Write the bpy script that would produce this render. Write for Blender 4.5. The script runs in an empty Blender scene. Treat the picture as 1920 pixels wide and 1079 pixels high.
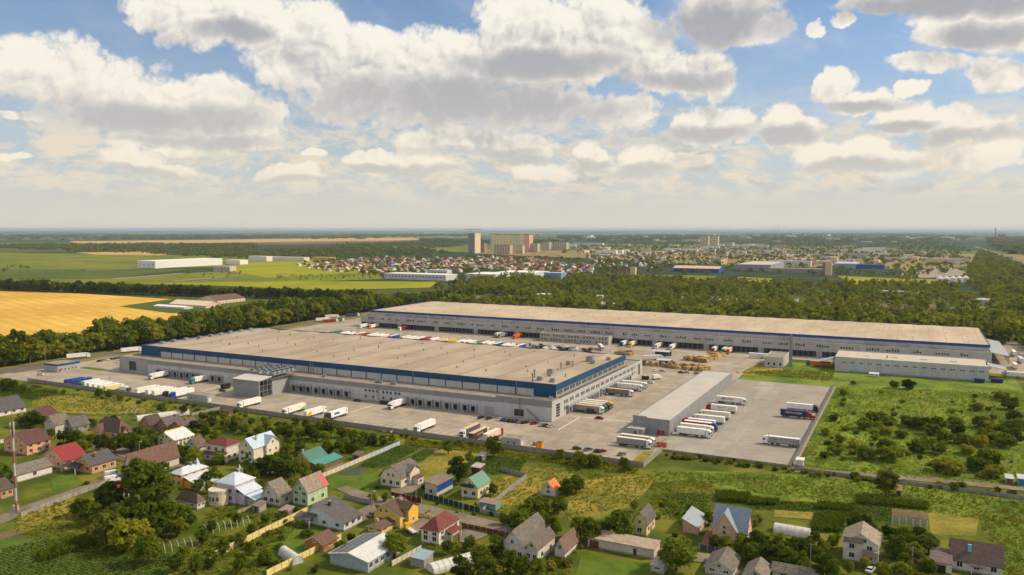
import bpy, math, random
import numpy as np
from mathutils import Vector
R_ = random.Random(11)
scene = bpy.context.scene
COL = scene.collection
# ------------------------------------------------------------------ camera
FPX, HORIZON, CX, CY, CAM_H = 1493.0, 430.0, 960.0, 539.5, 100.0
TILT = math.atan((CY - HORIZON) / FPX)
YAW = math.radians(26.89)
RIGHT = (math.cos(YAW), math.sin(YAW))
FWD = (-math.sin(YAW), math.cos(YAW))
cam_data = bpy.data.cameras.new('camera')
cam = bpy.data.objects.new('camera', cam_data)
COL.objects.link(cam)
cam.location = (0, 0, CAM_H)
cam.rotation_euler = (math.pi / 2 - TILT, 0, YAW)
cam_data.sensor_width = 36.0
cam_data.lens = 36.0 * FPX / 1920.0
cam_data.clip_start = 1.0
cam_data.clip_end = 400000.0
scene.camera = cam
scene.render.resolution_x, scene.render.resolution_y = 1024, 575
vs = scene.view_settings
vs.view_transform = 'Standard'
vs.look = 'None'
vs.exposure = 0.0
vs.gamma = 1.0
scene.render.engine = 'CYCLES'
cy = scene.cycles
cy.max_bounces = 4
cy.diffuse_bounces = 2
cy.glossy_bounces = 1
cy.transmission_bounces = 2
cy.transparent_max_bounces = 4
cy.volume_bounces = 1
cy.use_denoising = True
cy.use_adaptive_sampling = True
cy.adaptive_threshold = 0.03
cy.caustics_reflective = False
cy.caustics_refractive = False
# ------------------------------------------------------------------ sun
SUN_AZ = math.radians(36.0)      # measured from +x towards +y
SUN_EL = math.radians(40.0)
SUN_DIR = Vector((math.cos(SUN_EL) * math.cos(SUN_AZ), math.cos(SUN_EL) * math.sin(SUN_AZ), math.sin(SUN_EL)))
sun_data = bpy.data.lights.new('sun', 'SUN')
sun_data.energy = 4.2
sun_data.angle = math.radians(5.0)
sun_data.color = (1.0, 0.83, 0.60)
sun = bpy.data.objects.new('sun', sun_data)
COL.objects.link(sun)
sun.rotation_euler = (-SUN_DIR).to_track_quat('-Z', 'Y').to_euler()
sun.location = (300, 200, 400)


# ------------------------------------------------------------------ node helpers
class NT:
    def __init__(self, tree):
        self.t = tree
        self.n = tree.nodes
        self.l = tree.links

    def new(self, typ, **kw):
        n = self.n.new(typ)
        for k, v in kw.items():
            setattr(n, k, v)
        return n

    def put(self, sock, val):
        if isinstance(val, bpy.types.NodeSocket):
            self.l.new(val, sock)
        elif val is not None:
            if isinstance(val, (tuple, list)) and len(val) == 3 and sock.type == 'RGBA':
                val = (*val, 1.0)
            sock.default_value = val

    def math(self, op, a, b=None, c=None, clamp=False):
        n = self.new('ShaderNodeMath', operation=op, use_clamp=clamp)
        self.put(n.inputs[0], a)
        self.put(n.inputs[1], b)
        self.put(n.inputs[2], c)
        return n.outputs[0]

    def vec(self, op, a, b=None, c=None, s=None):
        n = self.new('ShaderNodeVectorMath', operation=op)
        self.put(n.inputs[0], a)
        if b is not None:
            self.put(n.inputs[1], b)
        if c is not None:
            self.put(n.inputs[2], c)
        if s is not None:
            self.put(n.inputs['Scale'], s)
        return n.outputs['Value'] if op in ('DOT_PRODUCT', 'LENGTH', 'DISTANCE') else n.outputs[0]

    def mix(self, f, a, b, blend='MIX'):
        n = self.new('ShaderNodeMix', data_type='RGBA', blend_type=blend)
        self.put(n.inputs[0], f)
        self.put(n.inputs[6], a)
        self.put(n.inputs[7], b)
        return n.outputs[2]

    def noise(self, vec, scale, detail=4.0, rough=0.55, lac=2.0, dist=0.0, color=False):
        n = self.new('ShaderNodeTexNoise')
        if vec is not None:
            self.put(n.inputs['Vector'], vec)
        n.inputs['Scale'].default_value = scale
        n.inputs['Detail'].default_value = detail
        n.inputs['Roughness'].default_value = rough
        n.inputs['Lacunarity'].default_value = lac
        n.inputs['Distortion'].default_value = dist
        return n.outputs['Color' if color else 'Fac']

    def smooth(self, v, lo, hi, a=0.0, b=1.0):
        n = self.new('ShaderNodeMapRange', interpolation_type='SMOOTHSTEP')
        self.put(n.inputs['Value'], v)
        n.inputs['From Min'].default_value = lo
        n.inputs['From Max'].default_value = hi
        n.inputs['To Min'].default_value = a
        n.inputs['To Max'].default_value = b
        return n.outputs['Result']

    def ramp(self, f, stops):
        n = self.new('ShaderNodeValToRGB')
        e = n.color_ramp.elements
        while len(e) > 1:
            e.remove(e[-1])
        e[0].position = stops[0][0]
        e[0].color = (*stops[0][1], 1)
        for p, c in stops[1:]:
            x = e.new(p)
            x.color = (*c, 1)
        self.put(n.inputs[0], f)
        return n.outputs[0]

    def xyz(self, x, y, z):
        n = self.new('ShaderNodeCombineXYZ')
        self.put(n.inputs[0], x)
        self.put(n.inputs[1], y)
        self.put(n.inputs[2], z)
        return n.outputs[0]

    def sep(self, v):
        n = self.new('ShaderNodeSeparateXYZ')
        self.put(n.inputs[0], v)
        return n.outputs


def pix_dir(px, py):
    u = (px - CX) / FPX
    v = (CY - py) / FPX
    f = math.cos(TILT) + v * math.sin(TILT)
    z = -math.sin(TILT) + v * math.cos(TILT)
    return (u * RIGHT[0] + f * FWD[0], u * RIGHT[1] + f * FWD[1], z, u, f)


def G(px, py, z=0.0):
    """ground point (x, y) seen at a photo pixel, at height z"""
    d = pix_dir(px, py)
    k = (z - CAM_H) / d[2]
    return d[0] * k, d[1] * k


def P(x, y, z):
    r = x * RIGHT[0] + y * RIGHT[1]
    f = x * FWD[0] + y * FWD[1]
    dz = z - CAM_H
    ff = f * math.cos(TILT) - dz * math.sin(TILT)
    up = f * math.sin(TILT) + dz * math.cos(TILT)
    return CX + FPX * r / ff, CY - FPX * up / ff


# ------------------------------------------------------------------ sky
world = bpy.data.worlds.new('World')
scene.world = world
world.use_nodes = True
wt = NT(world.node_tree)
wt.n.clear()
SKY_K = 0.10
sky = wt.new('ShaderNodeTexSky', sky_type='NISHITA')
sky.sun_disc = False
sky.sun_elevation = SUN_EL
sky.sun_rotation = math.pi / 2 - SUN_AZ
sky.altitude = 100.0
sky.air_density = 1.0
sky.dust_density = 0.4
sky.ozone_density = 2.0
wdir = wt.new('ShaderNodeTexCoord').outputs['Generated']
dr = wt.vec('DOT_PRODUCT', wdir, (RIGHT[0], RIGHT[1], 0))
df = wt.vec('DOT_PRODUCT', wdir, (FWD[0], FWD[1], 0))
dz = wt.sep(wdir)[2]
az = wt.math('ARCTAN2', dr, df)
el = wt.math('ARCSINE', dz)
AE = wt.xyz(az, el, 0.0)
# cumulus: (x, y, rx, ry) of each lump, measured on the photograph, stored as azimuth / elevation
LUMPS = [
    (60, 130, 80, 52), (130, 135, 100, 60), (225, 165, 130, 62), (340, 190, 130, 52), (430, 235, 90, 46), (330, 262, 110, 22), (460, 266, 62, 18),
    (330, 18, 95, 55), (440, 38, 120, 62), (560, 68, 105, 60), (640, 120, 150, 70), (770, 115, 120, 62), (850, 105, 90, 55), (930, 120, 70, 50),
    (700, 180, 150, 50), (830, 200, 190, 42), (980, 200, 190, 42), (1010, 40, 110, 60), (1110, 30, 90, 52), (1060, 110, 130, 62), (1170, 80, 90, 50),
    (1170, 212, 62, 34), (1280, 135, 90, 46), (1345, 148, 46, 36), (1210, 140, 60, 40), (1360, 22, 105, 60), (1420, 52, 52, 36),
    (1690, 2, 120, 26), (1830, 20, 130, 42), (1780, 58, 70, 30), (1880, 60, 70, 40),
    (1330, 234, 80, 36), (1290, 240, 45, 24), (1465, 240, 42, 34), (1510, 250, 40, 22), (1560, 165, 50, 38), (1620, 196, 75, 22),
    (1740, 122, 75, 20), (1860, 140, 62, 32), (1700, 230, 58, 28), (1795, 240, 62, 36), (1870, 256, 48, 28),
    (1518, 60, 18, 13), (1577, 45, 24, 10), (1707, 170, 22, 14), (860, 266, 90, 26), (960, 284, 90, 22), (705, 302, 48, 20), (800, 308, 58, 22),
    (255, 300, 55, 26), (330, 318, 40, 16), (545, 326, 62, 20), (588, 285, 26, 8), (1110, 290, 40, 22), (1200, 308, 60, 28), (1290, 298, 42, 9),
    (1010, 320, 60, 16), (1540, 292, 50, 26), (1610, 292, 60, 26), (1690, 308, 45, 26), (1840, 300, 75, 22), (1900, 268, 30, 22),
    (240, 226, 50, 22), (50, 218, 50, 9), (510, 216, 34, 14), (30, 288, 34, 6),
]


def ae_of(px, py):
    d = pix_dir(px, py)
    return math.atan2(d[3], d[4]), math.atan2(d[2], math.hypot(d[3], d[4]))


def cloud_core(pos, least=0):
    acc = None
    for (x, y, rx, ry) in LUMPS:
        if ry < least:
            continue
        a, e = ae_of(x, y)
        a1, _ = ae_of(x + rx, y)
        _, e1 = ae_of(x, y - ry)
        sx, sy = 1.0 / (abs(a1 - a) * 1.1), 1.0 / (abs(e1 - e) * 1.12)
        w = wt.vec('MULTIPLY_ADD', pos, (sx, sy, 0.0), (-a * sx, -e * sy, 0.0))
        r2 = wt.vec('DOT_PRODUCT', w, w)
        acc = r2 if acc is None else wt.math('SMOOTH_MIN', acc, r2, 0.3)
    core = wt.math('MAXIMUM', wt.math('SUBTRACT', 1.0, acc), -1.5)
    # clouds that go on beyond the frame
    ps = wt.sep(pos)
    side = wt.math('MAXIMUM', wt.smooth(wt.math('ABSOLUTE', ps[0]), 0.62, 0.8), wt.smooth(ps[1], 0.30, 0.42))
    far = wt.math('MULTIPLY_ADD', wt.noise(pos, 3.2, 2.0, 0.5), 7.0, -3.2)
    return wt.math('ADD', wt.math('MULTIPLY', core, wt.math('SUBTRACT', 1.0, side)), wt.math('MULTIPLY', far, side))


def billow(pos, levels):
    """heaped rounded puffs at several sizes"""
    acc = None
    for k, (sc, amp) in enumerate(levels):
        v = wt.new('ShaderNodeTexVoronoi', feature='F1', voronoi_dimensions='2D')
        wt.put(v.inputs['Vector'], wt.vec('ADD', pos, (3.1 * k, 1.7 * k, 0.0)))
        v.inputs['Scale'].default_value = sc
        d = v.outputs['Distance']
        t_ = wt.math('MULTIPLY_ADD', wt.math('MULTIPLY', d, d), -2.0 * amp, 0.48 * amp)
        acc = t_ if acc is None else wt.math('ADD', acc, t_)
    return acc


LV = [(11.0, 0.62), (25.0, 0.50), (54.0, 0.34), (115.0, 0.24)]
wn = wt.noise(AE, 8.0, 5.0, 0.62, color=True)
Q = wt.vec('ADD', AE, wt.vec('MULTIPLY_ADD', wn, (0.075, 0.05, 0.0), (-0.0375, -0.025, 0.0)))
wf = wt.noise(AE, 60.0, 5.0, 0.65, color=True)
QF = wt.vec('ADD', Q, wt.vec('MULTIPLY_ADD', wf, (0.012, 0.012, 0.0), (-0.006, -0.006, 0.0)))
b0 = billow(QF, LV)
fluff = wt.math('MULTIPLY_ADD', wt.noise(AE, 30.0, 8.0, 0.72), 2.8, -1.4)
d0 = wt.math('ADD', wt.math('MULTIPLY', cloud_core(Q), 1.7), wt.math('ADD', b0, fluff))
alpha = wt.smooth(d0, -0.30, 0.72)
# light: what lies between this bit of cloud and the sun
above = cloud_core(wt.vec('ADD', Q, (0.008, 0.030, 0.0)), 30)
b1 = billow(wt.vec('ADD', QF, (0.007, 0.009, 0.0)), LV)
b0l = b0
relief = wt.math('MULTIPLY', wt.math('SUBTRACT', b1, b0l), 1.0)
shade = wt.smooth(wt.math('ADD', wt.math('ADD', wt.math('MULTIPLY', above, 0.6), wt.math('MULTIPLY', d0, 0.10)), wt.math('MULTIPLY', relief, 1.0)), -0.3, 1.8)
BASES = [(860, 195, 240, 40), (1000, 205, 150, 30), (1350, 42, 105, 34), (1760, 6, 170, 20), (1850, 62, 80, 20), (1270, 152, 90, 16), (300, 222, 150, 24), (380, 262, 110, 10),
         (1330, 250, 80, 12), (1480, 254, 60, 10), (1610, 205, 70, 8), (1830, 262, 90, 12), (900, 288, 90, 9), (450, 60, 60, 20), (1000, 120, 120, 22), (705, 313, 48, 7), (800, 320, 58, 8), (290, 324, 70, 7), (1200, 324, 62, 9), (1110, 306, 40, 7), (1600, 308, 110, 9), (960, 300, 80, 7), (545, 337, 60, 6), (1690, 245, 50, 8)]
bacc = None
for (x, y, rx, ry) in BASES:
    a, e = ae_of(x, y)
    sx, sy = 1.0 / (abs(ae_of(x + rx, y)[0] - a) * 1.3), 1.0 / (abs(ae_of(x, y - ry)[1] - e) * 1.35)
    w = wt.vec('MULTIPLY_ADD', Q, (sx, sy, 0.0), (-a * sx, -e * sy, 0.0))
    r2 = wt.vec('DOT_PRODUCT', w, w)
    bacc = r2 if bacc is None else wt.math('MINIMUM', bacc, r2)
under = wt.smooth(wt.math('ADD', wt.math('SUBTRACT', 1.0, bacc), wt.math('MULTIPLY', b1, 0.6)), -1.0, 1.05)
lowness = wt.math('POWER', 2.718, wt.math('DIVIDE', el, -0.06), clamp=True)
midness = wt.math('POWER', 2.718, wt.math('DIVIDE', el, -0.15), clamp=True)
shade = wt.math('MAXIMUM', wt.math('MULTIPLY', shade, 0.75), wt.math('MULTIPLY', under, wt.math('MULTIPLY_ADD', midness, -0.62, 0.98)))
skycol = wt.vec('MULTIPLY', sky.outputs[0], (SKY_K * 0.80, SKY_K * 0.98, SKY_K * 1.16))
base = wt.mix(wt.math('MULTIPLY', midness, 0.85), skycol, (0.56, 0.60, 0.61))
veil = wt.smooth(wt.noise(wt.vec('MULTIPLY', Q, (1.0, 2.2, 1.0)), 6.0, 7.0, 0.62), 0.42, 0.78)
veil = wt.math('MULTIPLY', veil, wt.math('MULTIPLY_ADD', wt.smooth(az, -0.5, 0.6), 0.40, 0.22))
base = wt.mix(veil, base, (0.80, 0.80, 0.79))
base = wt.mix(wt.math('MULTIPLY', lowness, 0.95), base, (0.74, 0.66, 0.555))
# thin far cumulus near the horizon
fv = wt.vec('MULTIPLY', Q, (1.0, 2.6, 1.0))
fn = wt.noise(fv, 17.0, 8.0, 0.66)
fa = wt.math('MULTIPLY', wt.smooth(fn, 0.40, 0.58), wt.math('MULTIPLY', wt.smooth(el, 0.02, 0.06), wt.smooth(el, 0.17, 0.09)))
fcol = wt.mix(wt.smooth(wt.noise(wt.vec('ADD', fv, (0.01, 0.035, 0)), 15.0, 4.0, 0.6), 0.48, 0.68), (0.82, 0.73, 0.58), (0.56, 0.55, 0.54))
base = wt.mix(wt.math('MULTIPLY', fa, 0.95), base, fcol)
lit = wt.mix(midness, (0.97, 0.925, 0.85), (0.93, 0.81, 0.62))
dark = wt.mix(midness, (0.30, 0.325, 0.385), (0.46, 0.455, 0.46))
ccol = wt.mix(shade, lit, dark)
afade = wt.math('MULTIPLY', alpha, wt.smooth(el, 0.012, 0.09, 0.0, 1.0))


def background(colour):
    b = wt.new('ShaderNodeBackground')
    b.inputs['Strength'].default_value = 1.0
    wt.put(b.inputs['Color'], colour)
    return b.outputs[0]


def mix_shader(f, a, b):
    m = wt.new('ShaderNodeMixShader')
    wt.put(m.inputs[0], f)
    wt.l.new(a, m.inputs[1])
    wt.l.new(b, m.inputs[2])
    return m.outputs[0]


upper = mix_shader(afade, background(base), background(ccol))
whole = mix_shader(wt.math('GREATER_THAN', el, -0.002), background((0.62, 0.57, 0.50)), upper)
wo = wt.new('ShaderNodeOutputWorld')
wt.l.new(whole, wo.inputs[0])
world.cycles.sampling_method = 'NONE'


# ------------------------------------------------------------------ mesh and object helpers
class MB:
    def __init__(self):
        self.v, self.f, self.m = [], [], []

    def face(self, pts, m=0):
        b = len(self.v)
        self.v.extend(pts)
        self.f.append(tuple(range(b, b + len(pts))))
        self.m.append(m)
        return self

    def box(self, x0, y0, z0, x1, y1, z1, m=0, top=None):
        b = len(self.v)
        self.v += [(x0, y0, z0), (x1, y0, z0), (x1, y1, z0), (x0, y1, z0), (x0, y0, z1), (x1, y0, z1), (x1, y1, z1), (x0, y1, z1)]
        self.f += [(b, b + 3, b + 2, b + 1), (b + 4, b + 5, b + 6, b + 7), (b, b + 1, b + 5, b + 4), (b + 1, b + 2, b + 6, b + 5), (b + 2, b + 3, b + 7, b + 6), (b + 3, b, b + 4, b + 7)]
        self.m += [m, m if top is None else top, m, m, m, m]
        return self

    def prism(self, poly, z0, z1, m=0):
        n = len(poly)
        b = len(self.v)
        self.v += [(p[0], p[1], z0) for p in poly] + [(p[0], p[1], z1) for p in poly]
        self.f.append(tuple(range(b + n - 1, b - 1, -1)))
        self.f.append(tuple(range(b + n, b + 2 * n)))
        self.m += [m, m]
        for i in range(n):
            j = (i + 1) % n
            self.f.append((b + i, b + j, b + n + j, b + n + i))
            self.m.append(m)
        return self

    def extrude(self, prof, axis, a0, a1, m=0):
        """profile in the plane normal to axis ('x' or 'y'), swept from a0 to a1"""
        n = len(prof)
        b = len(self.v)
        for a in (a0, a1):
            for (p, z) in prof:
                self.v.append((a, p, z) if axis == 'x' else (p, a, z))
        self.f.append(tuple(range(b, b + n)))
        self.f.append(tuple(range(b + 2 * n - 1, b + n - 1, -1)))
        self.m += [m, m]
        for i in range(n):
            j = (i + 1) % n
            self.f.append((b + i, b + n + i, b + n + j, b + j))
            self.m.append(m)
        return self

    def cyl(self, p, q, r, n=8, m=0, r2=None):
        p, q = Vector(p), Vector(q)
        d = (q - p).normalized()
        a = d.orthogonal().normalized()
        c = d.cross(a)
        r2 = r if r2 is None else r2
        b = len(self.v)
        for (o, rr) in ((p, r), (q, r2)):
            for i in range(n):
                t = 2 * math.pi * i / n
                self.v.append(tuple(o + a * (rr * math.cos(t)) + c * (rr * math.sin(t))))
        for i in range(n):
            j = (i + 1) % n
            self.f.append((b + i, b + j, b + n + j, b + n + i))
            self.m.append(m)
        self.f.append(tuple(range(b + n - 1, b - 1, -1)))
        self.f.append(tuple(range(b + n, b + 2 * n)))
        self.m += [m, m]
        return self

    def mesh(self, name, mats, off=(0, 0, 0), smooth=False):
        me = bpy.data.meshes.new(name)
        v = self.v
        if off != (0, 0, 0):
            v = [(p[0] - off[0], p[1] - off[1], p[2] - off[2]) for p in v]
        me.from_pydata(v, [], self.f)
        for mt in (mats if isinstance(mats, (list, tuple)) else [mats]):
            me.materials.append(mt)
        if any(self.m):
            me.polygons.foreach_set('material_index', self.m)
        if smooth:
            me.polygons.foreach_set('use_smooth', [True] * len(me.polygons))
        return me


def link(name, data, parent=None, loc=(0, 0, 0), rz=0.0, scale=None):
    o = bpy.data.objects.new(name, data)
    COL.objects.link(o)
    o.location = loc
    if rz:
        o.rotation_euler = (0, 0, rz)
    if scale is not None:
        o.scale = scale
    if parent is not None:
        o.parent = parent
    return o


def tag(o, label=None, cat=None, group=None, kind=None):
    if label:
        o['label'] = label
    if cat:
        o['category'] = cat
    if group:
        o['group'] = group
    if kind:
        o['kind'] = kind
    return o


class Thing:
    def __init__(self, name, label, cat, loc=(0, 0, 0), rz=0.0, group=None, scale=None):
        self.o = link(name, None, None, loc, rz, scale)
        self.loc = loc
        tag(self.o, label, cat, group)

    def part(self, name, mb, mats, parent=None, world_coords=True, smooth=False, kind=None):
        off = (self.loc[0], self.loc[1], self.loc[2] if len(self.loc) > 2 else 0) if world_coords else (0, 0, 0)
        o = link(name, mb.mesh(name, mats, off, smooth), parent or self.o)
        if kind:
            o['kind'] = kind
        return o

    def inst(self, name, me, loc, rz=0.0, parent=None, scale=None):
        return link(name, me, parent or self.o, (loc[0] - self.loc[0], loc[1] - self.loc[1], loc[2] - self.loc[2]), rz, scale)


def copy_thing(o, loc, rz=0.0, label=None, group=None, scale=None):
    r = o.copy()
    COL.objects.link(r)
    r.location = loc
    r.rotation_euler = (0, 0, rz)
    if scale is not None:
        r.scale = scale
    if label:
        r['label'] = label
    if group:
        r['group'] = group
    for ch in o.children:
        c = ch.copy()
        COL.objects.link(c)
        c.parent = r
        for g in ch.children:
            d = g.copy()
            COL.objects.link(d)
            d.parent = c
    return r


# ------------------------------------------------------------------ materials
MATS = {}


def mat(name, rgb, rough=0.8, var=0.12, scale=0.6, spec=0.3, metal=0.0, streak=None, bump=None, tint=None, obj_var=0.0):
    """plain procedural surface: colour broken up by two noises of world position"""
    if name in MATS:
        return MATS[name]
    m = bpy.data.materials.new(name)
    m.use_nodes = True
    t = NT(m.node_tree)
    b = t.n['Principled BSDF']
    pos = t.new('ShaderNodeNewGeometry').outputs['Position']
    v = pos if streak is None else t.vec('MULTIPLY', pos, streak)
    n1 = t.noise(v, scale, 5.0, 0.65)
    dark = tuple(c * (1 - var * 1.6) for c in rgb)
    lite = tuple(min(1, c * (1 + var * 1.2)) for c in rgb)
    if tint:
        dark = tuple(d * 0.4 + k * 0.6 for d, k in zip(dark, tint))
    c = t.mix(t.smooth(n1, 0.3, 0.7), dark, lite)
    if obj_var:
        oi = t.new('ShaderNodeObjectInfo').outputs['Random']
        c = t.mix(1.0, c, t.mix(oi, (1 - obj_var,) * 3, (1 + obj_var,) * 3), 'MULTIPLY')
    t.put(b.inputs['Base Color'], c)
    b.inputs['Roughness'].default_value = rough
    b.inputs['Specular IOR Level'].default_value = spec
    b.inputs['Metallic'].default_value = metal
    if bump:
        # parallel ribs: (axis vector, ribs per metre, strength)
        ax, freq, st = bump
        s = t.vec('DOT_PRODUCT', pos, ax)
        w = t.math('SINE', t.math('MULTIPLY', s, freq * 2 * math.pi))
        bn = t.new('ShaderNodeBump')
        bn.inputs['Strength'].default_value = st
        bn.inputs['Distance'].default_value = 0.05
        t.put(bn.inputs['Height'], w)
        t.put(b.inputs['Normal'], bn.outputs[0])
    MATS[name] = m
    return m


def hexmat(rgb8, rough=0.75, **kw):
    """material from a display colour (0-255) turned to linear albedo"""
    lin = tuple(((c / 255) / 12.92 if c / 255 <= 0.04045 else ((c / 255 + 0.055) / 1.055) ** 2.4) for c in rgb8)
    nm = 'paint_%d_%d_%d_%d' % (*rgb8, int(rough * 100))
    return mat(nm, lin, rough, **kw)


def ground_mat(name, stops, scale=0.05, fine=0.8, mixf=0.45, rows=None, bumpy=0.0, soil=None):
    """patchy natural ground: colour ramp over broad noise, broken by fine noise; rows = (axis, period, colour, strength)"""
    if name in MATS:
        return MATS[name]
    m = bpy.data.materials.new(name)
    m.use_nodes = True
    t = NT(m.node_tree)
    b = t.n['Principled BSDF']
    pos = t.new('ShaderNodeNewGeometry').outputs['Position']
    n1 = t.noise(pos, scale, 6.0, 0.62, dist=0.4)
    n2 = t.noise(pos, fine, 5.0, 0.7)
    f = t.math('ADD', t.math('MULTIPLY', n1, 1 - mixf), t.math('MULTIPLY', n2, mixf))
    f = t.smooth(f, 0.28, 0.72)
    c = t.ramp(f, stops)
    if soil:
        c = t.mix(t.smooth(t.noise(pos, soil[1], 5.0, 0.6), soil[2], soil[2] + 0.08), c, soil[0])
    if rows:
        ax, per, rc, st = rows
        s = t.math('ADD', t.vec('DOT_PRODUCT', pos, ax), t.math('MULTIPLY', n2, per * 0.35))
        w = t.math('SINE', t.math('MULTIPLY', s, 2 * math.pi / per))
        c = t.mix(t.math('MULTIPLY', t.smooth(w, -0.2, 0.8), st), c, rc)
    t.put(b.inputs['Base Color'], c)
    b.inputs['Roughness'].default_value = 0.95
    b.inputs['Specular IOR Level'].default_value = 0.1
    if bumpy:
        bn = t.new('ShaderNodeBump')
        bn.inputs['Strength'].default_value = 0.7
        bn.inputs['Distance'].default_value = bumpy
        t.put(bn.inputs['Height'], n2)
        t.put(b.inputs['Normal'], bn.outputs[0])
    MATS[name] = m
    return m


def leaf_mat(name, dark, lite, trans=0.35, nscale=0.35):
    if name in MATS:
        return MATS[name]
    m = bpy.data.materials.new(name)
    m.use_nodes = True
    t = NT(m.node_tree)
    t.n.clear()
    geo = t.new('ShaderNodeNewGeometry').outputs['Position']
    oi = t.new('ShaderNodeObjectInfo').outputs['Random']
    f = t.math('ADD', t.math('MULTIPLY', t.noise(geo, nscale, 3.0, 0.6), 1.1), t.math('MULTIPLY', oi, 0.55))
    c = t.mix(t.smooth(f, 0.35, 1.15), dark, lite)
    d = t.new('ShaderNodeBsdfDiffuse')
    t.put(d.inputs[0], c)
    tr = t.new('ShaderNodeBsdfTranslucent')
    t.put(tr.inputs[0], t.mix(1.0, c, (1.25, 1.15, 0.55), 'MULTIPLY'))
    mx = t.new('ShaderNodeMixShader')
    mx.inputs[0].default_value = trans
    t.l.new(d.outputs[0], mx.inputs[1])
    t.l.new(tr.outputs[0], mx.inputs[2])
    o = t.new('ShaderNodeOutputMaterial')
    t.l.new(mx.outputs[0], o.inputs[0])
    MATS[name] = m
    return m


# real-world base colours
CONCRETE = ground_mat('yard_concrete', [(0.0, (0.225, 0.185, 0.14)), (0.5, (0.31, 0.262, 0.205)), (1.0, (0.39, 0.34, 0.275))], 0.035, 0.25, 0.4)
GLASS = mat('window_glass', (0.018, 0.022, 0.028), 0.12, 0.3, 0.8, 0.6)
WHITE_TRIM = mat('white_trim', (0.66, 0.65, 0.62), 0.6, 0.05)
DARK = mat('dark_rubber', (0.018, 0.018, 0.019), 0.8, 0.2)
STEEL = mat('galvanised_steel', (0.33, 0.34, 0.35), 0.45, 0.15, 1.5, 0.5, 0.5)
CHARCOAL = mat('charcoal_metal', (0.07, 0.07, 0.075), 0.6, 0.2)
BARK = mat('tree_bark', (0.075, 0.055, 0.04), 0.95, 0.3, 3.0)
BRICKC = mat('chimney_brick', (0.22, 0.085, 0.045), 0.9, 0.25, 4.0)
WOOD = mat('weathered_wood', (0.19, 0.125, 0.07), 0.9, 0.3, 2.0)


def slab_mat(name, dark, lite, cell=(6.0, 6.0), joint=0.5, var=0.1, stain=0.5):
    m = bpy.data.materials.new(name)
    m.use_nodes = True
    t = NT(m.node_tree)
    b = t.n['Principled BSDF']
    pos = t.new('ShaderNodeNewGeometry').outputs['Position']
    n1 = t.noise(pos, 0.03, 6.0, 0.65, dist=0.6)
    n2 = t.noise(t.vec('MULTIPLY', pos, (0.25, 1.0, 1.0)), 0.22, 5.0, 0.7)
    n3 = t.noise(t.vec('MULTIPLY', pos, (1.0, 0.22, 1.0)), 0.2, 5.0, 0.7)
    f = t.math('ADD', t.math('MULTIPLY', n1, 0.5), t.math('ADD', t.math('MULTIPLY', n2, 0.25), t.math('MULTIPLY', n3, 0.25)))
    c = t.mix(t.smooth(f, 0.34, 0.66), dark, lite)
    q = t.vec('MULTIPLY', pos, (1 / cell[0], 1 / cell[1], 0.0))
    wn = t.new('ShaderNodeTexWhiteNoise', noise_dimensions='2D')
    t.put(wn.inputs['Vector'], t.vec('FLOOR', q))
    c = t.mix(1.0, c, t.mix(wn.outputs['Value'], (1 - var,) * 3, (1 + var,) * 3), 'MULTIPLY')
    fr = t.sep(t.vec('FRACTION', q))
    jx = t.math('GREATER_THAN', t.math('ABSOLUTE', t.math('SUBTRACT', fr[0], 0.5)), 0.5 - 0.08 / cell[0])
    jy = t.math('GREATER_THAN', t.math('ABSOLUTE', t.math('SUBTRACT', fr[1], 0.5)), 0.5 - 0.08 / cell[1])
    j = t.math('MAXIMUM', jx, jy)
    c = t.mix(t.math('MULTIPLY', j, joint), c, tuple(x * 0.35 for x in dark))
    st = t.smooth(t.noise(pos, 0.11, 4.0, 0.55), 0.58, 0.72)
    c = t.mix(t.math('MULTIPLY', st, stain), c, tuple(x * 0.62 for x in dark))
    t.put(b.inputs['Base Color'], c)
    b.inputs['Roughness'].default_value = 0.85
    b.inputs['Specular IOR Level'].default_value = 0.2
    MATS[name] = m
    return m


YARD = slab_mat('yard_slabs', (0.275, 0.232, 0.175), (0.43, 0.37, 0.288), (6.0, 6.0), 0.45, 0.10, 0.35)
LOT = slab_mat('lot_slabs', (0.27, 0.25, 0.215), (0.385, 0.355, 0.305), (6.0, 30.0), 0.35, 0.09, 0.3)
BAYS = ground_mat('bay_paving', [(0.0, (0.27, 0.24, 0.20)), (0.5, (0.335, 0.305, 0.26)), (1.0, (0.39, 0.36, 0.31))], 0.05, 0.3, 0.4, rows=((0, 1, 0), 3.5, (0.26, 0.205, 0.145), 0.40))
ASPHALT = slab_mat('road_asphalt', (0.115, 0.10, 0.082), (0.19, 0.168, 0.14), (9.0, 14.0), 0.0, 0.05, 0.2)
LANE = ground_mat('village_lane', [(0.0, (0.14, 0.115, 0.085)), (0.5, (0.21, 0.175, 0.13)), (1.0, (0.29, 0.245, 0.185))], 0.12, 0.9, 0.4)
DIRT = ground_mat('bare_soil', [(0.0, (0.10, 0.065, 0.035)), (0.5, (0.17, 0.115, 0.065)), (1.0, (0.25, 0.18, 0.105))], 0.1, 0.8, 0.5)
GRASS = ground_mat('rough_grass', [(0.0, (0.042, 0.072, 0.010)), (0.35, (0.087, 0.140, 0.016)), (0.65, (0.162, 0.225, 0.024)), (1.0, (0.269, 0.307, 0.044))], 0.045, 0.5, 0.45, soil=((0.17, 0.12, 0.05), 0.09, 0.60))
LAWN = ground_mat('mown_lawn', [(0.0, (0.055, 0.094, 0.010)), (0.5, (0.091, 0.147, 0.014)), (1.0, (0.134, 0.190, 0.022))], 0.12, 0.8, 0.4)
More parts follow.
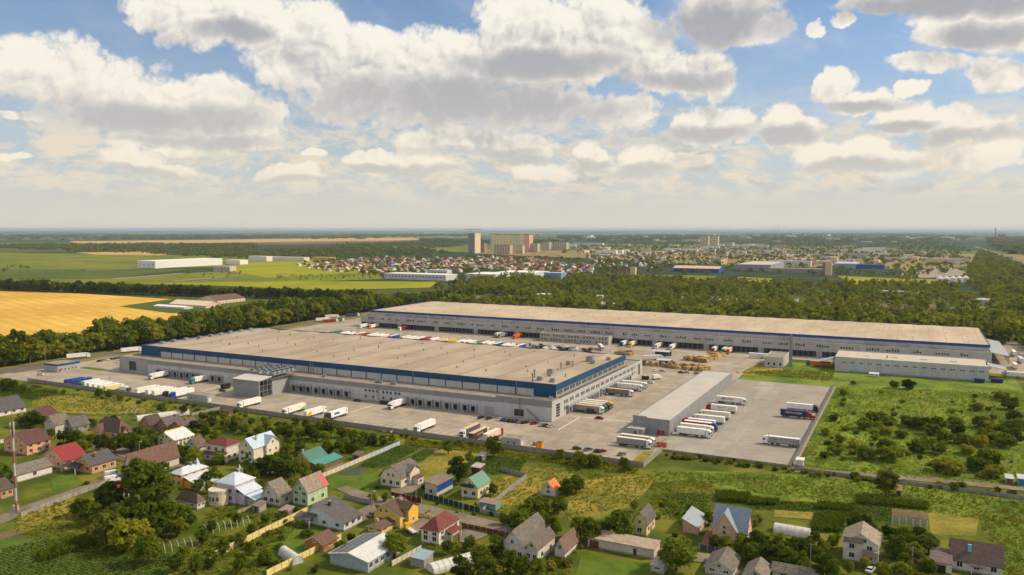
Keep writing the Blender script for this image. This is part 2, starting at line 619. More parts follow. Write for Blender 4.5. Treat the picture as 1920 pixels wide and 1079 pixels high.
MEADOW = ground_mat('dry_meadow', [(0.0, (0.097, 0.113, 0.016)), (0.4, (0.187, 0.173, 0.025)), (0.7, (0.302, 0.231, 0.043)), (1.0, (0.399, 0.292, 0.067))], 0.06, 0.5, 0.45)
CROP = ground_mat('green_crop', [(0.0, (0.034, 0.063, 0.010)), (0.5, (0.065, 0.113, 0.015)), (1.0, (0.114, 0.174, 0.025))], 0.1, 0.8, 0.4, rows=((0, 1, 0), 1.1, (0.07, 0.055, 0.025), 0.45))
CROPV = ground_mat('green_crop_rows', [(0.0, (0.039, 0.076, 0.010)), (0.5, (0.076, 0.136, 0.017)), (1.0, (0.131, 0.197, 0.027))], 0.1, 0.8, 0.4, rows=((1, 0, 0), 1.2, (0.08, 0.062, 0.03), 0.4))
CABBAGE = ground_mat('cabbage_bed', [(0.0, (0.035, 0.055, 0.03)), (0.5, (0.07, 0.095, 0.06)), (1.0, (0.11, 0.14, 0.09))], 0.3, 1.2, 0.5, rows=((0, 1, 0), 1.0, (0.06, 0.06, 0.03), 0.45))
WHEAT = ground_mat('ripe_wheat', [(0.0, (0.441, 0.258, 0.045)), (0.5, (0.630, 0.389, 0.071)), (1.0, (0.777, 0.518, 0.121))], 0.008, 0.06, 0.35, rows=((0.35, 1, 0), 16.0, (0.50, 0.29, 0.06), 0.35))
STUBBLE = ground_mat('stubble_field', [(0.0, (0.40, 0.24, 0.075)), (1.0, (0.58, 0.37, 0.13))], 0.004, 0.03, 0.3)
GREENF = ground_mat('green_field', [(0.0, (0.093, 0.119, 0.013)), (0.5, (0.153, 0.176, 0.017)), (1.0, (0.233, 0.233, 0.022))], 0.006, 0.05, 0.35)
DARKF = ground_mat('dark_green_field', [(0.0, (0.049, 0.082, 0.016)), (0.5, (0.081, 0.114, 0.018)), (1.0, (0.123, 0.155, 0.022))], 0.006, 0.05, 0.35)
BRIGHTF = ground_mat('bright_field', [(0.0, (0.175, 0.201, 0.007)), (0.5, (0.268, 0.271, 0.009)), (1.0, (0.349, 0.311, 0.012))], 0.008, 0.06, 0.35)  # sunlight on the mid-distance fields is put into this colour


def far_land():
    m = bpy.data.materials.new('far_land')
    m.use_nodes = True
    t = NT(m.node_tree)
    b = t.n['Principled BSDF']
    pos = t.new('ShaderNodeNewGeometry').outputs['Position']
    warp = t.vec('ADD', pos, t.vec('SCALE', t.noise(pos, 0.0012, 3.0, 0.5, color=True), s=420.0))
    v = t.new('ShaderNodeTexVoronoi', feature='F1', voronoi_dimensions='2D')
    t.put(v.inputs['Vector'], t.vec('MULTIPLY', warp, (0.55, 1.0, 1.0)))
    v.inputs['Scale'].default_value = 0.00075
    k = t.sep(v.outputs['Color'])[0]
    c = t.ramp(k, [(0.0, (0.030, 0.052, 0.022)), (0.52, (0.040, 0.066, 0.025)), (0.56, (0.12, 0.16, 0.035)), (0.80, (0.10, 0.135, 0.035)), (0.86, (0.30, 0.22, 0.09)), (1.0, (0.16, 0.16, 0.06))])
    n = t.noise(pos, 0.02, 6.0, 0.65)
    c = t.mix(1.0, c, t.mix(t.smooth(n, 0.3, 0.7), (0.6, 0.62, 0.6), (1.35, 1.3, 1.2)), 'MULTIPLY')
    # rough pasture and weeds near the village
    near = t.noise(pos, 0.05, 6.0, 0.62)
    g = t.ramp(t.smooth(near, 0.3, 0.7), [(0.0, (0.050, 0.078, 0.009)), (0.5, (0.098, 0.120, 0.013)), (1.0, (0.185, 0.180, 0.024))])
    dist = t.vec('LENGTH', pos)
    c = t.mix(t.smooth(dist, 900.0, 1700.0), g, c)
    t.put(b.inputs['Base Color'], c)
    b.inputs['Roughness'].default_value = 0.95
    b.inputs['Specular IOR Level'].default_value = 0.1
    return m


def make_ground():
    ax = [-300000, -120000, -45000, -18000, -8000, -4000, -2200, -1400, -1000, -700, -400, -150, 100, 350, 700, 1000, 1400, 2200, 4000, 8000, 18000, 45000, 120000, 300000]
    mb = MB()
    n = len(ax)
    mb.v = [(x, y, 0.0) for y in ax for x in ax]
    mb.f = [(j * n + i, j * n + i + 1, (j + 1) * n + i + 1, (j + 1) * n + i) for j in range(n - 1) for i in range(n - 1)]
    mb.m = [0] * len(mb.f)
    tag(link('ground', mb.mesh('ground', far_land())), 'open ground under the fields, village and town', kind='structure')


make_ground()


def sheet(name, pts, z, m, label=None, px=True, kind='structure'):
    poly = [G(*p) for p in pts] if px else pts
    # counter-clockwise so that the normal points up
    a = sum(poly[i][0] * poly[(i + 1) % len(poly)][1] - poly[(i + 1) % len(poly)][0] * poly[i][1] for i in range(len(poly)))
    if a < 0:
        poly = poly[::-1]
    mb = MB().face([(p[0], p[1], z) for p in poly])
    o = link(name, mb.mesh(name, m))
    return tag(o, label, None, None, kind)


def rect(x0, y0, x1, y1):
    return [(x0, y0), (x1, y0), (x1, y1), (x0, y1)]


# ---- industrial site
sheet('yard', rect(-562, 318, -104, 800), 0.02, YARD, 'concrete yard round both warehouses', False)
sheet('yard', rect(-104.0, 640, 150, 860), 0.02, YARD, 'concrete yard at the far end of the long warehouse', False)
sheet('yard', rect(-104.0, 318.2, -99.5, 345.5), 0.018, YARD, 'yard corner beside the lorry park', False)
sheet('parking_lot', rect(-103.6, 345.5, -44, 537), 0.03, LOT, 'grey lorry park behind the long canopy building', False)
sheet('parking_lot', rect(-72, 346.5, -45, 536), 0.036, BAYS, 'striped lorry bays along the lot wall', False)
sheet('parking_lot', rect(-103, 372, -88, 536), 0.036, BAYS, 'striped lorry bays beside the canopy building', False)
sheet('road', rect(-582, -300, -566, 1300), 0.03, ASPHALT, 'access road along the tree belt', False)
sheet('road', rect(-566, 332, -556, 362), 0.026, ASPHALT, 'gate entrance', False)
sheet('verge', rect(-566, 362, -558, 800), 0.03, MEADOW, 'dry grass verge beside the access road', False)
sheet('verge', rect(-588, -300, -582, 1300), 0.02, MEADOW, 'dry grass verge under the tree belt', False)
sheet('lawn', rect(-519, 318.6, -480, 324), 0.03, MEADOW, 'dry grass strip beside the yard wall', False)
sheet('lawn', rect(-536, 366, -512, 372), 0.034, LAWN, 'small lawn beside the gatehouse', False)
sheet('lawn', [(1176, 872), (1206, 847), (1226, 846), (1204, 874)], 0.04, MEADOW, 'dry grass corner of the yard')
# turf between the two yards
sheet('lawn', rect(-104, 537, 62, 628), 0.012, GRASS, 'rough turf between lorry park and far building', False)
sheet('lawn', [(1387, 692), (1440, 676), (1470, 694), (1452, 704), (1395, 704)], 0.03, MEADOW, 'dry turf beside the boiler house')
sheet('road', [(1366, 694), (1428, 672), (1444, 673), (1402, 692), (1386, 700)], 0.045, YARD, 'concrete path beside the pallet stacks')


def line_mark(p, q, w=0.35):
    a, b = Vector(G(*p)), Vector(G(*q))
    d = (b - a).normalized()
    n = Vector((-d.y, d.x)) * w / 2
    sheet('road_marking', [tuple(a - n), tuple(b - n), tuple(b + n), tuple(a + n)], 0.05, WHITE_TRIM, 'worn white line painted on the yard', False)


for a, b in (((1069, 780), (1186, 792)), ((1087, 783), (1046, 807)), ((700, 760), (660, 773)), ((378, 735), (415, 725)), ((1186, 816), (1165, 818)), ((395, 705), (385, 712)), ((78, 713), (100, 716))):
    line_mark(a, b, 0.7)
for k in range(9):
    y = 320.0
    mb = MB().box(-0.06, 0, 0, 0.06, 5.0, 0.004)
    link('road_marking', mb.mesh('bay_line', WHITE_TRIM), None, (-152.0 + k * 2.8, y + 1, 0.05))['kind'] = 'structure'
for k in range(26):
    link('road_marking', bpy.data.meshes['bay_line'], None, (-258.0 + k * 4.2, 320 + 4, 0.05), 0, (1.5, 2.6, 1))['kind'] = 'structure'

# ---- fields beyond the belt
wl = [(-2600, 700), G(0, 544), G(150, 551), G(322, 561.5), G(222, 575), G(318, 588), (-612, 780), (-612, -300), (-2600, -300)]
sheet('field', wl, 0.15, WHEAT, 'ripe golden wheat field behind the tree belt', False)
sheet('field', [G(222, 575.2), G(322, 562), G(380, 560), (-660, 880), (-612, 782), G(318, 588.3)], 0.12, DARKF, 'green plot round the farm sheds', False)
FIELDS = [
    ([(-300, 470), (0, 474), (250, 478), (520, 480), (520, 500), (250, 504), (0, 506), (-300, 500)], 0.5, GREENF, 'pale green field on the plain'),
    ([(-300, 500), (0, 506.2), (180, 503), (258, 504), (360, 505), (210, 523), (0, 523), (-300, 518)], 0.4, DARKF, 'dark green field before the white hall'),
    ([(210, 523.5), (345, 513), (480, 505), (700, 506), (720, 524), (400, 534), (0, 534), (0, 524)], 0.35, GREENF, 'green meadow before the town'),
    ([(250, 532), (560, 528), (820, 529), (806, 540), (600, 545), (430, 537)], 0.45, BRIGHTF, 'bright yellow green field before the belt'),
    ([(440, 490), (560, 486), (640, 493), (720, 510), (500, 521), (420, 508)], 0.6, BRIGHTF, 'meadow coloured as if sunlit at the edge of town'),
    ([(130, 453), (350, 451), (560, 448), (790, 446), (784, 451), (560, 454), (300, 458), (150, 459)], 2.0, STUBBLE, 'far pale stubble field'),
    ([(470, 453.5), (640, 452), (780, 451.5), (700, 457), (560, 459), (480, 459)], 1.6, DIRT, 'far ploughed field'),
    ([(140, 474), (260, 472.5), (345, 474), (300, 480), (180, 478)], 0.9, STUBBLE, 'dry patch at the edge of the wood'),
    ([(800, 466), (870, 466), (880, 473), (812, 473)], 0.9, GREENF, 'meadow beside the unfinished tower'),
    ([(760, 445), (900, 443), (905, 446), (780, 448)], 2.4, GREENF, 'far meadow strip'),
    ([(0, 466), (70, 464), (180, 467), (120, 473), (0, 474)], 0.8, DARKF, 'dim meadow at the foot of the wood'),
    ([(1570, 518), (1640, 521), (1770, 525), (1780, 533), (1600, 534)], 0.5, BRIGHTF, 'clearing coloured as if sunlit among the works'),
    ([(1385, 520), (1450, 523), (1440, 531), (1380, 529)], 0.5, BRIGHTF, 'bright clearing beside the silo tower'),
    ([(1180, 515), (1345, 518), (1330, 528), (1190, 530)], 0.5, GREENF, 'green strip behind the woodland'),
    ([(1690, 505), (1780, 502), (1830, 515), (1740, 522), (1690, 520)], 0.45, CONCRETE, 'pale gravel works yard'),
    ([(1800, 571), (1880, 566), (1890, 580), (1810, 582)], 0.3, GRASS, 'worn clearing by the tank'),
    ([(1440, 566), (1560, 568), (1760, 572), (1770, 582), (1620, 580), (1450, 576)], 0.3, DIRT, 'bare works yard behind the belt'),
    ([(1000, 553), (1120, 556), (1210, 575), (1150, 585), (1000, 566)], 0.3, DIRT, 'bare yard behind the belt'),
]
for pts, z, m, lb in FIELDS:
    sheet('field', pts, z, m, lb)
sheet('road', [(160, 506.5), (345, 500), (560, 487), (640, 485), (640, 486.2), (560, 488.4), (345, 501.8), (160, 508)], 0.7, LANE, 'country road past the white hall')
sheet('road', [(205, 523.6), (345, 512.4), (347, 513.4), (222, 524.2)], 0.8, CONCRETE, 'pale farm track')
sheet('road', [(322, 527.4), (455, 516.4), (458, 517.2), (335, 528.2)], 0.8, CONCRETE, 'second pale farm track')
sheet('railway', [(1826, 463), (1860, 475), (1925, 497), (1925, 492), (1866, 473), (1830, 462)], 0.8, LANE, 'far railway line through the wood')

# ---- village ground, meadows and garden plots
VILLAGE = [
    ('meadow', [(1230, 880), (1490, 890), (1925, 930), (1925, 990), (1600, 950), (1420, 930), (1300, 900), (1215, 905)], GRASS, 'green meadow below the lorry park wall'),
    ('meadow', [(1075, 905), (1180, 890), (1236, 893), (1190, 945), (1120, 975), (1062, 975), (1050, 945)], MEADOW, 'dry yellow meadow between the houses'),
    ('meadow', [(925, 900), (1010, 876), (1080, 880), (1060, 905), (1000, 945), (935, 950), (905, 960)], MEADOW, 'weedy dry plot round the orange roofed hut'),
    ('meadow', [(1740, 962), (1835, 968), (1830, 1005), (1745, 1002)], MEADOW, 'dry yellow plot beside the vegetable beds'),
    ('meadow', [(1835, 968), (1925, 975), (1925, 1100), (1880, 1085), (1850, 1010)], GRASS, 'meadow at the right edge'),
    ('meadow', [(1500, 870), (1570, 722), (1925, 735), (1925, 915), (1700, 900)], GRASS, 'shrubby wasteland beside the lorry park'),
    ('lawn', [(780, 855), (860, 836), (905, 846), (880, 868), (830, 905), (790, 900)], MEADOW, 'dry lawn behind the gambrel house'),
    ('lawn', [(905, 852), (990, 862), (975, 885), (925, 892), (860, 878)], CROP, 'dark vegetable plot by the plank fence'),
    ('garden_plot', [(743, 836), (800, 833), (760, 858), (720, 879), (665, 878)], CROP, 'long dark potato bed'),
    ('garden_plot', [(800, 840), (818, 846), (790, 868), (735, 880), (724, 879)], CROPV, 'bright green vegetable rows'),
    ('garden_plot', [(655, 875), (692, 878), (672, 892), (630, 889)], CABBAGE, 'bluish cabbage bed'),
    ('garden_plot', [(808, 833), (828, 834), (818, 845), (797, 838)], DIRT, 'bare soil patch by the yard wall'),
    ('lawn', [(612, 893), (655, 893), (712, 886), (725, 905), (690, 920), (620, 918)], LAWN, 'lawn behind the mint house'),
    ('lawn', [(500, 1008), (575, 965), (610, 985), (640, 1010), (560, 1040), (500, 1052)], LAWN, 'mown lawn beside the white house'),
    ('meadow', [(60, 745), (170, 742), (290, 757), (270, 775), (180, 778), (60, 770)], MEADOW, 'golden plot below the yard wall'),
    ('garden_plot', [(-60, 712), (60, 728), (120, 738), (60, 752), (-60, 745)], CROP, 'dark green allotment below the yard wall'),
    ('garden_plot', [(-60, 1010), (140, 1000), (240, 1020), (330, 1040), (300, 1100), (-60, 1100)], CROPV, 'dark green crop field in the corner'),
    ('garden_plot', [(-20, 1002), (55, 990), (60, 996), (-20, 1018)], DIRT, 'bare soil strip in the corner'),
    ('meadow', [(30, 965), (130, 930), (180, 945), (130, 985), (30, 1000)], MEADOW, 'weedy slope beside the mast'),
    ('lawn', [(95, 900), (140, 882), (150, 905), (100, 925)], LAWN, 'lawn beside the brick house'),
    ('garden_plot', [(1235, 925), (1330, 925), (1330, 945), (1305, 990), (1245, 965)], CROPV, 'bean rows behind the mansard hut'),
    ('garden_plot', [(1400, 935), (1535, 945), (1530, 962), (1400, 955)], CROP, 'dark potato field'),
    ('garden_plot', [(1452, 957), (1525, 962), (1522, 975), (1450, 970)], MEADOW, 'small yellow plot behind the tunnel'),
    ('garden_plot', [(1530, 950), (1605, 955), (1590, 1000), (1520, 1000)], CROPV, 'maize plot beside the tunnel'),
    ('garden_plot', [(1605, 945), (1672, 950), (1670, 985), (1600, 975)], CROP, 'vegetable field behind the grey house'),
    ('garden_plot', [(1672, 957), (1740, 962), (1740, 974), (1672, 968)], DIRT, 'bare soil bed'),
    ('garden_plot', [(1672, 968.4), (1740, 974.4), (1738, 986), (1672, 980)], CABBAGE, 'cabbage bed behind the white posts'),
    ('lawn', [(1090, 1045), (1230, 1058), (1235, 1100), (1070, 1100)], LAWN, 'worn lawn before the long garage'),
    ('garden_plot', [(560, 800), (700, 820), (720, 835), (650, 850), (560, 840)], LAWN, 'orchard grass below the yard wall'),
    ('wasteland', [(1490, 878), (1700, 893), (1925, 915), (1925, 922), (1700, 901), (1490, 886)], LANE, 'dusty farm track'),
    ('garden_plot', [(1325, 995), (1346, 985), (1338, 1026), (1312, 1026)], mat('red_paving', (0.25, 0.10, 0.06), 0.9, 0.2, 1.0), 'red paved drive'),
]
for i, (nm, pts, m, lb) in enumerate(VILLAGE):
    sheet(nm, pts, 0.02 + 0.006 * i, m, lb)
LANES = [
    ([(165, 838), (185, 832), (255, 846), (330, 868), (360, 880), (340, 888), (290, 872), (230, 858), (190, 848)], 'village lane beside the brick house'),
    ([(630, 918), (650, 912), (720, 936), (800, 948), (935, 980), (1020, 1002), (1010, 1014), (900, 990), (790, 964), (700, 948)], 'village street past the yellow house'),
    ([(0, 966), (45, 950), (140, 918), (215, 893), (222, 898), (150, 928), (50, 966), (0, 985)], 'gravel lane along the wall'),
    ([(1095, 1008), (1240, 1030), (1330, 1040), (1420, 1075), (1380, 1080), (1320, 1056), (1230, 1048), (1095, 1024)], 'lane at the long garage'),
    ([(175, 905), (205, 888), (232, 892), (225, 910), (190, 918)], 'paved drive with two vans'),
    ([(662, 962), (700, 945), (708, 958), (672, 985)], 'drive beside the white house'),
    ([(783, 975), (812, 965), (830, 975), (800, 992), (770, 1003), (760, 990)], 'drive of the yellow house'),
    ([(860, 998), (905, 985), (915, 1005), (880, 1020), (862, 1018)], 'paved court of the white house'),
    ([(730, 905), (788, 893), (798, 905), (775, 925), (735, 930)], 'paved court of the gambrel house'),
]
for i, (pts, lb) in enumerate(LANES):
    sheet('road', pts, 0.25 + 0.006 * i, LANE, lb)


# ------------------------------------------------------------------ warehouses
CLAD = mat('light_cladding', (0.50, 0.505, 0.51), 0.5, 0.07, 0.35, 0.4, streak=(1, 1, 0.15))
CLAD_DARK = mat('grey_cladding', (0.255, 0.265, 0.28), 0.5, 0.08, 0.35, 0.4, bump=((0, 0, 1), 1.0, 0.3))
CLAD_MID = mat('mid_grey_cladding', (0.345, 0.355, 0.365), 0.5, 0.08, 0.35, 0.4, streak=(1, 1, 0.15))
BLUE = mat('blue_fascia', (0.003, 0.062, 0.165), 0.45, 0.10, 0.3, 0.4)
BLUE2 = mat('bright_blue_fascia', (0.008, 0.07, 0.30), 0.45, 0.10, 0.3, 0.4)
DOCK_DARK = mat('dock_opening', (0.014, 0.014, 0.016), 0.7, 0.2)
DOCK_DOOR = mat('dock_door', (0.075, 0.078, 0.085), 0.6, 0.15)
ROOF_WHITE = mat('pale_membrane', (0.56, 0.53, 0.48), 0.6, 0.06, 0.15)


def membrane(name, dark, lite, cellu, cellv, lines, var):
    m = bpy.data.materials.new(name)
    m.use_nodes = True
    t = NT(m.node_tree)
    b = t.n['Principled BSDF']
    pos = t.new('ShaderNodeNewGeometry').outputs['Position']
    n1 = t.noise(t.vec('MULTIPLY', pos, (1.0, 0.25, 1)), 0.06, 6.0, 0.65)
    n2 = t.noise(pos, 0.02, 4.0, 0.6)
    c = t.mix(t.smooth(t.math('ADD', t.math('MULTIPLY', n1, 0.55), t.math('MULTIPLY', n2, 0.45)), 0.35, 0.65), dark, lite)
    q = t.vec('MULTIPLY', pos, (1 / cellu, 1 / cellv, 0))
    wn = t.new('ShaderNodeTexWhiteNoise', noise_dimensions='2D')
    t.put(wn.inputs['Vector'], t.vec('FLOOR', q))
    c = t.mix(1.0, c, t.mix(wn.outputs['Value'], (1 - var,) * 3, (1 + var,) * 3), 'MULTIPLY')
    fr = t.sep(t.vec('FRACTION', q))
    wid = t.math('MULTIPLY', n1, 0.05)
    ln = t.math('LESS_THAN', fr[0], wid)
    broken = t.smooth(t.noise(t.vec('MULTIPLY', pos, (0.2, 1, 1)), 0.035, 3.0, 0.6), 0.34, 0.50)
    c = t.mix(t.math('MULTIPLY', t.math('MULTIPLY', ln, broken), lines), c, tuple(x * 0.25 for x in dark))
    t.put(b.inputs['Base Color'], c)
    b.inputs['Roughness'].default_value = 0.8
    b.inputs['Specular IOR Level'].default_value = 0.2
    return m


ROOF1 = membrane('beige_membrane', (0.33, 0.26, 0.185), (0.445, 0.365, 0.272), 23.32, 40.0, 0.95, 0.03)
ROOF2 = membrane('warm_membrane', (0.43, 0.335, 0.225), (0.55, 0.445, 0.312), 11.3, 24.0, 0.45, 0.05)
ROOF3 = mat('brown_gravel_roof', (0.30, 0.24, 0.175), 0.9, 0.15, 0.3)


def dock_mesh(nm, along):
    """dock shelter standing out from a wall; along = 'x' when the wall runs along x (faces -y)"""
    f, d, k = MB(), MB(), MB()
    # frame of shelter 3.6 wide, 4.4 high, 1.5 deep
    for (a0, a1, z0, z1) in ((-1.9, -1.35, 0.9, 4.6), (1.35, 1.9, 0.9, 4.6), (-1.35, 1.35, 3.9, 4.6)):
        f.box(a0, -1.5, z0, a1, 0.0, z1)
    f.box(-1.9, -0.9, 0.0, 1.9, 0.0, 0.9)
    d.box(-1.35, -0.55, 0.9, 1.35, -0.45, 3.9)
    k.box(-0.5, -0.99, 0.25, 0.5, -0.9, 0.8)
    return f.mesh(nm + '_frame', CLAD_MID), d.mesh(nm + '_door', DOCK_DARK), k.mesh(nm + '_bumper', DARK)


DOCK = dock_mesh('dock_shelter', 'x')


def add_dock(T, x, y, rz=0.0, nm='dock_shelter'):
    a = T.inst(nm, DOCK[0], (x, y, 0), rz)
    d = link('dock_door', DOCK[1], a)
    link('bumper', DOCK[2], a)
    return a


WIN_CACHE = {}


def window_meshes(w, h, frame=None, mull=1, glass=None):
    frame = frame or WHITE_TRIM
    key = (round(w, 2), round(h, 2), frame.name, mull)
    if key not in WIN_CACHE:
        f, g = MB(), MB()
        t = min(0.09, w * 0.12)
        f.box(-w / 2, -0.07, 0, -w / 2 + t, 0.0, h).box(w / 2 - t, -0.07, 0, w / 2, 0.0, h)
        f.box(-w / 2 + t, -0.07, 0, w / 2 - t, 0.0, t).box(-w / 2 + t, -0.07, h - t, w / 2 - t, 0.0, h)
        f.box(-w / 2 - 0.06, -0.14, -0.06, w / 2 + 0.06, 0.0, -0.002)
        for i in range(mull):
            x = -w / 2 + w * (i + 1) / (mull + 1)
            f.box(x - t * 0.4, -0.06, t, x + t * 0.4, 0.0, h - t)
        g.face([(-w / 2 + t, -0.02, t), (w / 2 - t, -0.02, t), (w / 2 - t, -0.02, h - t), (-w / 2 + t, -0.02, h - t)])
        WIN_CACHE[key] = (f.mesh('window', frame), g.mesh('pane', GLASS))
    return WIN_CACHE[key]


def add_window(T, x, y, z, w, h, rz=0.0, frame=None, mull=1, nm='window'):
    """window on a wall; rz = 0 faces -y, pi/2 faces +x, pi faces +y, -pi/2 faces -x"""
    f, g = window_meshes(w, h, frame, mull)
    o = T.inst(nm, f, (x, y, z), rz)
    link('pane', g, o)
    return o


FACE_RZ = {'-y': 0.0, '+x': math.pi / 2, '+y': math.pi, '-x': -math.pi / 2}
FRAME_GREY = mat('grey_window_frame', (0.24, 0.245, 0.25), 0.5, 0.1)


def u_at(px, y, z):
    """x of the point of the line (y, z) that shows at photo column px"""
    lo, hi = -3000.0, 1500.0
    for _ in range(70):
        m = (lo + hi) / 2
        r = m * RIGHT[0] + y * RIGHT[1]
        f = m * FWD[0] + y * FWD[1]
        ff = f * math.cos(TILT) - (z - CAM_H) * math.sin(TILT)
        if ff > 1.0 and CX + FPX * r / ff < px:
            lo = m
        else:
            hi = m
    return lo


def v_at(px, x, z):
    lo, hi = max(20.0, x * 0.55 + 10.0), 6000.0
    sgn = P(x, 6000, z)[0] - P(x, lo, z)[0]
    for _ in range(70):
        m = (lo + hi) / 2
        if (P(x, m, z)[0] < px) == (sgn > 0):
            lo = m
        else:
            hi = m
    return lo


def z_at(x, y, py):
    lo, hi = -1.0, 200.0
    for _ in range(60):
        m = (lo + hi) / 2
        if P(x, y, m)[1] > py:
            lo = m
        else:
            hi = m
    return lo


vent_a = MB().cyl((0, 0, 0), (0, 0, 1.5), 0.35, 8).cyl((0, 0, 1.5), (0, 0, 1.9), 0.65, 8, 0, 0.5).mesh('roof_vent', STEEL)
vent_b = MB().box(-0.5, -0.5, 0, 0.5, 0.5, 0.9).box(-0.65, -0.65, 0.9, 0.65, 0.65, 1.1).mesh('roof_vent_box', STEEL)
vent_dark = MB().cyl((0, 0, 0), (0, 0, 1.7), 0.3, 6).cyl((0, 0, 1.7), (0, 0, 2.0), 0.5, 6).mesh('roof_vent_dark', CHARCOAL)
skylight = MB().extrude([(-0.9, 0), (0.9, 0), (0.6, 0.5), (-0.6, 0.5)], 'x', -0.9, 0.9).mesh('skylight', mat('skylight_dome', (0.62, 0.62, 0.6), 0.3, 0.1))
hvac = MB().box(-1.6, -1.0, 0.3, 1.6, 1.0, 1.9).box(-1.5, -0.9, 0, -1.3, 0.9, 0.3).box(1.3, -0.9, 0, 1.5, 0.9, 0.3).cyl((-0.7, 0, 1.9), (-0.7, 0, 2.15), 0.6, 10).cyl((0.7, 0, 1.9), (0.7, 0, 2.15), 0.6, 10).mesh('air_handler', STEEL)


def warehouse_near():
    T = Thing('distribution_warehouse', 'near beige roofed warehouse with deep blue fascia and dock doors along its front', 'warehouse', (-166, 373, 0))
    X0, X1, Y0, Y1 = -501.0, -166.0, 373.0, 526.0
    HX0, HX1, HY0, HY1, HZ = -497.0, -170.5, 388.5, 503.0, 16.6
    # front annex: lower light wall, upper grey band
    T.part('front_wall', MB().box(X0, Y0, 0, X1, Y0 + 0.6, 7.0), CLAD)
    T.part('front_band', MB().box(X0, Y0 - 0.05, 7.0, X1, Y0 + 0.6, 9.9), CLAD_DARK)
    T.part('end_wall', MB().box(X1 - 0.6, Y0 + 0.6, 0, X1, Y1, 10.0), mat('pale_end_wall', (0.47, 0.47, 0.47), 0.5, 0.06, 0.4))
    T.part('corner_block', MB().box(X0 - 0.15, Y0 - 0.15, 0, X0 + 29, Y0 - 0.052, 10.5), CLAD_MID)
    T.part('corner_block', MB().box(X1 - 33, Y0 - 0.12, 7.4, X1 + 0.1, Y0 - 0.052, 11.0), CLAD_DARK)
    T.part('corner_block', MB().box(X1 - 33, Y0 - 0.1, 0, X1 + 0.05, Y0 - 0.054, 7.4), CLAD)
    T.part('left_wall', MB().box(X0, Y0 + 0.6, 0, X0 + 0.6, Y1, 9.9), CLAD_MID)
    T.part('back_wall', MB().box(X0 + 0.6, Y1 - 0.6, 0, X1 - 0.6, Y1, 9.9), CLAD_MID)
    T.part('annex_roof', MB().box(X0 + 0.6, Y0 + 0.6, 9.0, HX1 + 4.0, HY0, 9.3), ROOF3)
    T.part('annex_roof', MB().box(HX1, HY0, 9.0, X1 - 0.6, HY1, 9.3), mat('dark_gravel_roof', (0.16, 0.125, 0.09), 0.95, 0.2, 0.4))
    T.part('annex_roof', MB().box(X0 + 0.6, HY1, 9.0, X1 - 0.6, Y1 - 0.6, 9.3), ROOF3)
    T.part('annex_roof', MB().box(X0 + 0.6, HY0, 9.0, HX0, HY1, 9.3), ROOF3)
    # high hall
    T.part('hall_wall', MB().box(HX0, HY0, 9.3, HX1, HY1, 14.2), CLAD_MID)
    fr = MB()
    fr.box(HX0 - 0.3, HY0 - 0.35, 13.1, HX1 + 0.3, HY0, HZ).box(HX1, HY0, 13.1, HX1 + 0.3, HY1, HZ)
    fr.box(HX0 - 0.3, HY0, 13.9, HX0, HY1, HZ).box(HX0 - 0.3, HY1, 13.9, HX1 + 0.3, HY1 + 0.3, HZ)
    T.part('blue_fascia', fr, BLUE)
    T.part('blue_corner', MB().box(HX1 - 13, HY0 - 0.45, 9.3, HX1 + 0.35, HY0 - 0.36, HZ + 0.02).box(HX1 - 13, HY0 - 0.36, 9.3, HX1, HY0 - 0.01, 13.1), BLUE)
    T.part('blue_corner', MB().box(HX0 - 0.35, HY0 - 0.45, 9.3, HX0 + 19, HY0 - 0.36, HZ + 0.02).box(HX0, HY0 - 0.36, 9.3, HX0 + 19, HY0 - 0.01, 13.1), BLUE)
    # hall roof: shallow folds running from front to back
    mb = MB()
    n = 14
    xs = [HX0 + (HX1 - HX0) * i / n for i in range(n + 1)]
    for i in range(n):
        xm = (xs[i] + xs[i + 1]) / 2
        zr, zv = HZ - 0.1, HZ - 0.75
        mb.face([(xs[i], HY0, zv), (xm, HY0, zr), (xm, HY1, zr), (xs[i], HY1, zv)])
        mb.face([(xm, HY0, zr), (xs[i + 1], HY0, zv), (xs[i + 1], HY1, zv), (xm, HY1, zr)])
    T.part('roof', mb, ROOF1)
    pan = MB().box(-5.35, -0.12, 0, 5.35, -0.004, 3.72).mesh('wall_panel', CLAD)
    pil = MB().box(-0.28, -0.3, 0, 0.28, -0.004, 3.75).mesh('pilaster', CHARCOAL)
    k = -477.8
    while k < -184:
        T.inst('wall_panel', pan, (k + 5.65, HY0, 9.32))
        T.inst('pilaster', pil, (k, HY0, 9.31))
        k += 11.32
    # docks on the front
    for px in (299, 309, 320, 331, 343, 354, 365, 376, 401, 414):
        add_dock(T, u_at(px, Y0, 2.5), Y0)
    for px in (553, 566.5, 580, 595, 609, 623.5, 637, 652):
        add_dock(T, u_at(px, Y0, 2.5), Y0)
    for px in (761, 776, 790, 807, 822, 840, 856, 873.5, 889):
        add_dock(T, u_at(px, Y0, 2.5), Y0)
    # docks on the end wall
    for y in [395 + i * 4.6 for i in range(10)] + [446 + i * 4.6 for i in range(12)]:
        add_dock(T, X1, y, math.pi / 2)
    # canopy and doors
    T.part('roller_door', MB().box(-203 - 3, Y0 - 0.12, 0, -203 + 3, Y0 - 0.06, 4.6), CLAD_MID)
    T.part('roller_door', MB().box(-463 - 2, Y0 - 0.1, 0, -463 + 2, Y0 - 0.02, 4.4), CLAD_MID)
    T.part('canopy', MB().box(-336, Y0 - 2.6, 3.2, -330, Y0 - 0.06, 3.4), CHARCOAL)
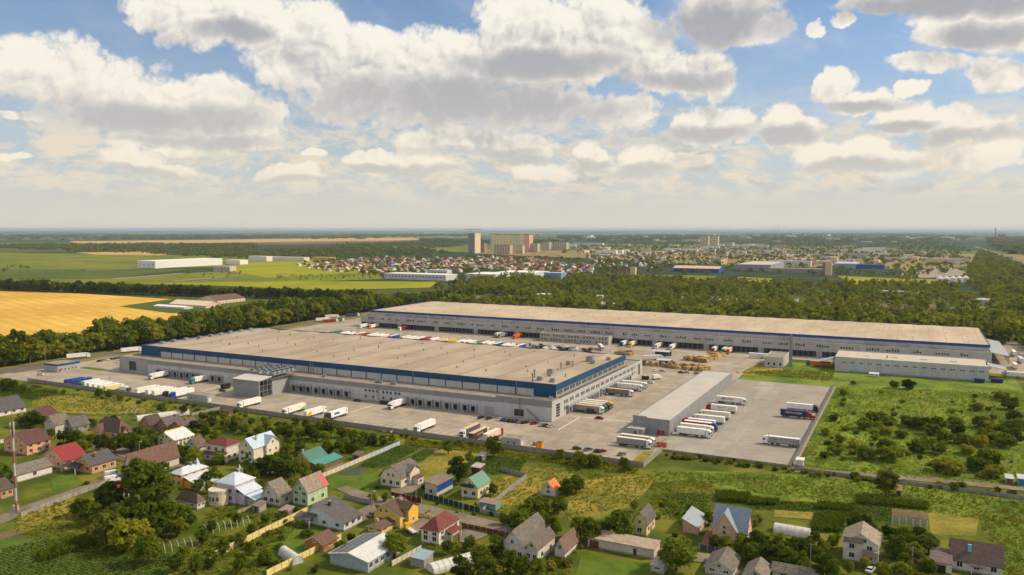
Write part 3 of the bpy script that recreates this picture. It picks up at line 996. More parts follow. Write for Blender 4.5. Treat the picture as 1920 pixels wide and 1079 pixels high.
    # glazed stair towers: a grid of panes
    for (cx, cyy, face) in ((-487.5, Y0 - 0.16, '-y'), (-185, Y0 - 0.13, '-y')):
        w, h, z0 = (7.0, 6.0, 1.5) if cx < -300 else (5.5, 3.6, 1.2)
        g = T.part('glazed_frame', MB().box(cx - w / 2, cyy - 0.1, z0, cx + w / 2, cyy, z0 + h), CHARCOAL)
        for i in range(3):
            for j in range(4):
                a, b = cx - w / 2 + w * i / 3 + 0.12, cx - w / 2 + w * (i + 1) / 3 - 0.12
                c, d = z0 + h * j / 4 + 0.1, z0 + h * (j + 1) / 4 - 0.1
                T.part('pane', MB().box(a, cyy - 0.14, c, b, cyy - 0.1, d), GLASS, parent=g)
    for yc in (381, 519):
        g = T.part('glazed_frame', MB().box(X1, yc - 2.6, 1.0, X1 + 0.1, yc + 2.6, 8.4), WHITE_TRIM)
        for i in range(2):
            for j in range(5):
                T.part('pane', MB().box(X1 + 0.1, yc - 2.4 + i * 2.45, 1.15 + j * 1.45, X1 + 0.14, yc - 0.15 + i * 2.45, 2.4 + j * 1.45), GLASS, parent=g)
    # office windows on the end wall
    y = 390.0
    i = 0
    while y < 512:
        add_window(T, X1, y, 6.4, 1.25, 1.9, math.pi / 2, FRAME_GREY, 0)
        if y < 398 or y > 503:
            add_window(T, X1, y, 3.0, 1.25, 1.9, math.pi / 2, FRAME_GREY, 0)
        i += 1
        y += 2.0 if i % 3 else 4.0
    y = 391.0
    i = 0
    while y < 501:
        add_window(T, HX1, y, 10.6, 1.3, 2.1, math.pi / 2, FRAME_GREY, 0)
        i += 1
        y += 1.9 if i % 4 else 3.2
    for px in (686, 693, 700, 707, 719, 726, 733, 742, 749):
        x = u_at(px, Y0, 5)
        for z in (5.0, 1.6):
            if z > 3 or px in (686, 700, 719, 733):
                add_window(T, x, Y0, z, 1.4, 1.5, 0, FRAME_GREY, 0)
    # stair on the front corner
    st = MB()
    for s in range(14):
        st.box(-180.5 + s * 0.55, Y0 - 1.5, 5.4 - s * 0.38, -180.0 + s * 0.55, Y0 - 0.13, 5.5 - s * 0.38)
    T.part('outside_stair', st, STEEL)
    # pipes, ladders
    for px in (577 + 6, 588, 697 + 78, 969):
        x = u_at(px, HY0, 12)
        T.part('drain_pipe', MB().cyl((x, HY0 - 0.4, 9.3), (x, HY0 - 0.4, 16.9), 0.22, 6), STEEL)
    for px in (338, 709, 975):
        x = u_at(px, Y0, 6)
        lad = MB()
        for dx in (-0.5, 0.5):
            lad.box(x + dx - 0.06, Y0 - 0.5, 0.5, x + dx + 0.06, Y0 - 0.4, 10.6)
        for z in range(1, 11):
            lad.box(x - 0.44, Y0 - 0.5, z, x + 0.44, Y0 - 0.4, z + 0.08)
        T.part('ladder', lad, STEEL)
    # roof vents
    r = random.Random(3)
    for i in range(n):
        for k in range(4):
            x = xs[i] + r.uniform(3, 20)
            y = HY0 + 12 + (HY1 - HY0 - 24) * (k + r.uniform(0.1, 0.9)) / 4
            T.inst('roof_vent', vent_dark if r.random() < 0.45 else vent_a, (x, y, HZ - 0.6), 0, None, (0.9, 0.9, r.uniform(0.55, 1.05)))
    for k in range(9):
        T.inst('air_handler', hvac, (HX0 + 6 + r.uniform(0, 3), 400 + k * 11.0, HZ - 0.5), r.choice((0, 1.57)))
    for (x, y, s) in ((-187, 418, 1.6), (-190, 452, 1.3), (-182, 468, 2.0), (-178, 462, 1.4), (-176, 396, 1.2), (-184, 397, 1.3), (-174, 480, 1.1), (-184, 410, 1.0)):
        T.inst('air_handler', hvac, (x, y, HZ - 0.6), 0.0, None, (s * 0.7, s * 0.7, s * 0.9))
    for (x, y, s) in ((-186, 392, 2.6), (-191, 405, 2.4), (-188, 436, 2.2), (-185, 447, 2.0)):
        T.inst('roof_vent', vent_a, (x, y, HZ - 0.6), 0.0, None, (1.3, 1.3, s))
    for px in (608, 736, 707, 714, 740):
        T.inst('air_handler', hvac, (u_at(px, 380, 9.3), 380, 9.3), 0, None, (0.7, 0.7, 0.8))
    for k in range(8):
        T.inst('roof_vent', vent_a, (-181 + k * 1.6, 379 + r.uniform(-3, 4), 9.3))
    # engine house in front with open steel frame and condenser deck
    ex0, ex1 = u_at(437.5, 330, 0) if False else 0, 0
    cx1, cy0 = G(486, 747)
    cx0 = u_at(437.5, cy0, 0)
    hh = z_at(cx1, cy0, 716)
    T.part('engine_house_wall', MB().box(cx0, cy0, 0, cx1, cy0 + 0.5, hh), CLAD_DARK)
    T.part('engine_house_wall', MB().box(cx0, cy0 + 0.5, 0, cx0 + 0.5, Y0 - 0.2, hh + 0.3), CLAD_MID)
    ym = cy0 + (Y0 - cy0) * 0.42
    T.part('engine_house_wall', MB().box(cx0 + 0.5, ym, 0, cx1 + 0.4, Y0 - 0.2, hh + 0.4), CLAD_MID)
    T.part('engine_house_roof', MB().extrude([(cy0 - 0.4, hh), (cy0 - 0.4, hh + 0.3), (ym + 0.4, hh + 1.6), (ym + 0.4, hh + 1.3)], 'x', cx0 - 0.3, cx1 + 0.5), ROOF_WHITE)
    fr = MB()
    for i in range(4):
        y = cy0 + 0.7 + (ym - cy0 - 1.2) * i / 3
        fr.box(cx1 - 0.2, y - 0.15, 0, cx1 + 0.1, y + 0.15, hh + 0.6)
    for z in (0.2, hh * 0.35, hh * 0.68, hh - 0.1):
        fr.box(cx1 - 0.18, cy0 + 0.8, z, cx1 + 0.08, ym - 0.1, z + 0.25)
    T.part('steel_frame', fr, STEEL)
    T.part('machine', MB().box(cx0 + 3, cy0 + 2, 0, cx1 - 1.4, ym - 0.8, hh * 0.6).cyl((cx1 - 1.2, cy0 + 3, 1), (cx1 - 1.2, ym - 1, 1), 0.7, 8), CHARCOAL)
    dk = MB().box(cx0 + 1, ym + 0.5, hh + 1.9, cx1 + 1.5, Y0 + 7, hh + 2.15)
    for i in range(7):
        y = ym + 1.0 + (Y0 + 6 - ym) * i / 6
        dk.box(cx1 + 1.2, y - 0.1, hh + 0.4, cx1 + 1.4, y + 0.1, hh + 1.9)
        dk.box(cx0 + 1.2, y - 0.1, hh + 0.4, cx0 + 1.4, y + 0.1, hh + 1.9)
    T.part('condenser_deck', dk, STEEL)
    cond = MB().box(-1.7, -1.2, 0, 1.7, 1.2, 1.6, 0).cyl((-0.8, 0, 1.6), (-0.8, 0, 2.1), 0.65, 10, 1).cyl((0.8, 0, 1.6), (0.8, 0, 2.1), 0.65, 10, 1).mesh('condenser', [mat('teal_grey_casing', (0.30, 0.345, 0.35), 0.5, 0.15), CHARCOAL])
    w = cx1 - cx0
    for i in range(4):
        for j in range(5):
            T.inst('condenser', cond, (cx0 + 3 + (w - 4) * i / 3, ym + 2.2 + j * (Y0 + 5.5 - ym) / 5, hh + 2.15))
    rl = MB()
    for z in (hh + 2.7, hh + 3.2):
        rl.box(cx1 + 1.4, ym + 0.5, z, cx1 + 1.46, Y0 + 7, z + 0.06).box(cx0 + 1, ym + 0.5, z, cx1 + 1.4, ym + 0.56, z + 0.06)
    T.part('railing', rl, STEEL)
    T.part('walkway', MB().box(cx1 + 0.6, ym + 0.5, hh + 0.35, cx1 + 2.4, Y0 + 4, hh + 0.5), STEEL)
    for (x, y) in ((cx0 + 5, ym + 1.2), (cx0 + 8, Y0 + 6), (cx1 - 1, Y0 + 2)):
        T.part('red_pipe', MB().cyl((x - 1.5, y, hh + 2.5), (x + 1.5, y, hh + 2.5), 0.3, 8), mat('red_pipe_paint', (0.42, 0.04, 0.03), 0.5))
    return T


warehouse_near()


def warehouse_far():
    T = Thing('logistics_warehouse', 'long far warehouse with pale warm roof and thin bright blue fascia line', 'warehouse', (51, 659, 0))
    X0, X1, Y0, Y1 = -509.0, 51.0, 659.0, 668.0
    HX0, HX1, HY0, HY1, HZ = -504.0, 50.0, 668.0, 785.0, 16.0
    T.part('front_wall', MB().box(X0, Y0, 4.6, X1, Y0 + 0.5, 12.0), mat('weathered_panels', (0.42, 0.41, 0.39), 0.6, 0.09, 0.3, streak=(1, 1, 0.1)))
    T.part('dock_recess_shade', MB().box(X0 + 1, Y0 + 1.6, 0, X1 - 1, Y0 + 1.8, 4.6), DOCK_DARK)  # near-black sheet paints the shade inside the dock recess
    T.part('end_wall', MB().box(X1 - 0.5, Y0 + 0.5, 0, X1, HY1, 12.0), CLAD)
    T.part('left_wall', MB().box(X0, Y0 + 0.5, 0, X0 + 0.5, HY1, 12.0), CLAD_MID)
    T.part('annex_roof', MB().box(X0 + 0.5, Y0 + 0.5, 11.2, X1 - 0.5, HY0, 11.5), ROOF3)
    T.part('hall_wall', MB().box(HX0, HY0, 11.5, HX1, HY1, 14.6), CLAD)
    fr = MB()
    fr.box(HX0 - 0.3, HY0 - 0.3, 14.1, HX1 + 0.3, HY0, HZ + 0.2).box(HX1, HY0, 14.5, HX1 + 0.3, HY1, HZ)
    fr.box(HX0 - 0.3, HY0, 14.5, HX0, HY1, HZ).box(HX0 - 0.3, HY1, 14.5, HX1 + 0.3, HY1 + 0.3, HZ)
    T.part('blue_fascia', fr, BLUE2)
    mb = MB()
    n = 24
    for i in range(n):
        a, c = HX0 + (HX1 - HX0) * i / n, HX0 + (HX1 - HX0) * (i + 1) / n
        m = (a + c) / 2
        zr, zv = HZ - 0.1, HZ - 0.45
        mb.face([(a, HY0, zv), (m, HY0, zr), (m, HY1, zr), (a, HY1, zv)])
        mb.face([(m, HY0, zr), (c, HY0, zv), (c, HY1, zv), (m, HY1, zr)])
    T.part('roof', mb, ROOF2)
    # dock doors between wall piers
    door = MB().box(-1.35, -0.1, 0.9, 1.35, 0, 4.2).box(-1.35, -0.5, 0, 1.35, 0, 0.9).mesh('far_dock_door', DOCK_DOOR)
    pier = MB().box(-2.2, 0, 0, 2.2, 1.5, 4.6).mesh('wall_pier', CLAD_MID)
    x = X0 + 8
    i = 0
    while x < X1 - 60:
        if i % 11 == 10:
            T.inst('wall_pier', pier, (x, Y0 - 0.1, 0))
        else:
            T.inst('dock_door', door, (x, Y0 + 1.5, 0))
        i += 1
        x += 4.0
    T.part('front_base', MB().box(X1 - 60, Y0, 0, X1, Y0 + 0.5, 4.6), CLAD)
    r = random.Random(5)
    x = X0 + 10
    while x < X1 - 6:
        k = r.choice((2, 3, 4, 5))
        for j in range(k):
            add_window(T, x + j * 1.9, Y0, 8.0, 1.2, 1.3 if r.random() < 0.7 else 2.0, 0, FRAME_GREY, 0)
        x += k * 1.9 + r.uniform(3, 9)
    ys = HY0 + 12
    for row in range(6):
        x = HX0 + 14 + (row % 2) * 9
        while x < HX1 - 8:
            T.inst('skylight', skylight, (x + r.uniform(-1.5, 1.5), ys + row * 18.5 + r.uniform(-1, 1), HZ - 0.35))
            x += 24
    for px, w in ((730, 3), (785, 3), (800, 2), (846, 4), (963, 2), (1025, 2), (1096, 2), (1140, 3), (1235, 3), (1475, 3), (1654, 2), (1700, 2), (1752, 2), (1632, 4), (820, 4), (770, 4)):
        T.inst('air_handler', hvac, (u_at(px, 664, 13), 664, 11.5), 0, None, (w * 0.7, 1.1, 1.4))
    return T


warehouse_far()


def simple_block(name, label, cat, C, XL, XR, top_py, wall, roof, parapet=0.5, y1=None, band=None, group=None, win=None, base=0.0):
    """box building on the site grid from its near ground corner and the columns of the other corners"""
    x1, y0 = G(*C)
    x0 = u_at(XL, y0, base)
    if y1 is None:
        y1 = v_at(XR, x1, base)
    h = z_at(x1, y0, top_py)
    T = Thing(name, label, cat, (x1, y0, 0), group=group)
    T.part('wall', MB().box(x0, y0, 0, x1, y0 + 0.3, h).box(x1 - 0.3, y0 + 0.3, 0, x1, y1, h).box(x0, y0 + 0.3, 0, x0 + 0.3, y1, h).box(x0 + 0.3, y1 - 0.3, 0, x1 - 0.3, y1, h), wall)
    T.part('roof', MB().box(x0 + 0.3, y0 + 0.3, h - parapet - 0.2, x1 - 0.3, y1 - 0.3, h - parapet), roof)
    if band:
        T.part('fascia', MB().box(x0 - 0.1, y0 - 0.1, h - band[1], x1 + 0.1, y0 - 0.003, h + 0.05).box(x1 + 0.003, y0 - 0.003, h - band[1], x1 + 0.1, y1, h + 0.05), band[0])
    return T, x0, y0, x1, y1, h


# canopy hall beside the lorry park
T, x0, y0, x1, y1, h = simple_block('storage_hall', 'long grey metal hall with pale ribbed roof beside the lorry park', 'hall', (1255, 818), 1187, 1372, 790, CLAD_DARK, mat('ribbed_roof', (0.50, 0.46, 0.41), 0.6, 0.06, 0.1, bump=((0, 1, 0), 0.5, 0.35)), 0.15, y1=519)
T.part('parapet', MB().box(x0 - 0.2, y0 - 0.25, h, x0 + 7, y0 - 0.02, h + 1.1).box(x0 + 7, y0 - 0.2, h, x1, y0 - 0.02, h + 0.5), CLAD_DARK)
for i in range(2):
    T.part('fire_box', MB().box(x1 - 6 + i * 2.2, y0 - 0.5, 0.3, x1 - 4.6 + i * 2.2, y0 - 0.02, 2.2), mat('red_box', (0.40, 0.02, 0.02), 0.5))
for i in range(24):
    T.part('gutter_block', MB().box(x0 - 0.45, y0 + 6 + i * 5.9, h - 0.5, x0 - 0.02, y0 + 9.4 + i * 5.9, h - 0.1), CHARCOAL)
x, y = x0 + 2, y0 - 5
T = Thing('site_cabin', 'small grey cabin against the end of the canopy hall', 'cabin', (x, y, 0))
T.part('body', MB().box(x - 3, y, 0, x + 5, y + 4.6, 3.0), CLAD_MID)
T.part('roof', MB().box(x - 3.2, y - 0.2, 3.0, x + 5.2, y + 4.7, 3.2), ROOF_WHITE)
T.part('door', MB().box(x + 0.2, y - 0.06, 0, x + 1.2, y - 0.003, 2.1), CHARCOAL)
add_window(T, x + 3.2, y, 1.1, 1.4, 1.1)

# low office between the warehouses
T, x0, y0, x1, y1, h = simple_block('office_block', 'low two storey office standing before the far warehouse', 'office', (1141, 648), 1012, 1148, 632, mat('pale_render', (0.42, 0.40, 0.37), 0.8, 0.08), ROOF3, 0.5)
for i in range(22):
    xx = x0 + 2.5 + i * (x1 - x0 - 5) / 21
    for z in (1.2, 4.6):
        if (i * 7 + int(z)) % 5:
            add_window(T, xx, y0, z, 1.3, 1.6, 0, FRAME_GREY, 0)
# boiler house and stack
T, x0, y0, x1, y1, h = simple_block('boiler_house', 'small white boiler house beside the steel stack', 'building', (1468, 690), 1433, 1479, 671, CLAD, ROOF3, 0.4)
for i in range(3):
    add_window(T, x0 + 3 + i * 4, y0, 1.5, 1.4, 1.8, 0, FRAME_GREY, 0)
sx, sy = G(1482, 688)
T = Thing('steel_stack', 'slender steel chimney frame beside the boiler house', 'chimney', (sx, sy, 0))
ht = z_at(sx, sy, 628)
for (dx, dy) in ((-1, -1), (1, -1), (1, 1), (-1, 1)):
    T.part('mast_leg', MB().box(sx + dx - 0.12, sy + dy - 0.12, 0, sx + dx + 0.12, sy + dy + 0.12, ht * 0.9), STEEL)
for dx in (-0.45, 0.45):
    T.part('flue', MB().cyl((sx + dx, sy, 0), (sx + dx, sy, ht), 0.36, 10), STEEL)
br = MB()
for k in range(9):
    z = 2 + k * ht * 0.095
    br.box(sx - 1, sy - 1.05, z, sx + 1, sy - 0.95, z + 0.12).box(sx - 1, sy + 0.95, z, sx + 1, sy + 1.05, z + 0.12)
T.part('brace', br, STEEL)
# long low building on the far right
T, x0, y0, x1, y1, h = simple_block('depot_hall', 'long pale hall with small slit windows beside the shrubby wasteland', 'hall', (1854, 717), 1565, 1860, 688, CLAD, mat('cream_roof', (0.53, 0.46, 0.36), 0.8, 0.06, 0.2), 0.4, y1=G(1854, 717)[1] + 34)
for i in range(16):
    for j in range(2):
        add_window(T, x0 + 5 + i * (x1 - x0 - 10) / 15 + j * 1.5, y0, h * 0.60, 1.2, 0.75, 0, FRAME_GREY, 0)
for k in range(4):
    T.inst('skylight', skylight, (x0 + 20 + k * (x1 - x0 - 40) / 3, y0 + 14, h - 0.4), 0, None, (2.2, 1.6, 1.4))
for k in range(2):
    T.inst('roof_vent', vent_dark, (x0 + 33 + k * 60, y0 + 10, h - 0.4))
T.part('blue_plinth', MB().box(x0 + 10, y0 - 0.6, 0, x0 + 96, y0 - 0.01, 1.0), mat('pale_blue_paint', (0.25, 0.33, 0.42), 0.7))
for (px, py, w, d, lb) in ((1562, 692, 10, 14, 'slanted grey canopy at the near end of the depot hall'), (1887, 712, 18, 16, 'slanted grey canopy at the far end of the depot hall'), (1893, 684, 20, 88, 'long slanted grey canopy along the end of the far warehouse')):
    xx, yy = G(px, py)
    T = Thing('canopy', lb, 'canopy', (xx, yy, 0))
    T.part('roof', MB().extrude([(xx - w, 9.4), (xx - w, 9.7), (xx, 6.3), (xx, 6.0)] if px > 1700 else [(xx - w, 4.2), (xx - w, 4.5), (xx, 7.3), (xx, 7.0)], 'y', yy, yy + d), mat('grey_sheet', (0.36, 0.37, 0.39), 0.5, 0.1, 0.3))
    for k in range(int(d / 7) + 1):
        T.part('post', MB().box(xx - 0.5, yy + 0.3 + k * 6.8, 0, xx - 0.2, yy + 0.6 + k * 6.8, 6.1), CHARCOAL)
# gatehouse
T, x0, y0, x1, y1, h = simple_block('gatehouse', 'low gatehouse with blue fascia at the yard entrance', 'gatehouse', (108, 699), 83, 150, 684, CLAD_MID, ROOF3, 0.3, band=(BLUE, 1.3))
for k in range(5):
    add_window(T, x1, y0 + 3 + k * (y1 - y0 - 6) / 4, 1.1, 1.2, 1.3, math.pi / 2, WHITE_TRIM, 0)
T.part('door', MB().box(x1 + 0.003, y0 + 1.0, 0, x1 + 0.08, y0 + 2.2, 2.2), mat('red_door', (0.35, 0.05, 0.03), 0.5))
# two grey sheds in the yard
for C, XL, XR, tp, lb in (((389, 755), 351, 404, 742.5, 'long flat grey shed in the yard beside the parked trailers'), ((976, 840), 940, 987, 824, 'small flat roofed shed with white doors against the yard wall')):
    T, x0, y0, x1, y1, h = simple_block('yard_shed', lb, 'shed', C, XL, XR, tp, CLAD_MID, ROOF3, 0.1)
    T.part('door', MB().box(x1 + 0.003, y0 + 0.8, 0, x1 + 0.06, y0 + 2.8, 2.4), WHITE_TRIM)
    for k in range(2):
        T.part('vent_grille', MB().box(x0 + 3 + k * 3, y0 - 0.05, 1.4, x0 + 4 + k * 3, y0 - 0.003, 2.2), CHARCOAL)

# ------------------------------------------------------------------ site walls and fences
CONC_WALL = mat('concrete_wall', (0.30, 0.275, 0.235), 0.9, 0.18, 0.8, streak=(1, 1, 0.2))
CONC_POST = mat('concrete_post', (0.36, 0.33, 0.29), 0.9, 0.1)


def panel_wall(name, label, a, b, step, hgt, m=None, thick=0.12, post=True, cat='wall', pm=None, group=None):
    """wall of separate panels between posts from a to b (world xy)"""
    m = m or CONC_WALL
    a, b = Vector((a[0], a[1])), Vector((b[0], b[1]))
    L = (b - a).length
    n = max(1, round(L / step))
    st = L / n
    ang = math.atan2(b.y - a.y, b.x - a.x)
    T = Thing(name, label, cat, (a.x, a.y, 0), ang, group)
    key = 'panel_%s_%.2f_%.2f' % (m.name, st, hgt)
    pan = bpy.data.meshes.get(key) or MB().box(0.06, -thick / 2, 0.03, st - 0.06, thick / 2, hgt).mesh(key, m)
    key2 = 'post_%.2f' % hgt + (pm or CONC_POST).name
    pst = bpy.data.meshes.get(key2) or MB().box(-0.1, -0.11, 0, 0.1, 0.11, hgt + 0.12).mesh(key2, pm or CONC_POST)
    for i in range(n):
        link('panel', pan, T.o, (i * st, 0, 0))
        if post:
            link('post', pst, T.o, (i * st, 0, 0))
    if post:
        link('post', pst, T.o, (L, 0, 0))
    return T


panel_wall('yard_wall', 'long grey concrete panel wall between the yard and the village gardens', (-518, 317.6), (-99.5, 317.6), 4.0, 2.4)
panel_wall('yard_wall', 'short concrete wall stepping back at the yard corner', (-99.2, 317.7), (-99.2, 345.2), 4.0, 2.4)
panel_wall('lot_wall', 'concrete wall closing the long right side of the lorry park', (-43.8, 346.2), (-43.8, 540), 4.0, 2.0, mat('dark_concrete_wall', (0.17, 0.17, 0.165), 0.9, 0.2, 0.6))
sheet('kerb', rect(-43.6, 346.2, -42.4, 540), 0.05, CONC_WALL, 'pale strip outside the lot wall', False)
panel_wall('mesh_fence', 'low fence along the near edge of the lorry park', (-98.8, 345.3), (-44.2, 345.3), 4.0, 1.2)
panel_wall('field_wall', 'low concrete wall running from the lot corner across the fields', G(1488, 882), G(1925, 938), 6.0, 1.5)


# ------------------------------------------------------------------ vehicles
wheel_me = MB().cyl((0, -0.2, 0.5), (0, 0.2, 0.5), 0.5, 12, 0).cyl((0, -0.215, 0.5), (0, 0.215, 0.5), 0.24, 8, 1).mesh('truck_wheel', [DARK, STEEL])
car_wheel_me = MB().cyl((0, -0.11, 0.32), (0, 0.11, 0.32), 0.32, 10, 0).cyl((0, -0.12, 0.32), (0, 0.12, 0.32), 0.18, 8, 1).mesh('car_wheel', [DARK, STEEL])
C_WHITE, C_CREAM, C_GREY, C_BEIGE = (232, 231, 226), (226, 216, 196), (146, 146, 144), (205, 186, 150)
C_RED, C_BLUE, C_NAVY, C_BLACK, C_TEAL, C_YEL, C_ORANGE, C_GREEN = (160, 30, 26), (30, 62, 150), (22, 32, 82), (24, 25, 28), (60, 140, 130), (222, 172, 20), (222, 96, 26), (34, 116, 72)
MESHES = {}


def cached(key, fn):
    if key not in MESHES:
        MESHES[key] = fn()
    return MESHES[key]


def vpaint(c, rough=0.35):
    return hexmat(c, rough, var=0.09, spec=0.5, scale=0.9, streak=(1, 1, 0.4))


def cab_mesh(c):
    def f():
        mb = MB()
        mb.extrude([(5.75, 0.95), (8.18, 0.95), (8.25, 2.0), (7.98, 3.05), (7.5, 3.62), (6.2, 3.95), (5.75, 3.9)], 'y', -1.22, 1.22)
        mb.box(5.7, -1.26, 0.55, 8.2, 1.26, 0.948)
        return mb.mesh('cab', vpaint(c))
    return cached(('cab', c), f)


def bonnet_cab_mesh(c):
    def f():
        mb = MB()
        mb.extrude([(4.6, 0.9), (9.4, 0.9), (9.45, 1.5), (9.2, 1.95), (7.4, 2.3), (6.9, 3.1), (6.0, 3.75), (4.6, 3.9)], 'y', -1.2, 1.2)
        return mb.mesh('cab', vpaint(c))
    return cached(('bcab', c), f)


windscreen_me = MB().face([(8.262, -1.08, 2.02), (8.262, 1.08, 2.02), (8.02, 1.05, 3.0), (8.02, -1.05, 3.0)]).mesh('windscreen', GLASS)
side_win_me = MB().box(6.95, -1.235, 2.0, 7.9, -1.221, 2.85).mesh('side_window', GLASS)
side_win2_me = MB().box(6.95, 1.221, 2.0, 7.9, 1.235, 2.85).mesh('side_window', GLASS)
grille_me = MB().box(8.2, -1.0, 0.65, 8.27, 1.0, 1.75).mesh('grille', CHARCOAL)
chassis_me = MB().box(-8.1, -0.5, 0.75, 7.6, 0.5, 1.18).box(0.4, -1.2, 0.45, 2.1, -0.6, 1.1).box(0.4, 0.6, 0.45, 2.1, 1.2, 1.1).mesh('chassis', CHARCOAL)
tank_me = MB().cyl((4.4, -1.0, 0.75), (5.6, -1.0, 0.75), 0.33, 8).mesh('fuel_tank', STEEL)
guard_me = MB().box(-3.0, -1.24, 0.6, 0.2, -1.2, 1.0).mesh('side_guard', STEEL)
door_gap_me = MB().box(-8.29, -0.03, 1.25, -8.252, 0.03, 3.95).box(-8.29, -1.2, 1.0, -8.252, 1.2, 1.19).mesh('rear_door_seam', CHARCOAL)


def trailer_mesh(c):
    def f():
        mb = MB().box(-8.25, -1.27, 1.2, 5.3, 1.27, 3.9)
        return mb.mesh('trailer_box', vpaint(c, 0.5))
    return cached(('trl', c), f)


def troof_mesh(c):
    return cached(('trf', c), lambda: MB().box(-8.27, -1.29, 3.9, 5.32, 1.29, 4.02).mesh('trailer_roof', vpaint(c, 0.6)))


N_OF = {}


def truck(px, py, deg, cab, trl, label, roof=C_WHITE, simple=False, bonnet=False, group=None, livery=(), xy=None, length=1.0):
    x, y = xy if xy else G(px, py)
    T = Thing('articulated_lorry', label, 'lorry', (x, y, 0.05), math.radians(deg), group)
    T.o.scale = (length, 1, 1)
    o = T.o
    if cab:
        cb = link('cab', (bonnet_cab_mesh if bonnet else cab_mesh)(cab), o)
        if bonnet:
            link('windscreen', cached('bws', lambda: MB().face([(7.42, -1.05, 2.32), (7.42, 1.05, 2.32), (6.93, 1.0, 3.08), (6.93, -1.0, 3.08)]).mesh('windscreen', GLASS)), cb, (0.03, 0, 0.02))
            link('side_window', side_win_me, cb, (-0.6, 0.02, 0.2))
        else:
            link('windscreen', windscreen_me, cb)
            if not simple:
                link('side_window', side_win_me, cb)
                link('side_window', side_win2_me, cb)
                link('grille', grille_me, cb)
    if trl:
        tb = link('trailer_box', trailer_mesh(trl), o)
        link('trailer_roof', troof_mesh(roof), o)
        link('rear_door_seam', door_gap_me, tb)
        for nm, *mes in livery:
            for me in mes:
                link(nm, me, tb)
    link('chassis', chassis_me, o)
    if simple:
        return T
    link('fuel_tank', tank_me, o)
    link('side_guard', guard_me, o)
    xs = []
    if trl:
        xs += [-6.7, -5.35, -4.0]
    if cab:
        xs += [3.7, 7.0]
    for wx in xs:
        for wy in (-1.03, 1.03):
            link('wheel', wheel_me, o, (wx, wy, 0))
    return T


def panel_both(key, pts, c):
    """flat print on both trailer flanks: polygon in (x, z)"""
    a = cached(('lv', key, c, 0), lambda: MB().face([(p[0], -1.274, p[1]) for p in pts]).mesh('printed_panel', vpaint(c, 0.5)))
    b = cached(('lv', key, c, 1), lambda: MB().face([(p[0], 1.274, p[1]) for p in pts[::-1]]).mesh('printed_panel', vpaint(c, 0.5)))
    return ('printed_panel', a, b)


def text_mesh(key, body, size, c, x, z, both=True, side=-1):
    def f():
        cu = bpy.data.curves.new('lettering', 'FONT')
        cu.body = body
        cu.size = size
        cu.align_x = 'CENTER'
        o = bpy.data.objects.new('lettering_tmp', cu)
        COL.objects.link(o)
        dg = bpy.context.evaluated_depsgraph_get()
        me0 = bpy.data.meshes.new_from_object(o.evaluated_get(dg))
        mb = MB()
        for p in me0.polygons:
            pts = [me0.vertices[i].co for i in p.vertices]
            mb.face([(x + q.x, -1.279, z + q.y) for q in pts])
            mb.face([(x - q.x, 1.279, z + q.y) for q in pts])
        bpy.data.objects.remove(o)
        bpy.data.meshes.remove(me0)
        return mb.mesh('lettering', vpaint(c, 0.5))
    return ('lettering', cached(('tx', key), f))


GREEN_SWOOSH = panel_both('sw', [(-8.2, 1.25), (-3.6, 1.25), (-4.4, 1.9), (-6.2, 2.5), (-8.2, 2.6)], (140, 190, 40))
LOGO_RED = panel_both('lr', [(3.2, 2.3), (4.3, 2.3), (3.75, 3.2)], (196, 120, 96))
ORANGE_TAIL = panel_both('ot', [(-8.2, 1.25), (-4.6, 1.25), (-3.6, 2.6), (-4.6, 3.2), (-6.6, 2.9), (-8.2, 2.2)], (234, 160, 20))
BLUE_LABEL = panel_both('bl', [(-1.6, 2.2), (2.6, 2.2), (2.9, 3.3), (-1.3, 3.3)], (24, 96, 180))
BLUE_DOTS = panel_both('bd', [(-7.6, 1.7), (-6.6, 2.4), (-7.2, 3.4), (-8.0, 2.9)], (120, 170, 214))
STRIPE_RED = panel_both('sr', [(-8.2, 1.25), (5.25, 1.25), (5.25, 2.2), (-8.2, 2.2)], C_RED)
BEIGE_PRINT = panel_both('bp', [(-5.0, 2.3), (1.6, 2.3), (1.6, 3.4), (-5.0, 3.4)], (206, 180, 132))
OLIVE_PRINT = panel_both('op', [(-5.0, 2.35), (-4.1, 2.35), (-4.1, 3.35), (-5.0, 3.35)], (120, 120, 30))
NAVY_TEXT = text_mesh('nt', 'TOTA FORM', 1.5, C_WHITE, -1.6, 2.25)
GREY_TEXT = text_mesh('gt', 'DOMINSKI', 1.0, (90, 100, 140), -0.2, 2.4)
RED_TEXT = text_mesh('rt', 'TRANS', 0.9, (190, 60, 60), -5.4, 2.4)
BROWN_TEXT = text_mesh('bt', 'DOMINI', 1.7, (206, 190, 160), -1.5, 2.0)
YV = 270.0
# --- lorries of the front yard
truck(300, 709, 270, C_WHITE, C_WHITE, 'white lorry backed to the first dock group, nearest the gatehouse')
truck(376, 717, 270, C_TEAL, C_WHITE, 'white lorry with teal and red cab backed to a front dock')
truck(467, 762.5, 270, C_WHITE, C_WHITE, 'white lorry parked below the engine house')
truck(551, 774.5, 270, C_WHITE, C_WHITE, 'white lorry with lime green swoosh at its tail', livery=(GREEN_SWOOSH, LOGO_RED))
truck(591, 779.5, 90, C_WHITE, C_WHITE, 'white lorry with orange painted tail, cab facing the warehouse', livery=(ORANGE_TAIL,))
truck(630, 784, 270, C_BLACK, C_WHITE, 'lorry with black cab and blue label on white trailer', livery=(BLUE_LABEL, BLUE_DOTS))
truck(746, 763.5, 270, C_WHITE, C_WHITE, 'white lorry at a dock right beside the dark dock leveller')
truck(796, 806.5, 270, C_WHITE, C_WHITE, 'white lorry alone beside the heap of broken pallets')
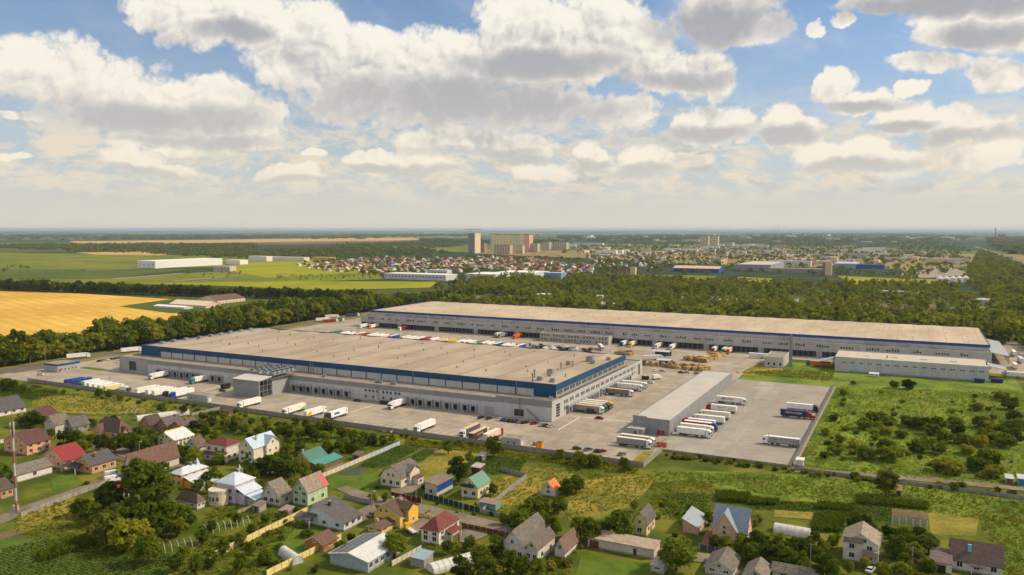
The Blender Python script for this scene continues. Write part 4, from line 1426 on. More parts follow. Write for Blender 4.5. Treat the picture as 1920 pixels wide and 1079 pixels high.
truck(881, 815, 270, C_WHITE, (92, 86, 100), 'lorry with purple grey curtain trailer near the yard wall', roof=C_BEIGE)
truck(899, 821, 90, C_WHITE, (84, 58, 44), 'lorry with dark brown lettered curtain trailer near the yard wall', roof=C_BEIGE, livery=(BROWN_TEXT,))
truck(925, 823, 90, C_RED, (208, 190, 178), 'lorry with red cab and pinkish trailer behind the yard wall tree', roof=C_CREAM)
for px, py, deg, cab, c, lb in (
        (277, 737, 90, C_WHITE, C_WHITE, 'white trailer lorry, leftmost of the row by the flat shed'),
        (297, 739, 90, C_WHITE, C_WHITE, 'second white trailer lorry in the row by the flat shed'),
        (309, 741, 90, C_WHITE, C_WHITE, 'third white trailer lorry in the row by the flat shed'),
        (328, 742.5, 270, C_BLACK, C_WHITE, 'white trailer lorry with dark cab in the row by the flat shed'),
        (341, 744, 270, C_BLUE, C_WHITE, 'white trailer lorry with blue cab next to the flat shed')):
    truck(px, py, deg, cab, c, lb)
for px, py, deg, cab, c, lb, rf in (
        (141, 721, 90, C_BLUE, C_BLUE, 'blue lorry, leftmost of the vehicles along the yard wall', C_BLUE),
        (153, 722, 270, C_BLUE, (40, 60, 120), 'dark blue lorry second along the yard wall', C_BLUE),
        (168, 725, 270, C_TEAL, C_WHITE, 'white lorry with teal front along the yard wall', C_WHITE),
        (183, 727.5, 90, C_WHITE, C_WHITE, 'white trailer right of the teal fronted lorry', C_WHITE),
        (193, 729.5, 90, C_WHITE, C_WHITE, 'white trailer in the middle of the wall row', C_WHITE),
        (203, 731.5, 90, C_WHITE, C_CREAM, 'cream trailer near the end of the wall row', C_WHITE),
        (214, 733.5, 90, C_WHITE, (214, 206, 120), 'pale yellow trailer closing the wall row', C_WHITE)):
    truck(px, py, deg, cab, c, lb, roof=rf, length=0.8)
# --- lorries on the end wall docks
for y, cab, c, lb, rf in ((402.0, C_WHITE, (150, 148, 144), 'grey trailer lorry with white cab, nearest of the end wall docks', C_BEIGE),
                          (406.6, (66, 96, 84), (200, 190, 168), 'lorry with grey green cab, second at the end wall docks', C_CREAM),
                          (411.2, (40, 70, 84), (206, 196, 176), 'lorry with slate blue cab, third at the end wall docks', C_CREAM),
                          (415.8, C_YEL, (196, 190, 170), 'lorry with bright yellow cab at the end wall docks', C_CREAM),
                          (452.0, C_WHITE, (124, 120, 116), 'dark grey trailer lorry with white cab halfway along the end wall', C_BEIGE),
                          (470.0, C_WHITE, C_WHITE, 'white lorry on the far part of the end wall', C_WHITE),
                          (479.0, C_WHITE, C_WHITE, 'farthest white lorry on the end wall docks', C_WHITE)):
    truck(0, 0, 0, cab, c, lb, roof=rf, xy=(-166 + 1.6 + 8.3, y))
# --- lorry park
truck(1302, 818.5, 0, C_WHITE, C_WHITE, 'white lorry nearest the end of the canopy hall, cab outwards')
truck(1307, 811.5, 0, C_WHITE, C_CREAM, 'cream white lorry second from the end of the canopy hall')
truck(1314, 806, 0, C_BLUE, C_RED, 'lorry with blue cab and red trailer by the canopy hall', roof=C_WHITE)
truck(1310, 800.5, 180, C_RED, C_WHITE, 'lorry with red cab facing the canopy hall', livery=(STRIPE_RED,))
truck(1328, 793.5, 180, C_WHITE, C_WHITE, 'white lorry facing the canopy hall, fourth row')
truck(1339, 785, 180, C_WHITE, C_CREAM, 'cream lorry facing the canopy hall, partly behind another')
truck(1352, 773, 180, C_RED, C_WHITE, 'red tractor with white lettered trailer in the lorry park', livery=(GREY_TEXT, RED_TEXT))
truck(1371, 757.5, 0, C_WHITE, C_WHITE, 'farthest white lorry with beige print by the canopy hall', livery=(BEIGE_PRINT, OLIVE_PRINT))
truck(1504, 771, 0, C_BLACK, C_WHITE, 'white trailer lorry with black cab beside the lot wall')
truck(1494, 784, 0, C_RED, C_NAVY, 'navy trailer with white lettering and red bonneted tractor', bonnet=True, roof=C_NAVY, livery=(NAVY_TEXT,))
truck(1464, 835.5, 180, C_WHITE, (146, 148, 150), 'grey curtain lorry with white cab alone in the lorry park')
truck(1190, 838.5, 0, C_WHITE, (140, 140, 142), 'grey curtain lorry beside the yard corner gate', roof=C_CREAM)
truck(1196, 833, 0, C_WHITE, (150, 146, 140), 'grey lorry just behind another at the yard corner gate', roof=C_CREAM)
# --- lorries between the warehouses
ROW = [(629, C_GREEN, 'green'), (648, C_WHITE, 'white'), (660, C_WHITE, 'white'), (674, C_CREAM, 'cream'), (683, C_RED, 'red'), (698, C_WHITE, 'white'), (710, C_WHITE, 'white'), (722, C_CREAM, 'cream'), (737, C_BLUE, 'blue'),
       (760, C_CREAM, 'cream'), (773, C_WHITE, 'white'), (785, C_WHITE, 'white'), (797, C_RED, 'red'), (812, C_WHITE, 'white'), (828, C_BEIGE, 'beige'), (846, C_YEL, 'yellow'), (864, C_WHITE, 'white'), (873, C_WHITE, 'white'),
       (883, C_CREAM, 'cream'), (897, C_TEAL, 'teal'), (908, C_CREAM, 'cream'), (918, C_WHITE, 'white'), (933, C_BLUE, 'blue'), (950, C_WHITE, 'white'), (960, C_CREAM, 'cream'), (976, C_BLUE, 'blue')]
rr = random.Random(8)
ordn = {}
for px, c, nm in ROW:
    x = u_at(px, 590, 3.5)
    ordn[nm] = ordn.get(nm, 0) + 1
    single = sum(1 for q in ROW if q[2] == nm) == 1
    lb = ('%s trailer lorry in the parked row behind the near warehouse' % nm) if single else ('%s %s trailer lorry from the left in the row behind the near warehouse' % (('first', 'second', 'third', 'fourth', 'fifth', 'sixth', 'seventh', 'eighth', 'ninth', 'tenth', 'eleventh', 'twelfth', 'thirteenth')[ordn[nm] - 1], nm))
    truck(0, 0, rr.choice((90, 270, 270)), rr.choice((C_WHITE, C_BLUE, C_RED, c)), c, lb, simple=True, group='lorries parked between the warehouses', roof=C_WHITE if c in (C_WHITE, C_CREAM, C_BLUE) else c, xy=(x, 590 + rr.uniform(-1, 1)))
for px, c, cab, lb in ((684, C_WHITE, C_WHITE, 'white lorry at the first dock of the far warehouse'), (700, C_WHITE, C_ORANGE, 'lorry with orange cab at the second dock of the far warehouse'), (757, (120, 40, 36), C_WHITE, 'dark red lorry at a dock of the far warehouse'),
                       (935, C_WHITE, C_GREY, 'white lorry left of a pair at the far warehouse docks'), (943, C_GREY, C_GREY, 'grey lorry right of a pair at the far warehouse docks'), (971, C_ORANGE, C_ORANGE, 'orange lorry at a dock of the far warehouse'),
                       (1170, C_WHITE, C_BLUE, 'lorry with blue cab at the far docks behind the pallet stacks'), (1186, C_CREAM, C_YEL, 'cream lorry beside the blue cabbed one at the far docks'), (1235, C_CREAM, C_WHITE, 'cream lorry at the far docks above the pallet shelter'),
                       (1262, C_WHITE, C_WHITE, 'white lorry at the far docks above the pallet stacks'), (1340, C_WHITE, C_RED, 'lorry with red cab at the far docks'), (1359, C_WHITE, C_TEAL, 'lorry with teal cab at the far docks'), (1368, C_CREAM, C_ORANGE, 'lorry with orange cab at the far docks')):
    truck(0, 0, 270, cab, c, lb, simple=True, group='lorries at the far docks', xy=(u_at(px, 650.5, 2), 650.5), roof=c)
truck(1425, 672.5, 0, None, C_WHITE, 'white lettered trailer without tractor beside the boiler house', simple=True, livery=(GREY_TEXT,))
truck(1534, 688, 180, (40, 80, 110), (196, 92, 50), 'orange trailer lorry under the near canopy of the depot hall', simple=True, roof=(200, 120, 80))
truck(1905, 709, 0, C_ORANGE, C_WHITE, 'white trailer lorry with orange cab at the right edge', simple=True)
for px, py, deg, c, lb in ((1900, 667, 90, C_WHITE, 'white trailer beside the long end canopy'), (1891, 640, 90, C_WHITE, 'white trailer on the far side road'), (1913, 680, 90, (200, 206, 214), 'pale trailer at the right edge of the yard'),
                           (1902, 691, 90, C_CREAM, 'cream box lorry beside the end canopy'), (1878, 631, 0, (214, 180, 60), 'yellow trailer behind the far warehouse corner'), (1879, 626, 0, C_BLUE, 'blue trailer behind the far warehouse corner'),
                           (606, 603, 60, C_WHITE, 'white lorry at the far gate'), (620, 605, 60, C_RED, 'red lorry at the far gate'), (632, 604, 60, C_GREEN, 'green lorry at the far gate'), (622, 597, 60, C_CREAM, 'cream lorry on the road beyond the far gate'),
                           (661, 594, 60, (60, 60, 80), 'dark lorry on the road beside the tree belt'), (147, 672.5, 68, C_WHITE, 'white lorry driving on the access road'), (247, 661, 68, C_WHITE, 'white lorry farther along the access road'),
                           (1224, 676, 40, (236, 220, 214), 'white lorry leaving the pallet yard'), (1127, 656, 300, C_RED, 'red and white lorry among the parked vans')):
    truck(px, py, deg, C_WHITE, c, lb, simple=True, roof=c if c != C_RED else C_WHITE)


# --- cars and vans
def car_meshes(c, kind):
    def f():
        b, g = MB(), MB()
        if kind == 'car':
            b.extrude([(-2.2, 0.3), (2.2, 0.3), (2.25, 0.7), (1.2, 0.92), (-1.75, 0.98), (-2.2, 0.85)], 'y', -0.88, 0.88)
            b.extrude([(-1.25, 1.41), (-0.9, 1.47), (0.35, 1.45), (0.5, 1.40)], 'y', -0.68, 0.68)
            g.extrude([(-1.75, 0.96), (1.15, 0.90), (0.45, 1.41), (-1.3, 1.42)], 'y', -0.78, 0.78)
        else:
            b.extrude([(-2.9, 0.4), (2.9, 0.4), (2.95, 1.0), (2.2, 1.35), (1.5, 2.3), (1.2, 2.45), (-2.85, 2.5), (-2.95, 2.2)], 'y', -0.98, 0.98)
            g.face([(2.22, -0.85, 1.38), (2.22, 0.85, 1.38), (1.56, 0.82, 2.26), (1.56, -0.82, 2.26)])
            g.box(0.9, -0.995, 1.4, 1.7, -0.982, 2.1).box(0.9, 0.982, 1.4, 1.7, 0.995, 2.1)
        return b.mesh('car_body', vpaint(c, 0.25)), g.mesh('car_glass', GLASS)
    return cached((kind, c), f)


def car(px, py, deg, c, label, kind='car', group=None, xy=None, nm=None, wheels=True):
    x, y = xy if xy else G(px, py)
    nm = nm or ('parked_car' if kind == 'car' else 'van')
    T = Thing(nm, label, 'car' if kind == 'car' else 'van', (x, y, 0.05 if not xy or len(xy) < 3 else xy[2]), math.radians(deg), group)
    b, g = car_meshes(c, kind)
    bo = link('body', b, T.o)
    link('glass', g, bo)
    if wheels:
        for wx in ((-1.35, 1.35) if kind == 'car' else (-1.9, 1.9)):
            for wy in (-0.8, 0.8):
                link('wheel', car_wheel_me, T.o, (wx, wy, 0))
    return T


K_SIL, K_DK = (170, 172, 176), (34, 36, 42)
cl = [((902, 785), K_DK, 'dark car left of the row below the near warehouse corner'), ((917, 786.5), (46, 40, 40), 'dark brown car second in the row below the near corner'), ((939, 789), (210, 214, 218), 'white car among the tight row below the near corner'),
      ((946, 790), (36, 60, 140), 'blue car beside the white one in the tight row'), ((954, 791), (110, 24, 30), 'dark red car in the middle of the tight row'), ((961, 791.8), (60, 58, 44), 'olive car in the tight row'), ((969, 792.6), (30, 40, 120), 'second blue car in the tight row'),
      ((977, 793.6), (150, 132, 104), 'beige car in the tight row'), ((985, 794.4), (44, 36, 34), 'dark brown car closing the tight row'), ((1002, 796), (120, 26, 26), 'dark red car alone right of the tight row'),
      ((1018, 799), K_SIL, 'silver car first of three below the warehouse corner'), ((1025, 800), (44, 46, 50), 'black car middle of three below the warehouse corner'), ((1033, 801.2), (190, 190, 188), 'white car last of three below the warehouse corner')]
for (p, c, lb) in cl:
    car(p[0], p[1], 62 if p[0] > 930 else 80, c, lb, group='cars below the warehouse corner')
for p, d, c, lb in (((1007, 835), 40, (150, 130, 104), 'beige car beside the yellow skip'), ((1082, 843), 20, (70, 74, 80), 'grey car half behind the wall bushes'), ((1103, 845), 60, (96, 104, 116), 'bluish grey car in the corner bays'), ((1121, 848), 60, K_DK, 'dark car beside the red one in the corner bays'),
                    ((1129, 848.5), 60, (110, 24, 34), 'crimson car in the corner bays'), ((1166, 854), 70, (104, 112, 112), 'grey car alone in the corner bays'), ((1124, 786), 0, (130, 26, 30), 'red car crossing the open yard'), ((267, 700), 0, C_WHITE, 'white car before the left corner of the warehouse'),
                    ((417, 734.5), 0, K_DK, 'black car beside the engine house'), ((174, 717), 0, K_DK, 'dark car behind the white trailers, leftmost'), ((194, 719.5), 0, (90, 84, 72), 'brown car behind the white trailers'), ((209, 722), 0, K_DK, 'black car behind the pale yellow trailer'),
                    ((670, 753), 15, K_DK, 'black car beside the middle dock group'), ((1205, 719), 0, (120, 26, 26), 'red car beside the far end wall docks'), ((1220, 719), 0, C_WHITE, 'white car beside the far end wall docks'), ((1228, 696), 80, C_WHITE, 'white car left before the pallet fence'),
                    ((1242, 697), 10, (206, 204, 200), 'pale car right before the pallet fence'), ((1277, 700), 5, K_DK, 'black car near the end of the canopy hall'), ((1288, 700), 5, (196, 190, 184), 'pale car near the end of the canopy hall'), ((1306, 702), 30, (130, 130, 134), 'grey car at the far end of the canopy hall'),
                    ((207, 659), 68, K_DK, 'black car driving on the access road'), ((76, 704), 20, (220, 220, 216), 'white car at the gatehouse barrier'), ((1515, 679), 10, K_SIL, 'silver car before the depot hall')):
    car(p[0], p[1], d, c, lb)
pal = [(36, 38, 44), (150, 152, 156), (210, 210, 208), (96, 28, 30), (40, 52, 90), (70, 74, 80)]
for k in range(12):
    car(0, 0, 90, pal[k % 6], 'parked car in the back row beside the gatehouse', group='back row beside the gatehouse', xy=(-548.0, 391 + k * 3.4))
for k in range(7):
    car(0, 0, 90, pal[(k * 5 + 2) % 6], 'parked car in the front row beside the gatehouse', group='front row beside the gatehouse', xy=(-533.0, 396 + k * 4.4))
for (px, py, c, lb) in ((200.0 + 11, 893.5, C_WHITE, 'white delivery van on the paved drive, upper of two'), (211, 903.5, C_WHITE, 'white panel van on the paved drive, lower of two')):
    car(px, py, 70, c, lb, 'van')
car(1632, 1072, 78, (206, 210, 214), 'white car in front of the grey gabled house')
car(701, 968, 70, (90, 92, 96), 'grey car on the drive of the white house')
rr = random.Random(21)
for k in range(22):
    px, py = 998 + k * 5.2, 649 + k * 0.42 + (k % 3) * 2.4
    car(px, py, rr.choice((30, 60, 90, 150)), rr.choice((C_WHITE, C_WHITE, C_CREAM, (90, 50, 40), K_DK, K_SIL)), 'small van among the crowded vans before the low office', 'van', 'vans before the low office', wheels=False)


def box_lorry(px, py, deg, c, cab, label):
    x, y = G(px, py)
    T = Thing('box_lorry', label, 'lorry', (x, y, 0.05), math.radians(deg))
    T.part('box_body', MB().box(-3.6, -1.15, 1.0, 1.6, 1.15, 3.3), vpaint(c, 0.5), world_coords=False)
    cb = T.part('cab', MB().extrude([(1.75, 0.6), (3.7, 0.6), (3.75, 1.5), (3.3, 2.5), (1.75, 2.6)], 'y', -1.05, 1.05), vpaint(cab), world_coords=False)
    T.part('windscreen', MB().face([(3.76, -0.95, 1.52), (3.76, 0.95, 1.52), (3.34, 0.92, 2.45), (3.34, -0.92, 2.45)]), GLASS, parent=cb, world_coords=False)
    T.part('chassis', MB().box(-3.5, -0.45, 0.6, 3.4, 0.45, 0.98), CHARCOAL, world_coords=False)
    for wx in (-2.3, 2.7):
        for wy in (-0.9, 0.9):
            link('wheel', wheel_me, T.o, (wx, wy, 0), 0, (0.85, 0.85, 0.85))
    return T


box_lorry(235, 734.5, 10, C_WHITE, (80, 80, 90), 'small white box lorry at the end of the wall row')
box_lorry(1231, 712, 60, C_WHITE, C_WHITE, 'small white box lorry beside the end wall docks')
box_lorry(1003, 651, 30, C_CREAM, C_CREAM, 'cream box lorry before the low office')


def tipper(px, py, deg, c, bed, label, L=7.0):
    x, y = G(px, py)
    T = Thing('flatbed_lorry', label, 'lorry', (x, y, 0.27), math.radians(deg))
    cb = T.part('cab', MB().extrude([(L / 2 - 2, 0.6), (L / 2, 0.6), (L / 2 + 0.05, 1.5), (L / 2 - 0.35, 2.5), (L / 2 - 2, 2.55)], 'y', -1.05, 1.05), vpaint(c), world_coords=False)
    T.part('windscreen', MB().face([(L / 2 + 0.06, -0.95, 1.52), (L / 2 + 0.06, 0.95, 1.52), (L / 2 - 0.31, 0.92, 2.42), (L / 2 - 0.31, -0.92, 2.42)]), GLASS, parent=cb, world_coords=False)
    T.part('flatbed', MB().box(-L / 2, -1.15, 1.0, L / 2 - 2.2, 1.15, 1.2).box(-L / 2, -1.15, 1.2, L / 2 - 2.2, -1.08, 1.6).box(-L / 2, 1.08, 1.2, L / 2 - 2.2, 1.15, 1.6), vpaint(bed, 0.7), world_coords=False)
    T.part('chassis', MB().box(-L / 2 + 0.2, -0.45, 0.6, L / 2 - 0.3, 0.45, 0.98), CHARCOAL, world_coords=False)
    for wx in (-L * 0.3, L * 0.32):
        for wy in (-0.9, 0.9):
            link('wheel', wheel_me, T.o, (wx, wy, 0), 0, (0.85, 0.85, 0.85))
    return T


tipper(770, 1000, 150, C_YEL, (206, 202, 190), 'small yellow lorry with open bed at the yellow house')
T = tipper(277, 853, -12, (206, 86, 40), (120, 96, 80), 'long flatbed lorry with orange cab in the village lane', 11.0)
T.part('load', MB().box(-2.5, -0.8, 1.2, 1.2, 0.8, 2.0).box(-0.8, -0.5, 2.0, 0.4, 0.5, 2.7), vpaint((190, 180, 170), 0.8), world_coords=False)


# --- yard clutter
def skip(px, py, c, label, size=(3.4, 1.9, 1.6), deg=0, nm='waste_skip', cat='skip'):
    x, y = G(px, py)
    L, W, H = size
    T = Thing(nm, label, cat, (x, y, 0.05), math.radians(deg))
    m = hexmat(c, 0.6, var=0.12)
    mb = MB()
    mb.extrude([(-L / 2 + 0.3, 0.15), (L / 2 - 0.3, 0.15), (L / 2, H), (-L / 2, H)], 'y', -W / 2, W / 2)
    T.part('body', mb, m, world_coords=False)
    T.part('rim', MB().box(-L / 2 - 0.08, -W / 2 - 0.08, H, L / 2 + 0.08, W / 2 + 0.08, H + 0.1), m, world_coords=False)
    T.part('rubbish', MB().box(-L / 2 + 0.2, -W / 2 + 0.2, H + 0.1, L / 2 - 0.3, W / 2 - 0.2, H + 0.28), CHARCOAL, world_coords=False)
    for s in (-1, 1):
        T.part('skid', MB().box(-L / 2 + 0.3, s * W * 0.3 - 0.1, 0, L / 2 - 0.3, s * W * 0.3 + 0.1, 0.15), CHARCOAL, world_coords=False)
    return T


skip(1012, 841, (226, 150, 20), 'yellow skip beside the beige car', (3.2, 2.6, 2.6), 0)
skip(423, 729, (40, 38, 38), 'dark waste container against the engine house', (6, 2.6, 3.0), 90, cat='container')
skip(1109, 775, (74, 66, 58), 'dark open skip near the end wall docks', (5.0, 2.6, 2.2), 40)
skip(127, 722, (226, 150, 24), 'orange container at the left end of the wall row', (4, 2.4, 2.4), 80, cat='container')
skip(721, 758, (36, 36, 38), 'dark dock leveller box beside the docked white lorry', (5.5, 2.4, 1.6), 0, cat='container')
skip(1241, 838, (220, 90, 40), 'orange tank container by the corner gate', (5, 1.8, 1.6), 0, cat='container')
skip(760, 811, (50, 120, 180), 'small blue bin beside the pallet heap', (1.8, 1.6, 1.6), 0, cat='bin')
skip(1210, 712, (60, 54, 50), 'dark scrap skip among cars near the end wall', (5, 2.4, 2.0), 10)
skip(1836, 718, (34, 44, 96), 'dark blue waste skip at the depot hall', (6, 2.6, 2.4), 0)
skip(1869, 718, (28, 44, 110), 'blue waste skip under the far depot canopy', (7, 2.6, 2.4), 0)
# broken pallets heap: loose boards leaning on each other
PAL_W = mat('raw_pallet_wood', (0.56, 0.38, 0.16), 0.9, 0.2, 2.0, obj_var=0.35)
PAL_D = mat('old_pallet_wood', (0.42, 0.28, 0.13), 0.9, 0.25, 2.0, obj_var=0.35)


def pallet_mesh(n, m, jit):
    mb = MB()
    r = random.Random(n)
    for k in range(n):
        z = k * 0.2
        dx, dy = r.uniform(-jit, jit), r.uniform(-jit, jit)
        for b in (-0.5, 0.0, 0.5):
            mb.box(-0.6 + dx, b - 0.07 + dy, z, 0.6 + dx, b + 0.07 + dy, z + 0.1)
        mb.box(-0.6 + dx, -0.58 + dy, z + 0.1, 0.6 + dx, 0.58 + dy, z + 0.17)
    return mb.mesh('pallets', m)


PST = [pallet_mesh(n, PAL_W if n % 2 else PAL_D, 0.03) for n in (8, 11, 12, 13, 14, 9)]
rp = random.Random(31)
cnt = 0


def pallet_block(p0, p1, rows, lb, grp, dens=1.0, cap=999):
    """rows of pallet stacks from photo pixel p0 to p1"""
    global cnt
    a, b = Vector(G(*p0)), Vector(G(*p1))
    L = (b - a).length
    d = (b - a) / L
    nrm = Vector((-d.y, d.x))
    n = int(L / 2.4)
    for j in range(rows):
        for i in range(n):
            if rp.random() > dens or cnt >= 290:
                continue
            p = a + d * (i + 0.5) * 2.4 + nrm * (j * 2.5)
            me = rp.choice(PST)
            o = link('pallet_stack', me, None, (p.x, p.y, 0.05), math.atan2(d.y, d.x) + rp.uniform(-0.06, 0.06), (2.0, 2.15, rp.uniform(1.0, 1.5)))
            tag(o, lb, 'pallets', grp)
            cnt += 1


pallet_block((1252, 690), (1330, 698), 5, 'stack of tan wooden pallets in the big block beside the canopy hall', 'pallet stacks of the big block', 0.95)
pallet_block((1282, 676), (1322, 680), 4, 'stack of tan wooden pallets in the upper block', 'pallet stacks of the upper block', 0.9)
pallet_block((1322, 681), (1360, 667), 4, 'stack of grey brown pallets in the slanting block near the path', 'pallet stacks of the slanting block', 0.95)
pallet_block((1152, 664), (1186, 667), 3, 'stack of yellow new pallets near the far docks', 'yellow pallet stacks', 0.9)
pallet_block((1200, 684), (1262, 690), 1, 'stack of pallets along the fence of the pallet yard', 'pallet stacks along the fence', 0.8)
hx, hy = G(722, 808)
for k in range(26):
    me = cached('loose_pallet', lambda: pallet_mesh(1, PAL_W, 0))
    o = link('broken_pallet', me, None, (hx + rp.uniform(-8, 9), hy + rp.uniform(-2.5, 2.5), 0.05 + rp.uniform(0, 0.9)), rp.uniform(0, 3.1), (1.3, 1.3, 1.3))
    o.rotation_euler = (rp.uniform(-0.5, 0.5), rp.uniform(-0.4, 0.4), rp.uniform(0, 3.1))
    tag(o, 'loose broken pallet in the heap by the yard wall', 'pallet', 'broken pallets in the heap')
# shelters in the pallet yard
for (px, py, w, d, lb) in ((1241, 668, 14, 8, 'pale roofed shelter among the pallets, farther one'), (1246, 685, 11, 8, 'pale roofed shelter among the pallets, nearer one')):
    x, y = G(px, py)
    T = Thing('shelter', lb, 'shelter', (x, y, 0))
    T.part('roof', MB().extrude([(y - d / 2, 4.0), (y, 4.9), (y + d / 2, 4.0), (y, 4.75)], 'x', x - w / 2, x + w / 2), ROOF_WHITE)
    for sx in (-1, 1):
        for sy in (-1, 1):
            T.part('post', MB().box(x + sx * (w / 2 - 0.4) - 0.1, y + sy * (d / 2 - 0.4) - 0.1, 0, x + sx * (w / 2 - 0.4) + 0.1, y + sy * (d / 2 - 0.4) + 0.1, 4.1), STEEL)
    T.part('back_sheet', MB().box(x - w / 2 + 0.5, y + d / 2 - 0.6, 0, x + w / 2 - 0.5, y + d / 2 - 0.5, 3.6), hexmat((70, 110, 140)))


# --- people
def person(px, py, top, legs, label, deg=0, z=0.05):
    x, y = G(px, py)
    me = bpy.data.meshes.new('person')
    s = 1.76
    J = [(0, 0, .52), (0, 0, .66), (0, 0, .80), (0, 0, .865), (0, 0, .93), (.0, .055, .50), (.01, .06, .28), (0, .06, .03), (.06, .06, .015), (0, -.055, .50), (-.01, -.06, .28), (-.02, -.06, .03), (.04, -.06, .015),
         (0, .11, .79), (.01, .14, .62), (.05, .13, .48), (0, -.11, .79), (.01, -.14, .62), (.05, -.13, .48)]
    E_ = [(0, 1), (1, 2), (2, 3), (3, 4), (0, 5), (5, 6), (6, 7), (7, 8), (0, 9), (9, 10), (10, 11), (11, 12), (2, 13), (13, 14), (14, 15), (2, 16), (16, 17), (17, 18)]
    rad = [.085, .08, .085, .035, .062, .05, .036, .027, .022, .05, .036, .027, .022, .034, .026, .02, .034, .026, .02]
    me.from_pydata([(a * s, b * s, c * s) for a, b, c in J], E_, [])
    o = link('person', me, None, (x, y, z), math.radians(deg))
    md = o.modifiers.new('skin', 'SKIN')
    for i, sv in enumerate(me.skin_vertices[0].data):
        sv.radius = (rad[i] * s, rad[i] * s)
        sv.use_root = i == 0
    o.modifiers.new('sub', 'SUBSURF').render_levels = 1
    dg = bpy.context.evaluated_depsgraph_get()
    m2 = bpy.data.meshes.new_from_object(o.evaluated_get(dg))
    o.modifiers.clear()
    o.data = m2
    m2.materials.clear()
    for c in (top, legs, (196, 150, 120), (50, 36, 26)):
        m2.materials.append(hexmat(c, 0.85))
    for p in m2.polygons:
        zc = p.center.z / s
        p.material_index = 3 if zc > .945 else (2 if zc > .875 or (zc < .53 and abs(p.center.y / s) > .105) else (0 if zc > .52 else 1))
        p.use_smooth = True
    tag(o, label, 'person')
    return o


person(1148, 801, (214, 216, 220), (40, 42, 54), 'person in pale top and dark trousers walking across the open yard', 200)
person(1232, 822, (40, 44, 60), (40, 40, 46), 'person in dark clothes beside the canopy hall', 90)
person(206, 712, (50, 50, 54), (40, 40, 46), 'person in dark clothes crossing the yard near the left dock group', 10)


# ------------------------------------------------------------------ village houses
def wallm(c):
    return hexmat(c, 0.9, var=0.10, scale=0.9)


def roofm(c, kind='tile'):
    if kind == 'metal':
        return hexmat(c, 0.42, var=0.07, scale=0.5, spec=0.5, bump=((1, 0, 0), 2.0, 0.25))
    if kind == 'old':
        return hexmat(c, 0.92, var=0.2, scale=1.1, streak=(1, 1, 0.35), bump=((0, 1, 0), 1.6, 0.5))
    return hexmat(c, 0.7, var=0.14, scale=0.8, bump=((0, 0, 1), 3.0, 0.45))


def chevron(a0, a1, ze, zr, o, t, skew=0.5):
    am = a0 + (a1 - a0) * skew
    sl = (zr - ze) / max(0.1, am - a0)
    sr = (zr - ze) / max(0.1, a1 - am)
    return [(a0 - o, ze - o * sl), (am, zr), (a1 + o, ze - o * sr), (a1 + o, ze - o * sr + t), (am, zr + t * 1.25), (a0 - o, ze - o * sl + t)]


FOOT = []     # house footprints, kept clear of plants


